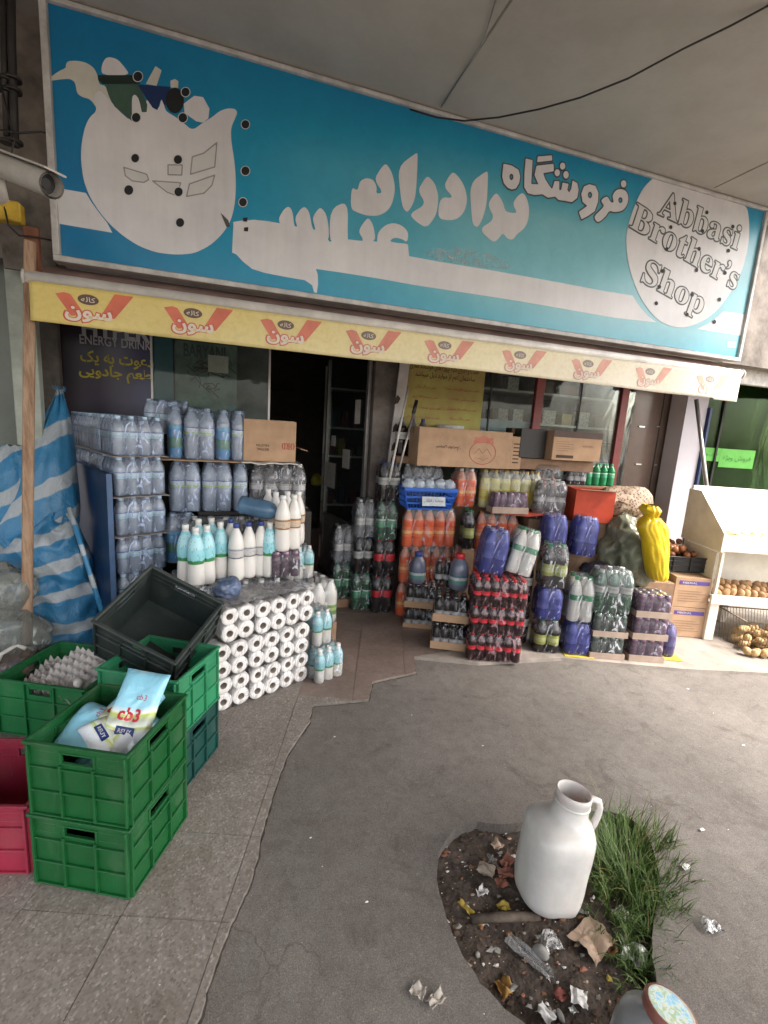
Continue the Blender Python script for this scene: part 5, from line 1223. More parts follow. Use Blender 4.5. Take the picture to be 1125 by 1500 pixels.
# shelves seen behind the leaf
M_SHELF = mat('shelf_metal', (.70, .67, .64), .4, var=.1)
sh = empty('shelf_unit', (1.02, 4.75, 0), 0, 'metal shelf unit with a few goods in the dark shop behind the open door', 'shelves')
for z in (.30, .66, 1.17, 1.46, 1.85): mb = MB(); mb.box((-.12, 0, z), (.55, .30, z+.018)); mb.build('shelf', M_SHELF, sh)
for x in (-.12, .52): mb = MB(); mb.box((x, .28, 0), (x+.03, .31, 2.1)); mb.build('post', M_SHELF, sh)
M_GOODS = [mat('goods_%d' % i, c, .4, var=.2) for i, c in enumerate([(.30, .22, .03), (.10, .05, .03), (.20, .20, .19), (.03, .06, .12), (.16, .03, .02), (.04, .09, .03)])]
rs = random.Random(11)
for z, n_ in ((.678, 4), (1.188, 5), (1.478, 4)):
    for k in range(n_):
        x = 1.0+.5*k/n_; h = rs.uniform(.08, .2); mb = MB(); mb.box((-.035, 0, 0), (.035, .10, h))
        o = mb.build('packet', rs.choice(M_GOODS), None, (x-.05, 4.78, z), bevel=.004); tag(o, 'dim grocery packet on the shelf behind the open door', 'packet', 'packets on the dark shelves')
mb = MB(); mb.lathe([(.02,0),(.06,.02),(.07,.07),(.05,.12),(.02,.15)], 14); p = onY(463, 712, 5.4)
tag(mb.build('yellow_bag', mat('yellow_soft', (.45, .40, .05), .4), None, p), 'blurry yellow bag hanging in the dark shop beyond the door', 'bag')
p = onY(450, 790, 4.6); mb = MB(); mb.box((-.3, 0, 0), (.12, .5, .42)); tag(mb.build('counter', mat('counter_red', (.06, .022, .018), .5), None, (p.x, 4.6, .03)), 'low dark reddish counter just inside the shop', 'counter')
for k in range(5):
    mb = MB(); mb.box((0, 0, 0), (.9, .35, .02)); o = mb.build('shelf', mat('dim_shelf', (.06, .05, .045), .6), None, (-.15, 6.5, .4+.38*k)); tag(o, 'dim shelf at the back of the shop, %s from the floor' % ['first', 'second', 'third', 'fourth', 'fifth'][k], 'shelf', 'shelves at the back')
# post between door and cabinet
mb = MB(); mb.box((1.05, FAC_Y-.03, 0), (1.24, FAC_Y+.12, 2.6)); tag(mb.build('door_pillar', mat('pillar_brown', (.16, .135, .12), .8, var=.28, vscale=5, bump=.2), bevel=.004), 'dirty grey-brown pillar between the open door and the drink stacks', 'pillar')
st_ = empty('white_strip', (1.20, FAC_Y-.10, .95), 0, 'white sticker strip with black prints running down the pillar', 'strip')
mb = MB(); mb.box((-.035, 0, 0), (.045, .02, 1.1), M=Matrix.Rotation(.06, 4, 'Y')); mb.build('strip', mat('strip_white', (.50, .47, .45), .5, var=.1), st_)
for z in (.15, .27, .37, .52, .74): 
    sgn = [(-.02, z), (.012, z+.01), (.03, z+.05), (.005, z+.075), (-.015, z+.045)]
    flat_poly('print_mark', sgn, M_INK, st_, 0, M=Matrix(((1,0,0,.02),(0,0,-1,-.004),(0,1,0,0),(0,0,0,1))))
# cabinet glazing and yellow notice
cb = empty('display_cabinet', (1.25, FAC_Y, 0), 0, 'glazed display cabinet with red frames, shelves of goods and white shelf edges', 'cabinet')
def lx(px, py=600): return fx(px, py)-1.25
mb = MB(); mb.box((0, .0, 1.0), (2.45, .008, 2.2)); mb.build('pane', M_GLASS, cb)
for px in (787, 912):
    mb = MB(); x = lx(px); mb.box((x-.045, -.02, .8), (x+.04, .02, 2.2)); mb.build('red_frame', M_REDF, cb, bevel=.003)
for px in (716, 848): mb = MB(); x = lx(px); mb.box((x-.006, -.012, 1.0), (x+.006, -.001, 2.2)); mb.build('glass_joint', M_PIPE, cb)
mb = MB(); mb.box((-.02, .62, .5), (2.9, .64, 2.3)); mb.build('back_panel', mat('cabinet_back', (.13, .12, .115), .6, var=.2), cb)
for z in (1.30, 1.62, 1.905): mb = MB(); mb.box((0, .20, z), (2.42, .60, z+.022)); mb.build('shelf', mat('shelf_white', (.40, .39, .38), .4), cb)
mb = MB(); mb.box((.72, .04, 1.36), (1.32, .05, 1.64)); mb.build('pale_panel', mat('pale_blue_panel', (.28, .33, .37), .4, var=.1), cb)
mb = MB(); mb.box((1.38, .06, .85), (2.34, .07, 1.30)); mb.build('pale_panel', mat('pale_blue_panel', (.28, .33, .37), .4), cb)
bp = empty('brown_panel', (3.62, FAC_Y+.01, .3), 0, 'brown glazed panel with bright little handles at the right end of the shop', 'panel')
mb = MB(); mb.box((.06, 0, 0), (.60, .02, 2.3)); mb.build('panel', mat('brown_panel', (.15, .105, .085), .2, var=.15, vscale=2), bp)
mb = MB(); mb.box((.44, -.012, 0), (.455, -.001, 2.3)); mb.box((.56, -.02, 0), (.60, -.001, 2.3)); mb.build('post', mat('panel_post', (.10, .085, .075), .4), bp)
for px, py in ((940, 625), (964, 625), (935, 680), (960, 681)):
    q = onY(px, py, FAC_Y)-bp.location; mb = MB(); mb.box((q.x-.035 if px < 950 else q.x-.015, -.016, q.z-.006), (q.x+.035 if px < 950 else q.x+.015, -.002, q.z+.006)); mb.build('handle', mat('chrome', (.8, .78, .74), .2, metal=.6, var=.02), bp)
nt2 = empty('yellow_notice', (1.30, FAC_Y-.02, 1.45), 0, 'mottled yellow-green paper notice with Persian lines hanging in the cabinet window', 'notice')
mb = MB(); mb.box((.0, 0, 0), (.73, .004, .70)); mb.build('paper', mat('notice_paper', (.40, .38, .09), .6, var=.25, vscale=3, col2=(.32, .22, .07)), nt2)
for s_, a, b, py, h_, m_ in (('نصب و اجرای کلیه پروژه های هوشمند سازی', 600, 702, 541, .058, M_INK), ('ساختمان اعم از موارد ذیل میباشد', 608, 696, 553, .060, M_INK),
    ('نصب دوربین های مدار بسته', 652, 702, 571, .035, M_INKR), ('نصب و تعمیر انواع درب', 656, 697, 586, .035, M_INKR), ('نصب و تعمیر جک پارکینگی', 654, 697, 600, .035, M_INKR), ('نصب داکت و لوله', 658, 688, 614, .032, M_INKR),
    ('نصب دزدگیر اماکن', 608, 638, 567, .035, M_INKR), ('نصب سیستم اعلام حریق', 604, 640, 582, .035, M_INKR), ('نصب و خدمات شبکه', 598, 646, 597, .035, M_INKR), ('نصب و خدمات درب های برقی', 594, 644, 611, .035, M_INKR)):
    wt(s_, a, b, py, m_, h_, 0, FAC_Y-.02, nt2, .003)
# goods behind the cabinet glass
rs = random.Random(3)
for k in range(11):
    q = onY(838+k*7.6, 655-k*.2, FAC_Y+.28); t = empty('jar', (q.x, FAC_Y+.28, 1.322), 0, 'golden-lidded pale jar in the row on the lowest visible cabinet shelf', 'jar', 'jars on the cabinet shelf')
    mb = MB(); mb.lathe([(.026,0),(.030,.01),(.030,.13),(.024,.16)], 12); mb.build('jar_body', mat('honey_jar', (.42, .33, .16), .2, var=.15, vscale=30), t)
    mb = MB(); mb.lathe([(.027,.16),(.027,.185)], 12); mb.build('lid', mat('jar_lid', (.40, .33, .18), .3), t)
for k, (px, w_, h_, zz, c) in enumerate([(738, .11, .11, 1.927-.30, 2), (760, .11, .115, 1.642, 2), (725, .06, .10, 1.642, 1), (806, .15, .13, 1.642, 2), (832, .12, .11, 1.642, 0), (858, .12, .14, 1.642, 2), (880, .10, .12, 1.642, 1), (800, .10, .10, 1.322, 2), (748, .12, .12, 1.927, 2), (800, .12, .12, 1.927, 1), (830, .2, .1, 1.927, 4)]):
    q = onY(px, 600, FAC_Y+.25); mb = MB(); mb.box((-w_/2, 0, 0), (w_/2, .12, h_)); 
    mt = mat('goods_pale', (.42, .40, .37), .5, var=.25, vscale=40) if c == 2 else M_GOODS[c]
    tag(mb.build('product_box', mt, None, (q.x, FAC_Y+.25, zz if k else 1.642), bevel=.003), 'small box on a cabinet shelf, %s' % ['pale with a dark oval, left of its twin', 'pale twin just right of the first', 'dark one at the notice edge', 'wide pale one right of the first red frame', 'yellowish low one', 'tall pale one in the middle bay', 'dark one near the glass joint', 'pale one on the jar shelf', 'pale one on the top shelf', 'dark one on the top shelf', 'long dark red one on the top shelf'][k], 'product box')
mb = MB(); mb.lathe([(.10,0),(.105,.10),(.115,.11),(.115,.13),(.10,.135)], 24); q = onY(664, 622, 3.5); tag(mb.build('white_bucket', mat('bucket_white', (.55, .53, .50), .4), None, (q.x, 3.56, 1.425)), 'white bucket whose rim shows over the large emblem box', 'bucket')
mb = MB(); mb.box((0,0,0),(.32,.3,.25)); tag(mb.build('carton', M_CARDD, None, (q.x-.15, 3.36+.01, 1.236)), 'brown carton behind the emblem box holding the white bucket', 'cardboard box') if False else None
# dark bottles on a box left of the emblem box, mop sticks
pack('cola15p', 3, 1, 1.215, 3.50, 1.29, 0, 'three dark bottles with pale labels on a brown box behind the mop sticks', group=G1, fm=FILM_D, film_on=False)
carton(1.21, 3.48, 1.235, .30, .14, .053, 0, 'flat brown box under the three dark bottles', M_CARDD)
for (a, b, lb, grip) in (((598,567),(570,705),'dull white mop stick leaning against the notice', False), ((610,588),(584,690),'metal mop stick with a black grip', True)):
    p, q = onY(*a, 3.46), onY(*b, 3.28); t = empty('mop_stick', q, 0, lb, 'mop stick'); mb = MB(); mb.tube([Vector((0, 0, 0)), p-q], .0085, 10); mb.build('stick', M_ALU if grip else M_WHITEF, t)
    if grip: mb = MB(); mb.tube([(p-q)*.82, (p-q)*1.01], .015, 10); mb.build('grip', M_CAPK, t)
# right end wall and the green shop beyond
pw = onY(968, 760, 3.58)
mb = MB(); mb.box((4.13, 3.50, 0), (4.40, 3.68, 2.6)); tag(mb.build('white_pillar', mat('pillar_lilac', (.50, .47, .50), .6, var=.05, vscale=2)), 'pale lilac-white pillar at the right end of the shop front', 'pillar')
gs = empty('green_shopfront', (4.42, 3.66, 0), R(-14), 'neighbouring glass shopfront with green reflections and bright green papers', 'shopfront')
mb = MB(); mb.box((0, 0, 0), (3.2, .01, 2.5)); mb.build('pane', M_GLASSG, gs)
mb = MB(); mb.box((0, .5, 0), (3.2, .52, 2.5)); mb.build('back_panel', mat('green_back', (.055, .07, .025), .8, var=.5, vscale=2.2, col2=(.012, .014, .008)), gs)
mb = MB(); mb.box((.30, -.02, 0), (.318, -.001, 2.5)); mb.build('glass_joint', M_PIPE, gs)
M_GPAP = mat('green_paper', (.13, .48, .07), .5, var=.08)
for a, b in (((1028, 655), (1052, 676)), ((1056, 657), (1101, 687))):
    n_ = Vector((math.sin(R(-14)), -math.cos(R(-14)), 0)); p = onP(*a, gs.location, n_); q = onP(*b, gs.location, n_); ml = Matrix.Rotation(R(14), 3, 'Z'); p, q = ml @ (p-gs.location), ml @ (q-gs.location)
    mb = MB(); mb.box((p.x, -.006, q.z), (q.x, -.003, p.z)); mb.build('green_paper', M_GPAP, gs)
    me_ = text('فروش ویژه', mat('green_ink', (.04, .20, .04), .6), gs, plane_M(((p.x+q.x)/2, -.0075, (p.z+q.z)/2), (1, 0, 0)), width=(q.x-p.x)*.8)
p, q = onY(1020, 585, 3.35), onY(1036, 720, 3.2); mb = MB(); mb.tube([q-(p-q)*.6, p], .018, 10); tag(mb.build('grey_pole', M_ALU), 'thin grey pole leaning in front of the green shop glass', 'pole')
mb = MB(); mb.box((4.405, 3.47, .3), (4.43, 3.60, 1.9)); tag(mb.build('blue_edge', mat('blue_edge', (.02, .04, .12), .5)), 'narrow dark blue panel edge beside the lilac pillar', 'panel')

# ================================================================ CRATES
def crate_meshes(w_, d_, h_, m, bays=(3, 3), hole=True):
    t = .004; out = []
    def side(L_, nb):
        mb = MB(); hw, hz0, hz1 = .055, h_-.062, h_-.032
        if hole:
            mb.box((0, 0, 0), (L_, t, hz0)); mb.box((0, 0, hz1), (L_, t, h_-.002)); mb.box((0, 0, hz0), (L_/2-hw, t, hz1)); mb.box((L_/2+hw, 0, hz0), (L_, t, hz1))
            r_ = .006; zc = (hz0+hz1)/2
            for s in (-1, 1):
                mb.box((L_/2+s*(hw)-.004, -.004, hz0-.006), (L_/2+s*(hw)+.004, t+.003, hz1+.006))
            mb.box((L_/2-hw-.004, -.0038, hz1), (L_/2+hw+.004, t+.0035, hz1+.005)); mb.box((L_/2-hw-.004, -.0038, hz0-.005), (L_/2+hw+.004, t+.0035, hz0))
        else: mb.box((0, 0, 0), (L_, t, h_-.002))
        for k in range(nb+1):
            x = L_*k/nb; 
            top = hz0-.006 if hole and 0 < k < nb and abs(x-L_/2) < hw+.008 else h_-.012
            x = min(max(x, .004), L_-.004); mb.box((x-.004, -.011, .001), (x+.004, 0, top))
        for z in (.0, .33, .66): mb.box((.0, -.009, h_*z), (L_, -.0002, h_*z+.005))
        return mb.mesh('side_panel', m, bevel=.0012)
    A, B = side(w_, bays[0]), side(d_-.0005, bays[1])
    mb = MB(); mb.box((.004, .004, .001), (w_-.004, d_-.004, .006)); F = mb.mesh('crate_floor', m)
    mb = MB(); o = .012
    mb.box((-o, -o, h_-.010), (w_+o, .001, h_)); mb.box((-o, d_-.001, h_-.010), (w_+o, d_+o, h_)); mb.box((-o, .0012, h_-.0101), (.001, d_-.0012, h_-.0001)); mb.box((w_-.001, .0012, h_-.0101), (w_+o, d_-.0012, h_-.0001))
    return A, B, F, mb.mesh('rim', m, bevel=.0025)
def crate(ms, w_, d_, loc, rot, label, group=None, tilt=None, name='plastic_crate'):
    t = empty(name, loc, tilt if tilt else R(rot), label, 'crate', group)
    A, B, F, Rm_ = ms
    link('side_panel', A, t, (0, 0, 0)); link('side_panel', A, t, (w_, d_, 0), math.pi)
    link('side_panel', B, t, (w_, 0.0003, 0), math.pi/2); link('side_panel', B, t, (0, d_-.0003, 0), -math.pi/2)
    link('crate_floor', F, t); link('rim', Rm_, t); return t
def cmat(n_, c):
    def f(nt, N, L, oc, b):
        n1 = noise_n(N, L, oc, 6, 6, .7); mp = N('ShaderNodeMapping'); mp.inputs['Scale'].default_value = (1, 1, .12); mp.inputs['Rotation'].default_value = (.5, .9, 0); L(oc, mp.inputs[0])
        n2 = noise_n(N, L, mp.outputs[0], 150, 3, .6); n3 = noise_n(N, L, oc, 3, 5, .75, .5)
        base = ramp(N, L, n1, [(.3, tuple(x*.78 for x in c)), (.65, tuple(x*1.12 for x in c))])
        base = mix(N, L, math_n(N, L, 'MULTIPLY', ramp(N, L, n2, [(.62, (0, 0, 0)), (.74, (1, 1, 1))]), .35), base, tuple(min(1, x*1.6+.06) for x in c))
        base = mix(N, L, math_n(N, L, 'MULTIPLY', ramp(N, L, n3, [(.50, (0, 0, 0)), (.72, (1, 1, 1))]), .22), base, (.20, .18, .15))
        bump_n(N, L, b, n1, .08, .01); L(ramp(N, L, n3, [(.35, (.38, .38, .38)), (.7, (.62, .62, .62))]), b.inputs['Roughness']); return base
    return node_mat(n_, f, .45)
CG = cmat('crate_green', (.006, .092, .022)); CL = cmat('crate_light_green', (.030, .24, .110)); CM = cmat('crate_mid_green', (.010, .15, .042))
CD = cmat('crate_dark', (.022, .032, .030)); CT = cmat('crate_teal', (.008, .060, .050)); CRD = cmat('crate_red', (.20, .010, .020)); CRP = cmat('crate_pink_red', (.27, .020, .045))
RC = -24.5; ecx, ecy = Vector((math.cos(R(RC)), math.sin(R(RC)), 0)), Vector((-math.sin(R(RC)), math.cos(R(RC)), 0))
W_, D_, H_ = .320, .310, .248
ms = crate_meshes(W_, D_, H_, CG)
c0 = Vector((-.300, 1.357, .018)) - ecx*W_
crate(ms, W_, D_, c0, RC, 'dark green plastic crate at the bottom of the front stack on the pavement')
ctop = crate(ms, W_, D_, c0+Vector((.002, .002, .249)), RC+.6, 'green plastic crate on top of the front stack, full of milk pouches')
ms2 = crate_meshes(.33, .29, .248, CT); ms3 = crate_meshes(.33, .29, .248, CL)
c1 = Vector((-.205, 1.755, .018)) - Vector((math.cos(R(-27)), math.sin(R(-27)), 0))*.33
crate(ms2, .33, .29, c1, -27, 'dark teal crate on the ground behind the front green stack, next to the toilet rolls')
crate(ms3, .33, .29, c1+Vector((.0, .0, .249)), -28, 'light mint-green crate standing on the dark teal crate')
ms4 = crate_meshes(.35, .33, .25, CD)
Rt = Euler((.46, .409, -.389)); ctr = Vector((-.287, 2.02, .687))
off = Rt.to_matrix() @ Vector((-.175, -.165, -.25))
crate(ms4, .35, .33, ctr+off, 0, 'empty black-green crate tipped over on top of the mint-green crate', tilt=Rt)
ms5 = crate_meshes(.43, .36, .27, CM)
ce = Vector((-1.02, 2.33, .018)); 
crate(ms5, .43, .36, ce+Vector((0, 0, .001)), -24, 'mid-green crate holding grey egg trays, behind the milk pouches')
ms6 = crate_meshes(.34, .30, .25, CRD); ms7 = crate_meshes(.34, .30, .25, CRP)
exr = Vector((math.cos(R(-14)), math.sin(R(-14)), 0)); cr0 = Vector((-.620, 1.525, .018))-exr*.34
crate(ms7, .34, .30, cr0, -14, 'open faded pinkish-red crate on the ground beside the green stack')
# milk pouches ----------------------------------------------------------
def m_pouch(nt, N, L, oc, b):
    sx = N('ShaderNodeSeparateXYZ'); L(oc, sx.inputs[0]); oi = N('ShaderNodeObjectInfo')
    x = math_n(N, L, 'SUBTRACT', sx.outputs[0], -.02); y = math_n(N, L, 'SUBTRACT', sx.outputs[1], .16)
    d = math_n(N, L, 'SQRT', math_n(N, L, 'ADD', math_n(N, L, 'MULTIPLY', x, x), math_n(N, L, 'MULTIPLY', math_n(N, L, 'MULTIPLY', y, y), 1.0)))
    n = noise_n(N, L, oc, 12, 3, .5); d = math_n(N, L, 'ADD', d, math_n(N, L, 'MULTIPLY', math_n(N, L, 'SUBTRACT', n, .5), .012))
    c = ramp(N, L, math_n(N, L, 'MULTIPLY', d, 3.2), [(0, (.62, .66, .66)), (.20, (.25, .58, .74)), (.52, (.32, .64, .78)), (.58, (.75, .76, .70)), (.60, (.46, .55, .10)), (.66, (.38, .42, .36)), (.71, (.70, .74, .62)), (.73, (.45, .55, .14)), (.77, (.68, .72, .74)), (.92, (.55, .62, .70))])
    bump_n(N, L, b, noise_n(N, L, oc, 16, 4, .6, 1.2), .5, .012); return c
M_POU = node_mat('pouch_print', m_pouch, .25); M_PRED = mat('pouch_red', (.50, .02, .04), .4); M_PNAV = mat('pouch_navy', (.01, .03, .14), .4)
def pouch(loc, rot, s, label, seed, twist=.2):
    a, b = .105*s, .16*s
    def f(u, v, sgn=1):
        x, y = (u*2-1), (v*2-1); e = max(0, (1-abs(x)**3))*max(0, (1-abs(y)**4)); w_ = .046*s*e**.5
        xx = x*a*(1-.10*(1-abs(y)**2)); yy = y*b
        wr = .006*fnoise((x*3, y*4, seed))*e
        return Vector((xx, yy, sgn*w_+wr+twist*.05*x*y+.012*math.sin(x*2+seed)))
    t = empty('milk_pouch', loc, rot, label, 'milk pouch', 'milk pouches in the green crate')
    mb = MB(); vs, fs = grid_mesh(22, 26, lambda u, v: f(u, v, 1)); mb.add(vs, fs, 0, True); vs, fs = grid_mesh(22, 26, lambda u, v: f(u, v, -1)); mb.add(vs, [q[::-1] for q in fs], 0, True)
    mb.build('pouch_body', M_POU, t)
    def pr(co): 
        u, v = (co.x/a+1)/2, (co.y/b+1)/2; q = f(min(max(u, 0), 1), min(max(v, 0), 1), 1); return Vector((q.x, q.y, q.z+.0012+co.z))
    for s_, x, y, w_, m_, bo in (('cb3', .0, -.03*s, .10*s, M_PRED, .03), ('cb3', .02, .045*s, .045*s, M_PRED, .0), ):
        me = text_mesh(s_, width=w_, bold=bo, res=2)
        for v in me.vertices: v.co = pr(Vector((v.co.x+x, v.co.y+y, v.co.z)))
        me.materials.clear(); me.materials.append(m_); link('lettering', me, t)
    mb = MB(); vs, fs = grid_mesh(8, 5, lambda u, v: pr(Vector((-.035*s+.08*s*u, -.115*s+.035*s*v, .0002)))); mb.add(vs, fs); mb.build('navy_patch', M_PNAV, t)
    me = text_mesh('REUY', width=.055*s, res=2)
    for v in me.vertices: v.co = pr(Vector((v.co.x+.005*s, v.co.y-.098*s, v.co.z+.0008)))
    me.materials.clear(); me.materials.append(M_PAPER); link('lettering', me, t)
    return t
cc_ = c0+ecx*W_/2+ecy*D_/2
def inC(a, b, z): v = c0+ecx*a+ecy*b; return (v.x, v.y, z)
pouch(inC(.140, .150, .462), (R(8), R(-8), R(63)), .76, 'milk pouch lying flat at the left corner of the green crate', 1)
pouch(inC(.165, .215, .480), (R(14), R(6), R(-28)), .76, 'milk pouch lying at the back of the green crate', 2)
pouch(inC(.190, .160, .472), (R(2), R(8), R(-50)), .66, 'milk pouch in the front corner of the green crate', 3)
pouch(inC(.222, .190, .530), (R(50), R(4), R(-22)), .74, 'milk pouch standing up and leaning on the crate rim', 4)
for k in range(3): pouch(inC(.16, .155, .300+.035*k), (R(3), R(-3), R(65+50*k)), .62, 'milk pouch buried under the others in the green crate', 6+k)
pouch(inC(.16, .15, .19), (R(6), 0, R(RC+90)), .7, 'pale pouch glimpsed through the handle hole of the bottom green crate', 14)
# egg trays --------------------------------------------------------------
M_PULP = mat('paper_pulp', (.56, .525, .50), .95, var=.15, vscale=14, bump=.5, bscale=120)
def egg_tray(loc, rot, label):
    nx, ny = 8, 7; p = .037
    def f(u, v):
        x, y = u*nx*p, v*ny*p; c = math.cos(2*math.pi*x/p)*math.cos(2*math.pi*y/p)
        return (x, y, .010*(math.cos(2*math.pi*x/p)+math.cos(2*math.pi*y/p))+.007*fnoise((x*45, y*45, loc[0]*10))+.02*fnoise((x*9, y*9, loc[2]*20)))
    mb = MB(); vs, fs = grid_mesh(nx*8+1, ny*8+1, f); mb.add(vs, fs, 0, True); mb.add([(v[0], v[1], v[2]-.003) for v in vs], [q[::-1] for q in fs], 0, True)
    o = mb.build('egg_tray', M_PULP, None, loc, rot); return tag(o, label, 'egg tray', 'pulp egg trays in the mid-green crate')
ce2 = ce+Vector((.03, -.0, 0))
for k in range(6):
    egg_tray((ce.x+.05+.004*k, ce.y+.02-.006*k, .11+.022*k), (R(3), R(-4+k), R(-24+2*k)), ['lowest', 'second', 'third', 'fourth', 'fifth', 'sixth', 'topmost'][k]+' grey pulp egg tray in the tilted stack inside the mid-green crate')
egg_tray((ce.x+.13, ce.y-.02, .235), (R(16), R(5), R(-34)), 'loose grey pulp egg tray standing on edge against the crate corner')
def egg(x, y, z): 
    mb = MB(); mb.lathe([(.003,-.028),(.012,-.024),(.019,-.012),(.0215,0),(.0195,.012),(.013,.022),(.003,.028)], 14)
    return tag(mb.build('egg', mat('egg_shell', (.62, .58, .54), .5), None, (x, y, z), (.9, .3, 0)), 'single white egg left on the pulp trays', 'egg')
q = G(115, 995, .33); egg(q.x, q.y, .315)

# ================================================================ TOILET ROLLS
def m_paper_end(nt, N, L, oc, b):
    v = N('ShaderNodeVectorMath'); v.operation = 'LENGTH'; mp = N('ShaderNodeMapping'); mp.inputs['Scale'].default_value = (1, 0, 1); L(oc, mp.inputs[0]); L(mp.outputs[0], v.inputs[0])
    wv = N('ShaderNodeTexWave'); n = noise_n(N, L, oc, 30, 4, .6)
    f = math_n(N, L, 'SINE', math_n(N, L, 'ADD', math_n(N, L, 'MULTIPLY', v.outputs['Value'], 1500), math_n(N, L, 'MULTIPLY', n, 5)))
    bump_n(N, L, b, f, .12, .002)
    return ramp(N, L, n, [(.35, (.76, .74, .72)), (.6, (.84, .825, .81))])
M_TP = node_mat('tissue', m_paper_end, .9)
M_TPC = mat('tube_card', (.30, .25, .21), .9)
def roll_mesh():
    mb = MB(); L_ = .10; Mx = Matrix.Rotation(math.pi/2, 4, 'X')   # axis along +y -> starts at y=0 going back
    mb.lathe([(.0175, .0015), (.021, .0), (.043, .0), (.0462, .003), (.0465, .02), (.0465, L_-.003), (.043, L_), (.0175, L_-.001)], 24, M=Matrix.Rotation(-math.pi/2, 4, 'X'), cap=False)
    k = mb.mesh('roll', M_TP)
    m2 = MB(); m2.lathe([(.0174, .0), (.0162, .0015), (.0160, L_)], 16, M=Matrix.Rotation(-math.pi/2, 4, 'X'), cap=False); m2.lathe([(.0005, L_*.8), (.0160, L_*.8)], 16, M=Matrix.Rotation(-math.pi/2, 4, 'X'), cap=False)
    return k, m2.mesh('tube', M_TPC)
RM, RT = roll_mesh()
RTP = 25; et, ft = Vector((math.cos(R(RTP)), math.sin(R(RTP)), 0)), Vector((-math.sin(R(RTP)), math.cos(R(RTP)), 0))
o0 = Vector((-.085, 2.265, .018)); pp = .0925
FILM_F = film_mat('tissue_front_film', haze=.0, hi=.06, wr=22, refl=.5)
FILM_T = film_mat('tissue_film', haze=.05, hi=.35, wr=14, hcol=(.9, .87, .85))
cnt = 0
for rowp in range(3):
    for colp in range(3):
        for dep in range(3):
            if dep > 0 and rowp < 2: continue
            sh_ = (.022 if rowp == 2 else (-.012 if rowp == 1 else 0))+random.uniform(-.003, .003)
            base = o0+et*(colp*2*pp+sh_)+ft*(.102*dep+random.uniform(-.008, .008)*(1 if dep == 0 else .2))+Vector((0, 0, rowp*2*.0925))
            vert, hor = ['bottom', 'middle', 'top'][rowp], ['left', 'centre', 'right'][colp]
            t = empty('toilet_roll_pack', base, R(RTP+random.uniform(-2, 2)), 'pack of four white toilet rolls, %s layer, %s column%s' % (vert, hor, ['', ', second row back', ', third row back'][dep]), 'toilet roll pack', 'toilet roll packs in the stack')
            for i in range(2):
                for j in range(2):
                    sq = Matrix.Identity(4)
                    r_ = link('toilet_roll', RM, t, (.046+i*pp+random.uniform(-.002, .002), random.uniform(0, .006), .046+j*.0915), (0, random.uniform(0, 6), 0)); r_.scale = (1, 1, 1)
                    link('tube', RT, r_)
            vs = []; 
            mb = MB(); W2, H2 = 2*pp+.001, 2*.0925
            per = [(math.copysign(abs(math.cos(a))**.45, math.cos(a))*W2/2+W2/2, math.copysign(abs(math.sin(a))**.45, math.sin(a))*H2/2+H2/2) for a in (2*math.pi*k/32 for k in range(32))]
            lv = [(-.003, .93), (.006, 1.0), (.10, 1.0), (.107, .9)]
            vs = [((x-W2/2)*s+W2/2+.003*fnoise((x*30, z*30, y*9+cnt)), y, max(0.0005, (z-H2/2)*s+H2/2)) for y, s in lv for x, z in per]
            fs = [(i*32+k, (i+1)*32+k, (i+1)*32+(k+1) % 32, i*32+(k+1) % 32) for i in range(3) for k in range(32)]
            mb.add(vs, fs, 0, True); mb.build('film', FILM_T, t); cnt += 1
            mb = MB(); mb.add([(x*.985+.001, -.0035+.002*fnoise((x*40, z*40, cnt)), z*.985+.001) for x, z in per], [tuple(reversed(range(32)))]); mb.build('film', FILM_F, t)
# carton behind lower layers
carton(o0.x-.0+ft.x*.125, o0.y+ft.y*.125, .018, .55, .20, .365, RTP, 'brown carton behind the lower toilet roll packs', M_CARDD)
# clear film sheet and blue bag over the top
def blob(name, loc, rad, m, label, cat, seed, freq=3.5, amp=.28, sub=4, crease=.10, group=None, rot=0, flat=.0):
    bm = bmesh.new(); bmesh.ops.create_icosphere(bm, subdivisions=sub, radius=1)
    for v in bm.verts:
        p = v.co.copy(); n1 = fnoise(p, freq*.4, seed); rr = 1-abs(fnoise(p, freq, seed+5))*2; n3 = fnoise(p, freq*2.6, seed+9)
        k = 1+amp*n1+crease*rr+crease*.5*n3
        v.co = Vector((p.x*rad[0], p.y*rad[1], p.z*rad[2]))*k
        if v.co.z < -rad[2]*.75: v.co.z = -rad[2]*.75
    me = bpy.data.meshes.new(name); bm.to_mesh(me); bm.free(); me.materials.append(m)
    for p in me.polygons: p.use_smooth = True
    o = link(name, me, None, (loc[0], loc[1], loc[2]+rad[2]*.75), rot); return tag(o, label, cat, group)
M_BAGB = mat('blue_bag_plastic', (.16, .22, .36), .25, trans=.25, coat=.4, var=.3, vscale=14, bump=.8, bscale=22)
q = onY(333, 862, 2.45); blob('plastic_bag', (q.x, 2.44, .585), (.065, .05, .05), M_BAGB, 'crumpled blue plastic bag lying on the toilet roll stack', 'plastic bag', 3, crease=.25)
q = onY(290, 860, 2.5); blob('plastic_wrap', (q.x-.02, 2.46, .575), (.12, .05, .03), film_mat('crumpled_wrap', haze=.2, hi=.7, wr=14), 'crumpled clear wrap below the aqua bottles', 'plastic wrap', 8, crease=.3, group=None)
q = onY(385, 862, 2.55)
vs, fs = grid_mesh(40, 16, lambda a, b: tuple(Vector((o0.x, o0.y, 0))+et*(-.02+.60*a)+ft*(.0+.32*b)+Vector((0, 0, .585+.012*abs(fnoise((a*9, b*6, 2)))+.006*fnoise((a*22, b*16, 2))))))
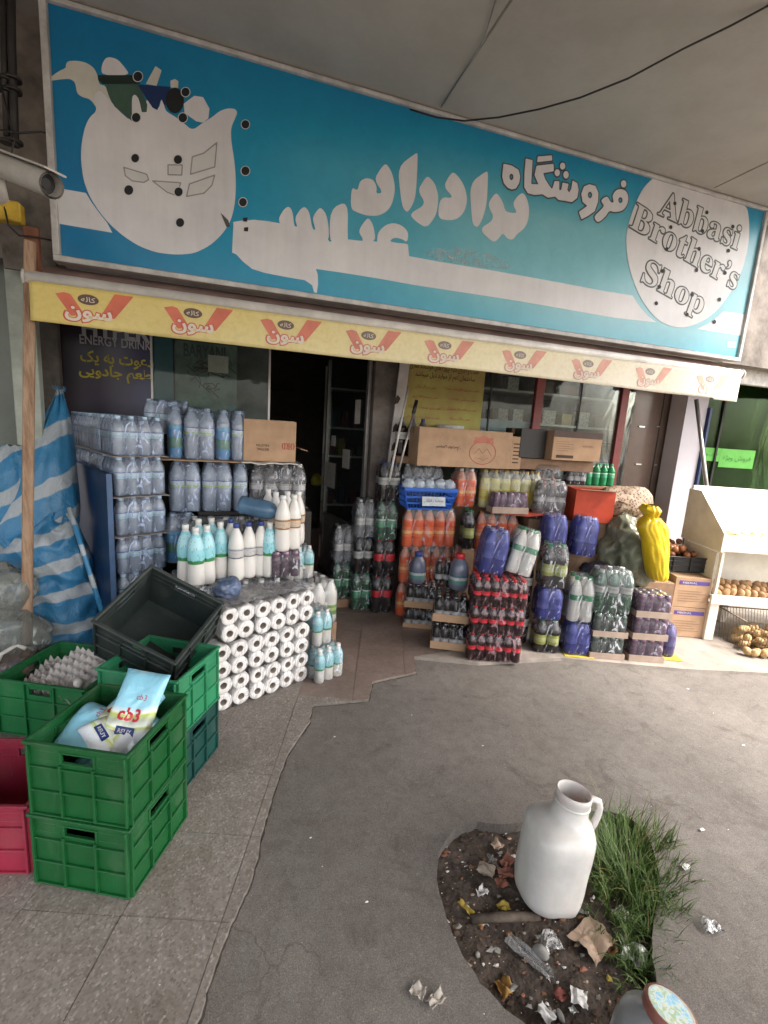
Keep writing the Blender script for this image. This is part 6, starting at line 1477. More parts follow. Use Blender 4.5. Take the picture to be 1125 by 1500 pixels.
mb = MB(); mb.add(vs, fs, 0, True); tag(mb.build('plastic_sheet', film_mat('top_sheet', haze=.30, hi=.75, wr=9, hcol=(.62, .60, .62))), 'hazy crumpled plastic sheet covering the top of the toilet rolls', 'plastic sheet')
mb = MB()
q = onY(470, 800, 3.6); blob('dark_bag', (q.x-.08, 3.3, .02), (.12, .10, .20), mat('dark_bag', (.03, .035, .05), .35, bump=.6, bscale=18), 'dark blue-grey plastic bag standing in the doorway behind the milk', 'bag', 12)

# ================================================================ SACKS, BAGS
def m_sack(nt, N, L, oc, b, ang=1.1, fr=15.5):
    mp = N('ShaderNodeMapping'); mp.inputs['Rotation'].default_value = (0, ang, 0); L(oc, mp.inputs[0]); sx = N('ShaderNodeSeparateXYZ'); L(mp.outputs[0], sx.inputs[0])
    n = noise_n(N, L, oc, 2.5, 3, .5); 
    s = math_n(N, L, 'FRACT', math_n(N, L, 'ADD', math_n(N, L, 'MULTIPLY', sx.outputs[0], fr), math_n(N, L, 'MULTIPLY', n, 1.3)))
    c = ramp(N, L, s, [(0, (.03, .175, .34)), (.60, (.04, .20, .38)), (.63, (.36, .40, .43)), (.97, (.34, .39, .42)), (1, (.03, .175, .34))])
    wv = noise_n(N, L, oc, 160, 2, .5)
    c = mix(N, L, .35, c, ramp(N, L, wv, [(.3, (.7, .7, .72)), (.7, (1.1, 1.1, 1.1))]), 'MULTIPLY')
    bump_n(N, L, b, math_n(N, L, 'ADD', noise_n(N, L, oc, 9, 4, .6, 1.5), math_n(N, L, 'MULTIPLY', wv, .15)), .55, .02); return c
M_SACK = node_mat('striped_sack', lambda nt, N, L, oc, b: m_sack(nt, N, L, oc, b, 2.25, 5.2), .38)
M_SACK2 = node_mat('striped_sack_low', lambda nt, N, L, oc, b: m_sack(nt, N, L, oc, b, 1.80, 5.6), .38)
def loft(name, lv, Y, m, label, cat, ry=.16, seed=0, folds=.02, n=48, wob=6, droop=0, group=None, Yt=None, wn_=3.0):
    """lv: (y, x_left, x_right) outline rows seen at distance Y -> a sack of elliptical section"""
    rows = []
    for i, (py, xl, xr) in enumerate(lv):
        yy = Y if Yt is None else Yt+(Y-Yt)*i/(len(lv)-1)
        a, b = onY(xl, py, yy), onY(xr, py, yy); rows.append(((a.x+b.x)/2, yy, (a.z+b.z)/2, (b.x-a.x)/2))
    # resample
    ts = np.linspace(0, len(rows)-1, 46); A = np.array(rows); R_ = np.array([[np.interp(t, range(len(rows)), A[:, k]) for k in range(4)] for t in ts])
    zb = R_[-1][2]; o = Vector((R_[-1][0], R_[-1][1], zb)); vs = []
    for i, (cx, cyy, cz, hw) in enumerate(R_):
        for k in range(n):
            a = 2*math.pi*k/n; c, s = math.cos(a), math.sin(a)
            f = fnoise((c*1.6, s*1.6+seed, cz*wn_), 1.4, seed); rdg = 1-2*abs(fnoise((c*2.2, s*2.2, cz*wn_*1.3+seed), 1.2, seed))
            q = 1+.10*f
            r2 = min(ry, hw*1.1)
            vs.append((cx+c*hw*q-o.x, cyy+s*r2*q-folds*rdg*(1 if s < .3 else 0)-o.y, cz+folds*.7*fnoise((c*2, s*2, cz*5), 1, seed+4)-o.z))
    fs = [(i*n+k, (i+1)*n+k, (i+1)*n+(k+1) % n, i*n+(k+1) % n) for i in range(len(R_)-1) for k in range(n)]+[tuple(reversed(range(n)))]+[tuple((len(R_)-1)*n+k for k in range(n))]
    mb = MB(); mb.add(vs, fs, 0, True); ob = mb.build(name, m, None, o); return tag(ob, label, cat, group)
loft('striped_sack', [(572,84,92),(585,80,96),(610,68,102),(650,48,108),(700,14,112),(745,-10,118),(775,-18,115),(792,4,104),(800,30,90)], 2.92, M_SACK, 'tall blue sack with pale diagonal stripes tied to a point, leaning by the timber pole', 'sack', ry=.15, seed=2, folds=.022, Yt=3.2)
loft('striped_sack', [(748,70,102),(775,30,118),(800,8,126),(840,0,138),(880,6,146),(920,10,148),(965,20,146),(1010,30,140)], 2.90, M_SACK2, 'lower blue sack with nearly level pale stripes slumped under the tied one', 'sack', ry=.17, seed=7, folds=.04, Yt=2.98, wn_=7)
loft('striped_sack', [(652,8,34),(664,-4,42),(690,-20,52),(740,-30,56),(800,-35,50),(900,-35,46),(1000,-35,46)], 3.0, M_SACK, 'small blue striped sack peeping out left of the timber pole', 'sack', ry=.12, seed=11, folds=.02)
q = onY(87, 573, 3.2); t = MB()
for k in range(26):
    a = random.uniform(0, 6.28); t.bar((q.x, q.y, q.z-.02), (q.x+.03*math.cos(a)+random.uniform(-.01,.01), q.y+.03*math.sin(a), q.z+random.uniform(.0,.035)), .003, .001)
tag(t.build('frayed_knot', M_SACK), 'frayed blue knot tying the tall striped sack shut', 'knot')
p, q = onY(100, 740, 2.78), onY(152, 905, 2.62); mb = MB(); mb.tube([p, p.lerp(q, .5)+Vector((.008, -.02, 0)), q], .012, 8); tag(mb.build('twisted_strap', M_SACK2), 'twisted striped strap hanging from the tall sack towards the crates', 'strap')
M_GBAG = film_mat('grey_bag', tint=(.8, .84, .8), haze=.45, hcol=(.30, .31, .29), hi=.85, wr=9)
M_OLBAG = film_mat('olive_bag', tint=(.55, .60, .46), haze=.60, hcol=(.20, .21, .15), hi=.9, wr=7, rough=.2)
for k, (px, py, Y, r_, lb) in enumerate([(5, 850, 2.66, (.13, .11, .16), 'upper grey translucent bag at the left picture edge by the pole'), (8, 905, 2.60, (.15, .12, .15), 'lower grey translucent bag beside the timber pole'), (20, 945, 2.55, (.10, .10, .10), 'small brownish bag squeezed between pole and green crate')]):
    q = onY(px, py+40, Y); blob('plastic_bag', (q.x, Y, max(.02, q.z-.05)), r_, M_GBAG if k < 2 else film_mat('brown_bag', haze=.6, hcol=(.16, .12, .10), hi=.8, wr=9), lb, 'plastic bag', 20+k*3, freq=3, crease=.16)
mb = MB(); mb.tube([onY(-12, 985, 2.45), onY(2, 958, 2.47), onY(24, 945, 2.5), onY(38, 950, 2.5)], .010, 8); tag(mb.build('bucket_rim', M_WHITEF), 'pale curved bucket rim left of the egg tray crate', 'bucket rim')
q = onY(908, 847, 2.72)
core = blob('bag_contents', (2.97, 2.85, .425), (.13, .10, .17), mat('dark_olive', (.035, .04, .028), .6, var=.3), 'dark goods bulging inside the olive plastic bag', 'goods', 31, crease=.05)
blob('olive_bag', (2.97, 2.80, .42), (.235, .18, .285), M_OLBAG, 'big olive translucent plastic bag slumped between the red box and the yellow bag', 'plastic bag', 30, freq=2.8, crease=.13, sub=5)
blob('dark_bag', (2.60, 2.70, .43), (.14, .10, .10), film_mat('black_film', tint=(.4, .4, .45), haze=.45, hcol=(.03, .03, .045), hi=.55, wr=11), 'crumpled dark plastic bag between the blue detergent and the green bottles', 'plastic bag', 41, freq=4, crease=.2)
M_YBAG = mat('yellow_bag', (.72, .50, .015), .3, coat=.3, var=.1, vscale=5, bump=.9, bscale=18)
loft('yellow_bag', [(739,944,958),(746,940,962),(756,946,959),(764,938,968),(772,935,974),(790,942,974),(815,946,973),(838,950,973),(848,954,971)], 2.55, M_YBAG, 'bright yellow tied plastic bag standing on the violet can trays', 'plastic bag', ry=.075, seed=5, folds=.014, n=72, wn_=3.5)
M_LEO = node_mat('patterned_cloth', lambda nt, N, L, oc, b: (lambda v: (L(oc, v.inputs['Vector']), setattr(v.inputs['Scale'], 'default_value', 55), ramp(N, L, v.outputs['Distance'], [(0, (.03, .02, .015)), (.35, (.06, .035, .02)), (.42, (.26, .18, .12)), (1, (.33, .25, .18))]))[-1])(N('ShaderNodeTexVoronoi')), .7)
q = onY(902, 745, 2.98); blob('patterned_bag', (q.x+.06, 2.98, .93), (.24, .13, .13), M_LEO, 'brown spotted and striped cloth bag behind the red box', 'bag', 51, freq=3, crease=.12)
carton(2.93, 3.0, .5, .42, .22, .42, -20, 'brown carton under the spotted cloth bag', M_CARDD)
# crumpled packets in the blue basket
M_PKT = film_mat('packet_film', haze=.5, hi=.95, wr=20, hcol=(.55, .62, .70))
for k in range(9):
    blob('packet', (1.25+.042*k, 3.28+.05*(k % 2), 1.055), (.045, .035, .045), M_PKT, 'crumpled clear packet heaped in the blue basket', 'packet', 60+k, freq=4, crease=.25, sub=3, group='clear packets in the blue basket')

# ================================================================ STALL
stl = empty('white_stall', (3.52, 2.48, .024), R(RB), 'white painted wooden produce stall with a sloping top tray and lower shelf', 'stall')
M_ST = mat('stall_white', (.74, .69, .60), .5, var=.08, vscale=6, bump=.1); SWd = 1.5
def sb(a, b, n_, bv=.003): mb = MB(); mb.box(a, b); return mb.build(n_, M_ST, stl, bevel=bv)
sb((0, 0, 0), (.07, .05, .30), 'leg'); sb((SWd-.06, 0, 0), (SWd, .05, .30), 'leg'); sb((0.0, .42, 0), (.05, .47, .72), 'leg'); sb((.40, .42, 0), (.45, .47, .36), 'leg')
sb((-.01, -.015, .301), (SWd, .008, .375), 'front_board'); sb((0, .0085, .33), (SWd, .46, .348), 'lower_shelf')
sb((.012, .0, .376), (.035, .03, .72), 'post'); sb((-.006, .03, .376), (.010, .46, .70), 'side_panel')
sb((.01, .455, .35), (SWd, .47, .70), 'back_panel')
sb((-.01, -.015, .721), (SWd, .008, .845), 'front_board'); sb((0, .0085, .74), (SWd, .46, .756), 'upper_shelf')
mb = MB(); mb.add([(-.012, -.015, .715), (-.012, .50, .715), (-.012, .50, 1.14), (-.012, .34, 1.14), (-.012, -.015, .86), (.004, -.015, .715), (.004, .50, .715), (.004, .50, 1.14), (.004, .34, 1.14), (.004, -.015, .86)],
    [(0,4,3,2,1), (5,6,7,8,9), (0,5,9,4), (4,9,8,3), (3,8,7,2), (2,7,6,1), (1,6,5,0)]); mb.build('side_panel', M_ST, stl)
sb((.005, .475, .757), (SWd, .50, 1.17), 'back_panel')
def stl_pt(a, b, z): v = Vector((3.52, 2.48, .024))+Vector((math.cos(R(RB)), math.sin(R(RB)), 0))*a+Vector((-math.sin(R(RB)), math.cos(R(RB)), 0))*b; return (v.x, v.y, v.z+z)
def veg_mesh(name, r_, m, seed, sx=1, sz=.85, sub=2, tip=0):
    bm = bmesh.new(); bmesh.ops.create_icosphere(bm, subdivisions=sub, radius=r_)
    for v in bm.verts:
        p = v.co.normalized(); k = 1+.12*fnoise(p, 1.5, seed); v.co = Vector((v.co.x*sx, v.co.y, v.co.z*sz))*k
        if tip and p.z > .85: v.co.z += tip
    me = bpy.data.meshes.new(name); bm.to_mesh(me); bm.free(); me.materials.append(m)
    for p in me.polygons: p.use_smooth = True
    return me
M_ON = mat('brown_onion', (.28, .11, .05), .35, var=.25, vscale=30); M_POT = mat('potato', (.36, .21, .10), .8, var=.2, vscale=20); M_GIN = mat('ginger', (.45, .30, .14), .75, var=.25, vscale=16); M_PAL = mat('pale_gourd', (.60, .56, .34), .5, var=.15)
ON = [veg_mesh('onion', .026, M_ON, k, sz=.9, tip=.006) for k in range(3)]; PO = [veg_mesh('potato', .034, M_POT, 5+k, sx=1.25) for k in range(3)]
GI = [veg_mesh('potato', .030, M_GIN, 11+k, sx=1.15) for k in range(3)]; PA = [veg_mesh('gourd', .036, M_PAL, 17+k, sx=1.7, sz=.7) for k in range(2)]
rr = lambda: (random.uniform(0, 6), random.uniform(0, 6), random.uniform(0, 6))
for k in range(30):
    a, b = .06+.055*(k % 10)+random.uniform(-.01, .01), .04+.07*(k//10)
    o = link('potato', random.choice(PO), None, stl_pt(a, b, .348+.03+.018*(k//10)+random.uniform(0, .012)), rr()); tag(o, 'brown potato or onion in the heap on the lower shelf of the white stall', 'potato', 'potatoes on the stall shelf')
for k in range(16):
    a, b = .16+.085*(k % 8), .05+.09*(k//8)
    o = link('gourd', random.choice(PA), None, stl_pt(a, b, .756+.075+.014*(k//8)), (0, 0, random.uniform(-.6, .6))); tag(o, 'pale yellow-green vegetable lying in the top tray of the white stall', 'vegetable', 'pale vegetables in the stall tray')
sb((.05, .02, .757), (1.4, .40, .80), 'tray_liner')
# wire basket of potatoes in front
wbp = G(1098, 985)
wb = empty('wire_basket', (3.60, 2.27, .03), R(RB), 'wire basket heaped with pale potatoes under the white stall', 'wire basket')
M_WIRE = mat('wire', (.22, .17, .12), .4, metal=.7); mb = MB()
WX, WY0, WZ = .62, .26, .24
for k in range(27): x = WX*k/26; mb.bar((x*.9+.03, .02, .0), (x, -.03, WZ), .0028); mb.bar((x*.9+.03, WY0-.02, .0), (x, WY0+.03, WZ), .0028)
for k in range(10): y = WY0*k/9; mb.bar((.03, y, 0), (0, y, WZ), .0028); mb.bar((.03+.9*WX, y, 0), (WX, y, WZ), .0028)
for z in (.0, .08, .16): f = z/WZ; mb.bar((.03*(1-f), .02-.05*f, z), (WX-.03*(1-f), .02-.05*f, z), .003)
mb.build('wire_grid', M_WIRE, wb)
mb = MB(); mb.tube([(0,-.03,WZ),(WX,-.03,WZ),(WX,WY0+.03,WZ),(0,WY0+.03,WZ),(0,-.03,WZ)], .005, 6); mb.build('rim', M_WIRE, wb)
mb = MB(); mb.tube([(0,-.03,WZ),(.16,.10,WZ-.05),(.22,.14,WZ-.13)], .004, 6); mb.build('handle', M_WIRE, wb)
for k in range(70):
    a, b = random.uniform(.06, .56), random.uniform(.03, .23); layer = k//24; z = .035+.035*layer
    v = Vector(wb.location)+Matrix.Rotation(R(RB), 3, 'Z') @ Vector((a, b, z)); tag(link('potato', random.choice(GI), None, v, rr()), 'pale knobbly potato in the wire basket', 'potato', 'potatoes in the wire basket')
for k in range(16):
    a = .02+.035*k; v = Vector(wb.location)+Matrix.Rotation(R(RB), 3, 'Z') @ Vector((a, -.06-.02*(k % 2), .028)); tag(link('potato', random.choice(GI), None, v, rr()), 'pale potato spilling along the front of the wire basket', 'potato', 'potatoes in front of the wire basket')
# dark crate of onions on the printed cartons
ms8 = crate_meshes(.40, .30, .12, mat('black_crate', (.02, .019, .018), .5, var=.2), hole=False)
oc_ = (3.20, 2.74, .53); crate(ms8, .40, .30, oc_, RB, 'low black crate of brown onions on top of the printed cartons')
for k in range(95):
    lay = k//26; a, b = random.uniform(.04+.015*lay, .36-.015*lay), random.uniform(.03, .27); v = Vector(oc_)+Matrix.Rotation(R(RB), 3, 'Z') @ Vector((a, b, .04+.042*lay+.02*(b/.3)))
    tag(link('onion', random.choice(ON), None, v, rr()), 'brown onion in the heap in the low black crate', 'onion', 'onions in the black crate')
# small packs under the yellow bag on the ground at right
pack('deterg_s', 1, 2, 2.90, 2.30, .03, RB, 'small navy bottles in film on a yellow sheet beside the violet cans', group='blue detergent packs', fm=FILM_V)
board(2.88, 2.27, .026, .13, .1, RB, 'little yellow sheet under the small navy bottles', mat('yellow_sheet', (.55, .43, .05)), th=.003, cat='plastic sheet', name='plastic_sheet', warp=.001)

# ================================================================ JUG IN THE TREE PIT
JX, JY = 1.015, 1.075
jt = empty('white_jug', (JX, JY, -.035), (R(-3), R(6), R(-14)), 'large empty cream-white plastic jug with an open neck, standing in the tree pit', 'jug')
M_JUG = mat('jug_plastic', (.56, .545, .52), .33, var=.09, vscale=7, sss=.15, coat=.15, bump=.10, bscale=18)
def jug_outer(i, k, n):
    return None
prof = [(.070, .0), (.088, .004), (.104, .022), (.110, .05), (.1115, .09), (.110, .15), (.112, .20), (.1125, .245), (.108, .268), (.094, .286), (.082, .296), (.066, .306), (.058, .322), (.0555, .345), (.0545, .372), (.0575, .375), (.0575, .392), (.0535, .396), (.0505, .392), (.0505, .33), (.058, .30)]
mb = MB(); n = 40; vs = []
def jshift(z):      # the neck sits off centre, towards the handle
    t_ = min(max((z-.25)/.07, 0), 1); t_ = t_*t_*(3-2*t_); return .022*t_
for r_, z in prof:
    for k in range(n):
        a = 2*math.pi*k/n; c, s = math.cos(a), math.sin(a); sq = 1+.045*math.cos(4*a)*(-1)*(1 if z < .29 else 0)
        dent = .004*fnoise((c*2, s*2, z*9))
        vs.append((jshift(z)+c*(r_*sq+dent*(1 if z < .3 else 0)), s*(r_*sq+dent*(1 if z < .3 else 0)), z))
fs = [(i*n+k, i*n+(k+1) % n, (i+1)*n+(k+1) % n, (i+1)*n+k) for i in range(len(prof)-1) for k in range(n)]+[tuple(reversed(range(n)))]
mb.add(vs, fs, 0, True); mb.build('jug_body', M_JUG, jt)
mb = MB(); mb.tube([(.070, 0, .366), (.094, 0, .374), (.114, 0, .368), (.123, 0, .346), (.122, 0, .315), (.115, 0, .285), (.106, 0, .262)], [.010, .0105, .011, .011, .011, .012, .013], 12); mb.build('handle', M_JUG, jt)
mb = MB(); mb.lathe([(.0555, .352), (.0585, .354), (.0585, .360), (.0555, .362)], n, M=Matrix.Translation((.022, 0, 0)), cap=False); mb.build('neck_ring', M_JUG, jt)

# jar with a printed lid at the very front
jb = G(955, 1560, .0); JJ = Vector((1.045, .655, 0))
jj = empty('front_jar', (.935, .590, -.0), (R(-2), R(13), R(0)), 'grey plastic jar with a brown-rimmed pale blue printed lid, nearest of all things', 'jar')
mb = MB(); mb.lathe([(.08,0),(.094,.01),(.098,.03),(.098,.115),(.090,.148),(.066,.172),(.052,.180),(.052,.195)], 28); mb.build('jar_body', mat('jar_grey', (.36, .37, .38), .3, trans=.2, ior=1.3, coat=.3), jj)
mb = MB(); mb.lathe([(.056,.188),(.058,.192),(.058,.208),(.055,.212),(.0005,.212)], 32, cap=False); mb.build('lid', mat('lid_brown', (.24, .09, .07), .4, var=.15), jj)
def m_lid(nt, N, L, oc, b):
    n = noise_n(N, L, oc, 28, 3, .6, 1.5); return ramp(N, L, n, [(.3, (.16, .36, .52)), (.45, (.30, .52, .62)), (.52, (.55, .60, .55)), (.6, (.30, .40, .20)), (.7, (.25, .50, .60))])
flat_poly('lid_print', ell(0, 0, .050, n=32), node_mat('lid_print', m_lid, .4), jj, .2128)
P = np.array(ell(0, 0, .047)); X, Z = np.meshgrid(np.arange(-.055, .055, .0015), np.arange(-.055, .055, .0015)); sdf_mesh('lid_ring', np.abs(poly_sdf(P, X, Z))-.0012, -.055, -.055, .0015, mat('ring_cream', (.55, .5, .42), .5), jj, .2134)

# ================================================================ GRASS AND LITTER
gc = G(925, 1290); rs = random.Random(21)
M_GRASS = mat('grass_green', (.105, .165, .035), .5, var=.35, vscale=9, col2=(.035, .085, .018)); M_GRASSD = mat('grass_dry', (.22, .20, .08), .7, var=.3)
mb = MB()
def blade(x, y, h, az, lean, wd, mi):
    seg = 6; L_, Rr = [], []
    d = Vector((math.cos(az), math.sin(az), 0)); s_ = Vector((-d.y, d.x, 0)); p = Vector((x, y, soil_z(x, y)-.004 if True else 0)); th = R(88)
    for i in range(seg+1):
        t_ = i/seg; w_ = wd*(1-t_)**.8*(.55+.45*min(1, t_*5)); L_.append(p-s_*w_/2); Rr.append(p+s_*w_/2)
        ang = R(90)-lean*(t_**1.25)*1.25-.12; p = p+(d*math.cos(ang)+Vector((0, 0, 1))*math.sin(ang))*(h/seg)
    vs = L_+Rr; k = seg+1; mb.add(vs, [(i, i+k, i+k+1, i+1) for i in range(seg)], mi, True)
tufts = [(G(x, y), r_, n_, h_) for x, y, r_, n_, h_ in [(900,1285,.09,230,.15),(940,1300,.10,260,.13),(885,1245,.07,150,.17),(925,1245,.08,170,.15),(965,1290,.06,120,.11),(900,1345,.07,120,.10),(945,1350,.08,150,.10),(872,1215,.04,50,.16),(950,1395,.06,90,.08),(935,1440,.05,70,.07),(985,1320,.05,70,.08),(960,1230,.06,110,.12),(985,1275,.05,90,.09),(975,1330,.05,80,.08),(905,1205,.05,60,.14),(915,1390,.05,60,.08)]]
for c, r_, n_, h_ in tufts:
    for q_ in range(max(2, n_//9)):
        a = rs.uniform(0, 6.28); q = r_*math.sqrt(rs.random()); cx_, cy_ = c.x+q*math.cos(a), c.y+q*math.sin(a); az0 = rs.uniform(0, 6.28) if rs.random() < .5 else math.atan2(cy_-gc.y, cx_-gc.x)
        for k in range(9):
            x, y = cx_+rs.gauss(0, .008), cy_+rs.gauss(0, .008)
            blade(x, y, h_*rs.uniform(.4, 1.5), az0+rs.uniform(-1.0, 1.0), rs.uniform(.25, 2.1), rs.uniform(.0028, .0062), 1 if rs.random() < .07 else 0)
for px, py, h_, az, ln in [(885,1210,.26,1.7,.9),(890,1200,.30,2.2,1.0),(935,1240,.30,.2,1.5),(930,1230,.28,.5,1.4),(860,1195,.24,1.2,.7),(985,1300,.22,-.8,1.5),(975,1340,.24,-1.3,1.4),(950,1280,.28,-.2,1.7),(920,1260,.26,.0,1.5)]:
    c = G(px, py); blade(c.x, c.y, h_, az, ln, .0045, 1)
tag(mb.build('grass', [M_GRASS, M_GRASSD]), kind='stuff')
def scrap(name, px, py, w_, d_, m, label, seed=0, curl=.012, rot=0, z=None, cat='litter', pts=None, soil=True, group=None, lift=.006):
    p = G(px, py, -.03 if soil else 0); zb = (soil_z(p.x, p.y) if soil else 0)+lift if z is None else z
    cr_, sr_ = math.cos(rot), math.sin(rot); nx, ny = 14, 12
    def f(u, v):
        x, y = (u-.5)*w_, (v-.5)*d_; e = 1+.16*fnoise((u*3, v*3, seed)); 
        x *= e*(1-.25*abs(fnoise((v*4, seed, 0)))); y *= e*(1-.25*abs(fnoise((u*4, seed, 3))))
        return (x, y, curl*(abs(fnoise((u*1.7, v*1.7, seed+.5)))*1.2+.22*abs(fnoise((u*4, v*4, seed)))))
    vs, fs = grid_mesh(nx, ny, f); k = len(vs); mb_ = MB(); mb_.add(vs, fs, 0, False)
    o = mb_.build(name, m, None, (p.x, p.y, zb), rot); sm = o.modifiers.new('s', 'SOLIDIFY'); sm.thickness = .0008; return tag(o, label, cat, group)
M_SCW = mat('scrap_white', (.66, .65, .63), .6, var=.06); M_SCC = mat('scrap_card', (.42, .31, .23), .8, var=.15); M_FOIL = mat('scrap_foil', (.50, .52, .50), .3, metal=.4, var=.2, vscale=30, bump=.5)
M_LEAF = mat('leaf_brown', (.22, .105, .045), .7, var=.3, vscale=25); M_LEAFR = mat('leaf_red', (.30, .12, .08), .7, var=.25); M_YL = mat('leaf_yellow', (.40, .30, .05), .7, var=.2); M_STONE = mat('stone_grey', (.25, .24, .22), .9, var=.2, vscale=20, bump=.4); M_CLRW = film_mat('clear_wrapper', haze=.35, hi=.85, wr=25, hcol=(.45, .45, .44))
scrap('cardboard_scrap', 868, 1375, .125, .10, M_SCC, 'torn brown cardboard scrap below the white jug', 1, .03, .3)
scrap('paper_tag', 707, 1343, .020, .055, M_SCW, 'narrow white paper tag lying on the soil left of the jug', 2, .002, .15)
scrap('clear_wrapper', 805, 1378, .07, .06, M_CLRW, 'crumpled clear wrapper on a grey stone below the jug', 3, .03)
scrap('clear_wrapper', 775, 1400, .035, .15, M_CLRW, 'long twisted clear plastic strip in the dark soil', 4, .02, .5)
scrap('foil_wrapper', 930, 1395, .08, .07, M_FOIL, 'shiny crumpled foil packet at the foot of the grass', 5, .03, .8)
scrap('foil_wrapper', 912, 1340, .05, .05, M_FOIL, 'small silvery foil in the grass near the cardboard scrap', 6, .02, .1)
scrap('foil_wrapper', 1040, 1360, .062, .045, M_CLRW, 'clear wrapper lying on the asphalt right of the pit', 7, .02, -.3, soil=False)
scrap('paper_scrap', 1004, 1272, .035, .022, M_SCW, 'bright white scrap on the asphalt past the grass', 8, .01, .2, soil=False)
scrap('paper_scrap', 1028, 1217, .022, .012, M_SCW, 'small white scrap furthest back on the asphalt', 9, .006, 0, soil=False)
scrap('paper_scrap', 848, 1463, .045, .045, M_SCW, 'white torn paper near the front rim of the pit', 10, .02, .9)
scrap('paper_scrap', 800, 1484, .035, .045, M_SCW, 'white torn paper at the very front of the pit', 11, .016, .4)
scrap('paper_scrap', 706, 1310, .035, .03, M_SCW, 'crumpled white tissue above the paper tag', 12, .03, .4)
scrap('plastic_scrap', 724, 1262, .016, .075, M_CLRW, 'pale bluish plastic sliver in the upper soil', 13, .012, .1)
scrap('cardboard_scrap', 728, 1237, .045, .04, M_SCC, 'beige shard in the upper part of the pit', 14, .015, .5)
scrap('cloth_scrap', 712, 1275, .05, .06, mat('beige_cloth', (.33, .27, .21), .9, var=.2), 'dirty beige scrap next to the red-brown leaves', 15, .02, .8)
scrap('dry_leaf', 742, 1262, .055, .035, M_LEAFR, 'reddish dry leaf beside the jug, upper one', 16, .022, .4, cat='leaf')
scrap('dry_leaf', 740, 1280, .06, .035, M_LEAFR, 'reddish dry leaf beside the jug, middle one', 17, .022, -.2, cat='leaf')
scrap('dry_leaf', 735, 1294, .05, .03, M_LEAFR, 'reddish dry leaf beside the jug, lowest one', 18, .02, .1, cat='leaf')
scrap('dry_leaf', 740, 1440, .045, .045, mat('leaf_ochre', (.36, .20, .05), .7, var=.3), 'curled ochre leaf in the lower soil', 19, .03, .2, cat='leaf')
scrap('dry_leaf', 683, 1330, .02, .06, M_YL, 'yellow blade-shaped leaf at the left side of the pit', 20, .01, .3, cat='leaf')
scrap('dry_leaf', 738, 1326, .04, .03, M_YL, 'mossy yellow leaf beside the paper tag', 21, .02, .1, cat='leaf')
scrap('dry_leaf', 822, 1455, .035, .03, mat('leaf_maroon', (.20, .05, .035), .6), 'dark red leaf near the front of the pit', 22, .015, .2, cat='leaf')
scrap('dry_leaf', 895, 1390, .035, .03, M_LEAF, 'brown leaf at the tip of the cardboard scrap', 23, .02, .2, cat='leaf')
scrap('paper_scrap', 638, 1468, .05, .03, mat('tissue_dirty', (.42, .38, .33), .9, var=.15), 'dirty crumpled tissue on the asphalt left of the pit', 24, .018, .3, soil=False)
scrap('paper_scrap', 612, 1455, .035, .04, mat('tissue_dirty', (.42, .38, .33), .9), 'beige crumpled ball at the left of the dirty tissue', 25, .018, .8, soil=False)
scrap('paper_scrap', 840, 1478, .02, .02, M_FOIL, 'tiny shiny scrap at the front rim of the pit', 26, .01, .1)
for k, (px, py, s_) in enumerate([(792, 1395, .026), (822, 1485, .014), (700, 1395, .008), (805, 1478, .010)]):
    p = G(px, py, -.03); me = veg_mesh('stone', s_, M_STONE, 40+k, sx=1.2, sz=.6); tag(link('stone', me, None, (p.x, p.y, soil_z(p.x, p.y)+s_*.3), rr()), ['rounded grey stone under the clear wrapper', 'brown pebble at the front of the pit', 'little pebble left in the soil', 'small pale pebble near the white papers'][k], 'stone')
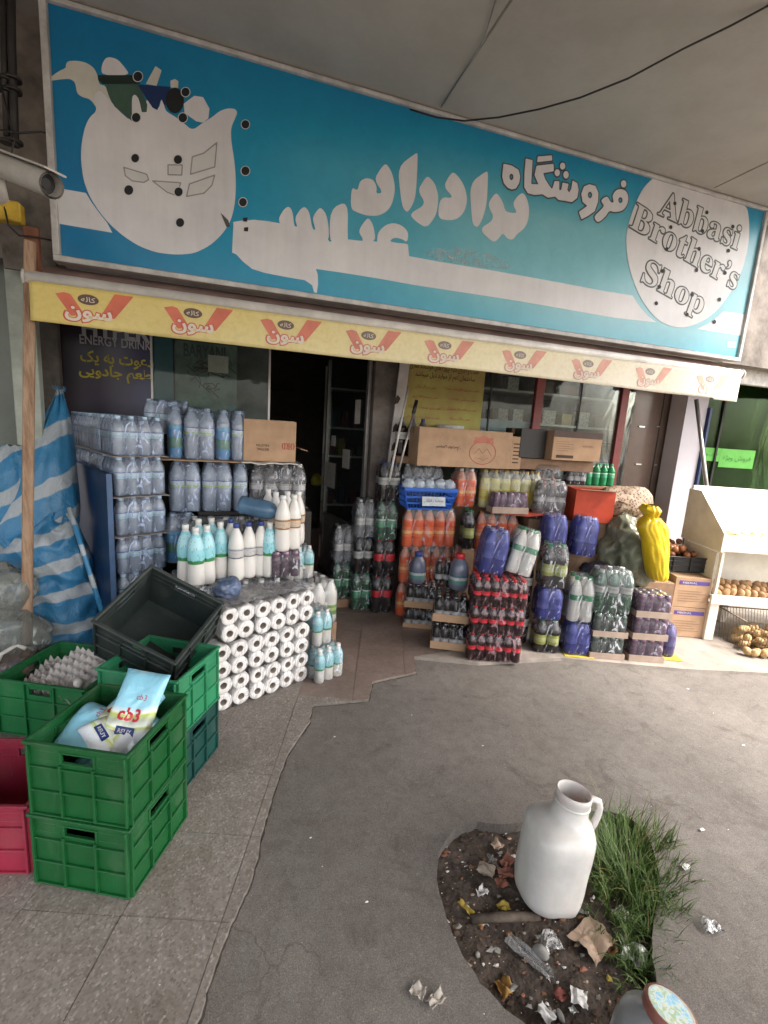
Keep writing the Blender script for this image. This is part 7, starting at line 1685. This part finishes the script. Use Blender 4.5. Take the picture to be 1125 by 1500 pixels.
# stick lying across the pit
p, q = G(690, 1345, -.03), G(790, 1340, -.03); mb = MB(); mb.tube([Vector((p.x, p.y, soil_z(p.x, p.y)+.012)), Vector(((p.x+q.x)/2, (p.y+q.y)/2, soil_z(p.x, p.y)+.014)), Vector((q.x, q.y, soil_z(q.x, q.y)+.012))], [.013, .015, .012], 10)
tag(mb.build('rotten_stick', mat('bark_grey', (.11, .085, .065), .9, var=.35, vscale=14, bump=.6, bscale=30)), 'grey rotten stick lying across the soil up to the jug', 'stick')
# flecks of rubbish nobody could count, in the soil and on the ground
mats_ = [M_SCW, M_LEAF, M_YL, M_STONE, M_SCC, M_LEAFR, mat('mulch', (.07, .045, .03), .9, var=.4, vscale=30)]; mb = MB(); rs = random.Random(77)
def flake(x, y, z, s_, mi):
    a = rs.uniform(0, 6.28); pts = []
    for k in range(5): b = a+k*1.256+rs.uniform(-.3, .3); r_ = s_*rs.uniform(.5, 1.1); pts.append((x+r_*math.cos(b), y+r_*.7*math.sin(b), z+rs.uniform(0, s_*.5)))
    mb.add(pts+[(x, y, z+s_*.5)], [(k, (k+1) % 5, 5) for k in range(5)], mi)
def inpit(x, y):
    c = False
    for (x1, y1), (x2, y2) in zip(pit2, pit2[1:]+pit2[:1]):
        if (y1 > y) != (y2 > y) and x < (x2-x1)*(y-y1)/(y2-y1)+x1: c = not c
    return c
for k in range(2200):
    x, y = rs.uniform(px0, px1), rs.uniform(py0, py1)
    if inpit(x, y): flake(x, y, soil_z(x, y)+.001, rs.choice([.002, .003, .004, .006, .009, .014])*rs.uniform(.6, 1.2), rs.choices(range(7), [2.6, 5, .5, 5, 3.5, 2.5, 15])[0])
tag(mb.build('small_litter', mats_), kind='stuff')
mb = MB()
for k in range(150):
    p = G(rs.uniform(200, 1125), 1000+500*rs.random()**.8); 
    if not inpit(p.x, p.y): flake(p.x, p.y, .018 if p.x < .1 else .0006, rs.choice([.0012, .0015, .002, .003]), rs.choices(range(6), [4, 2, 1, 2, 2, 1])[0])
for px, py, s_ in [(1008,1010,.012),(1088,1092,.012),(707,1093,.009),(603,1048,.006),(490,1080,.007),(537,1322,.009),(455,1228,.005),(1045,1045,.006)]: p = G(px, py); flake(p.x, p.y, .001, s_, 0)
tag(mb.build('ground_flecks', mats_), kind='stuff')
# thin crack lines beside the asphalt edge
p = G(520, 1325)
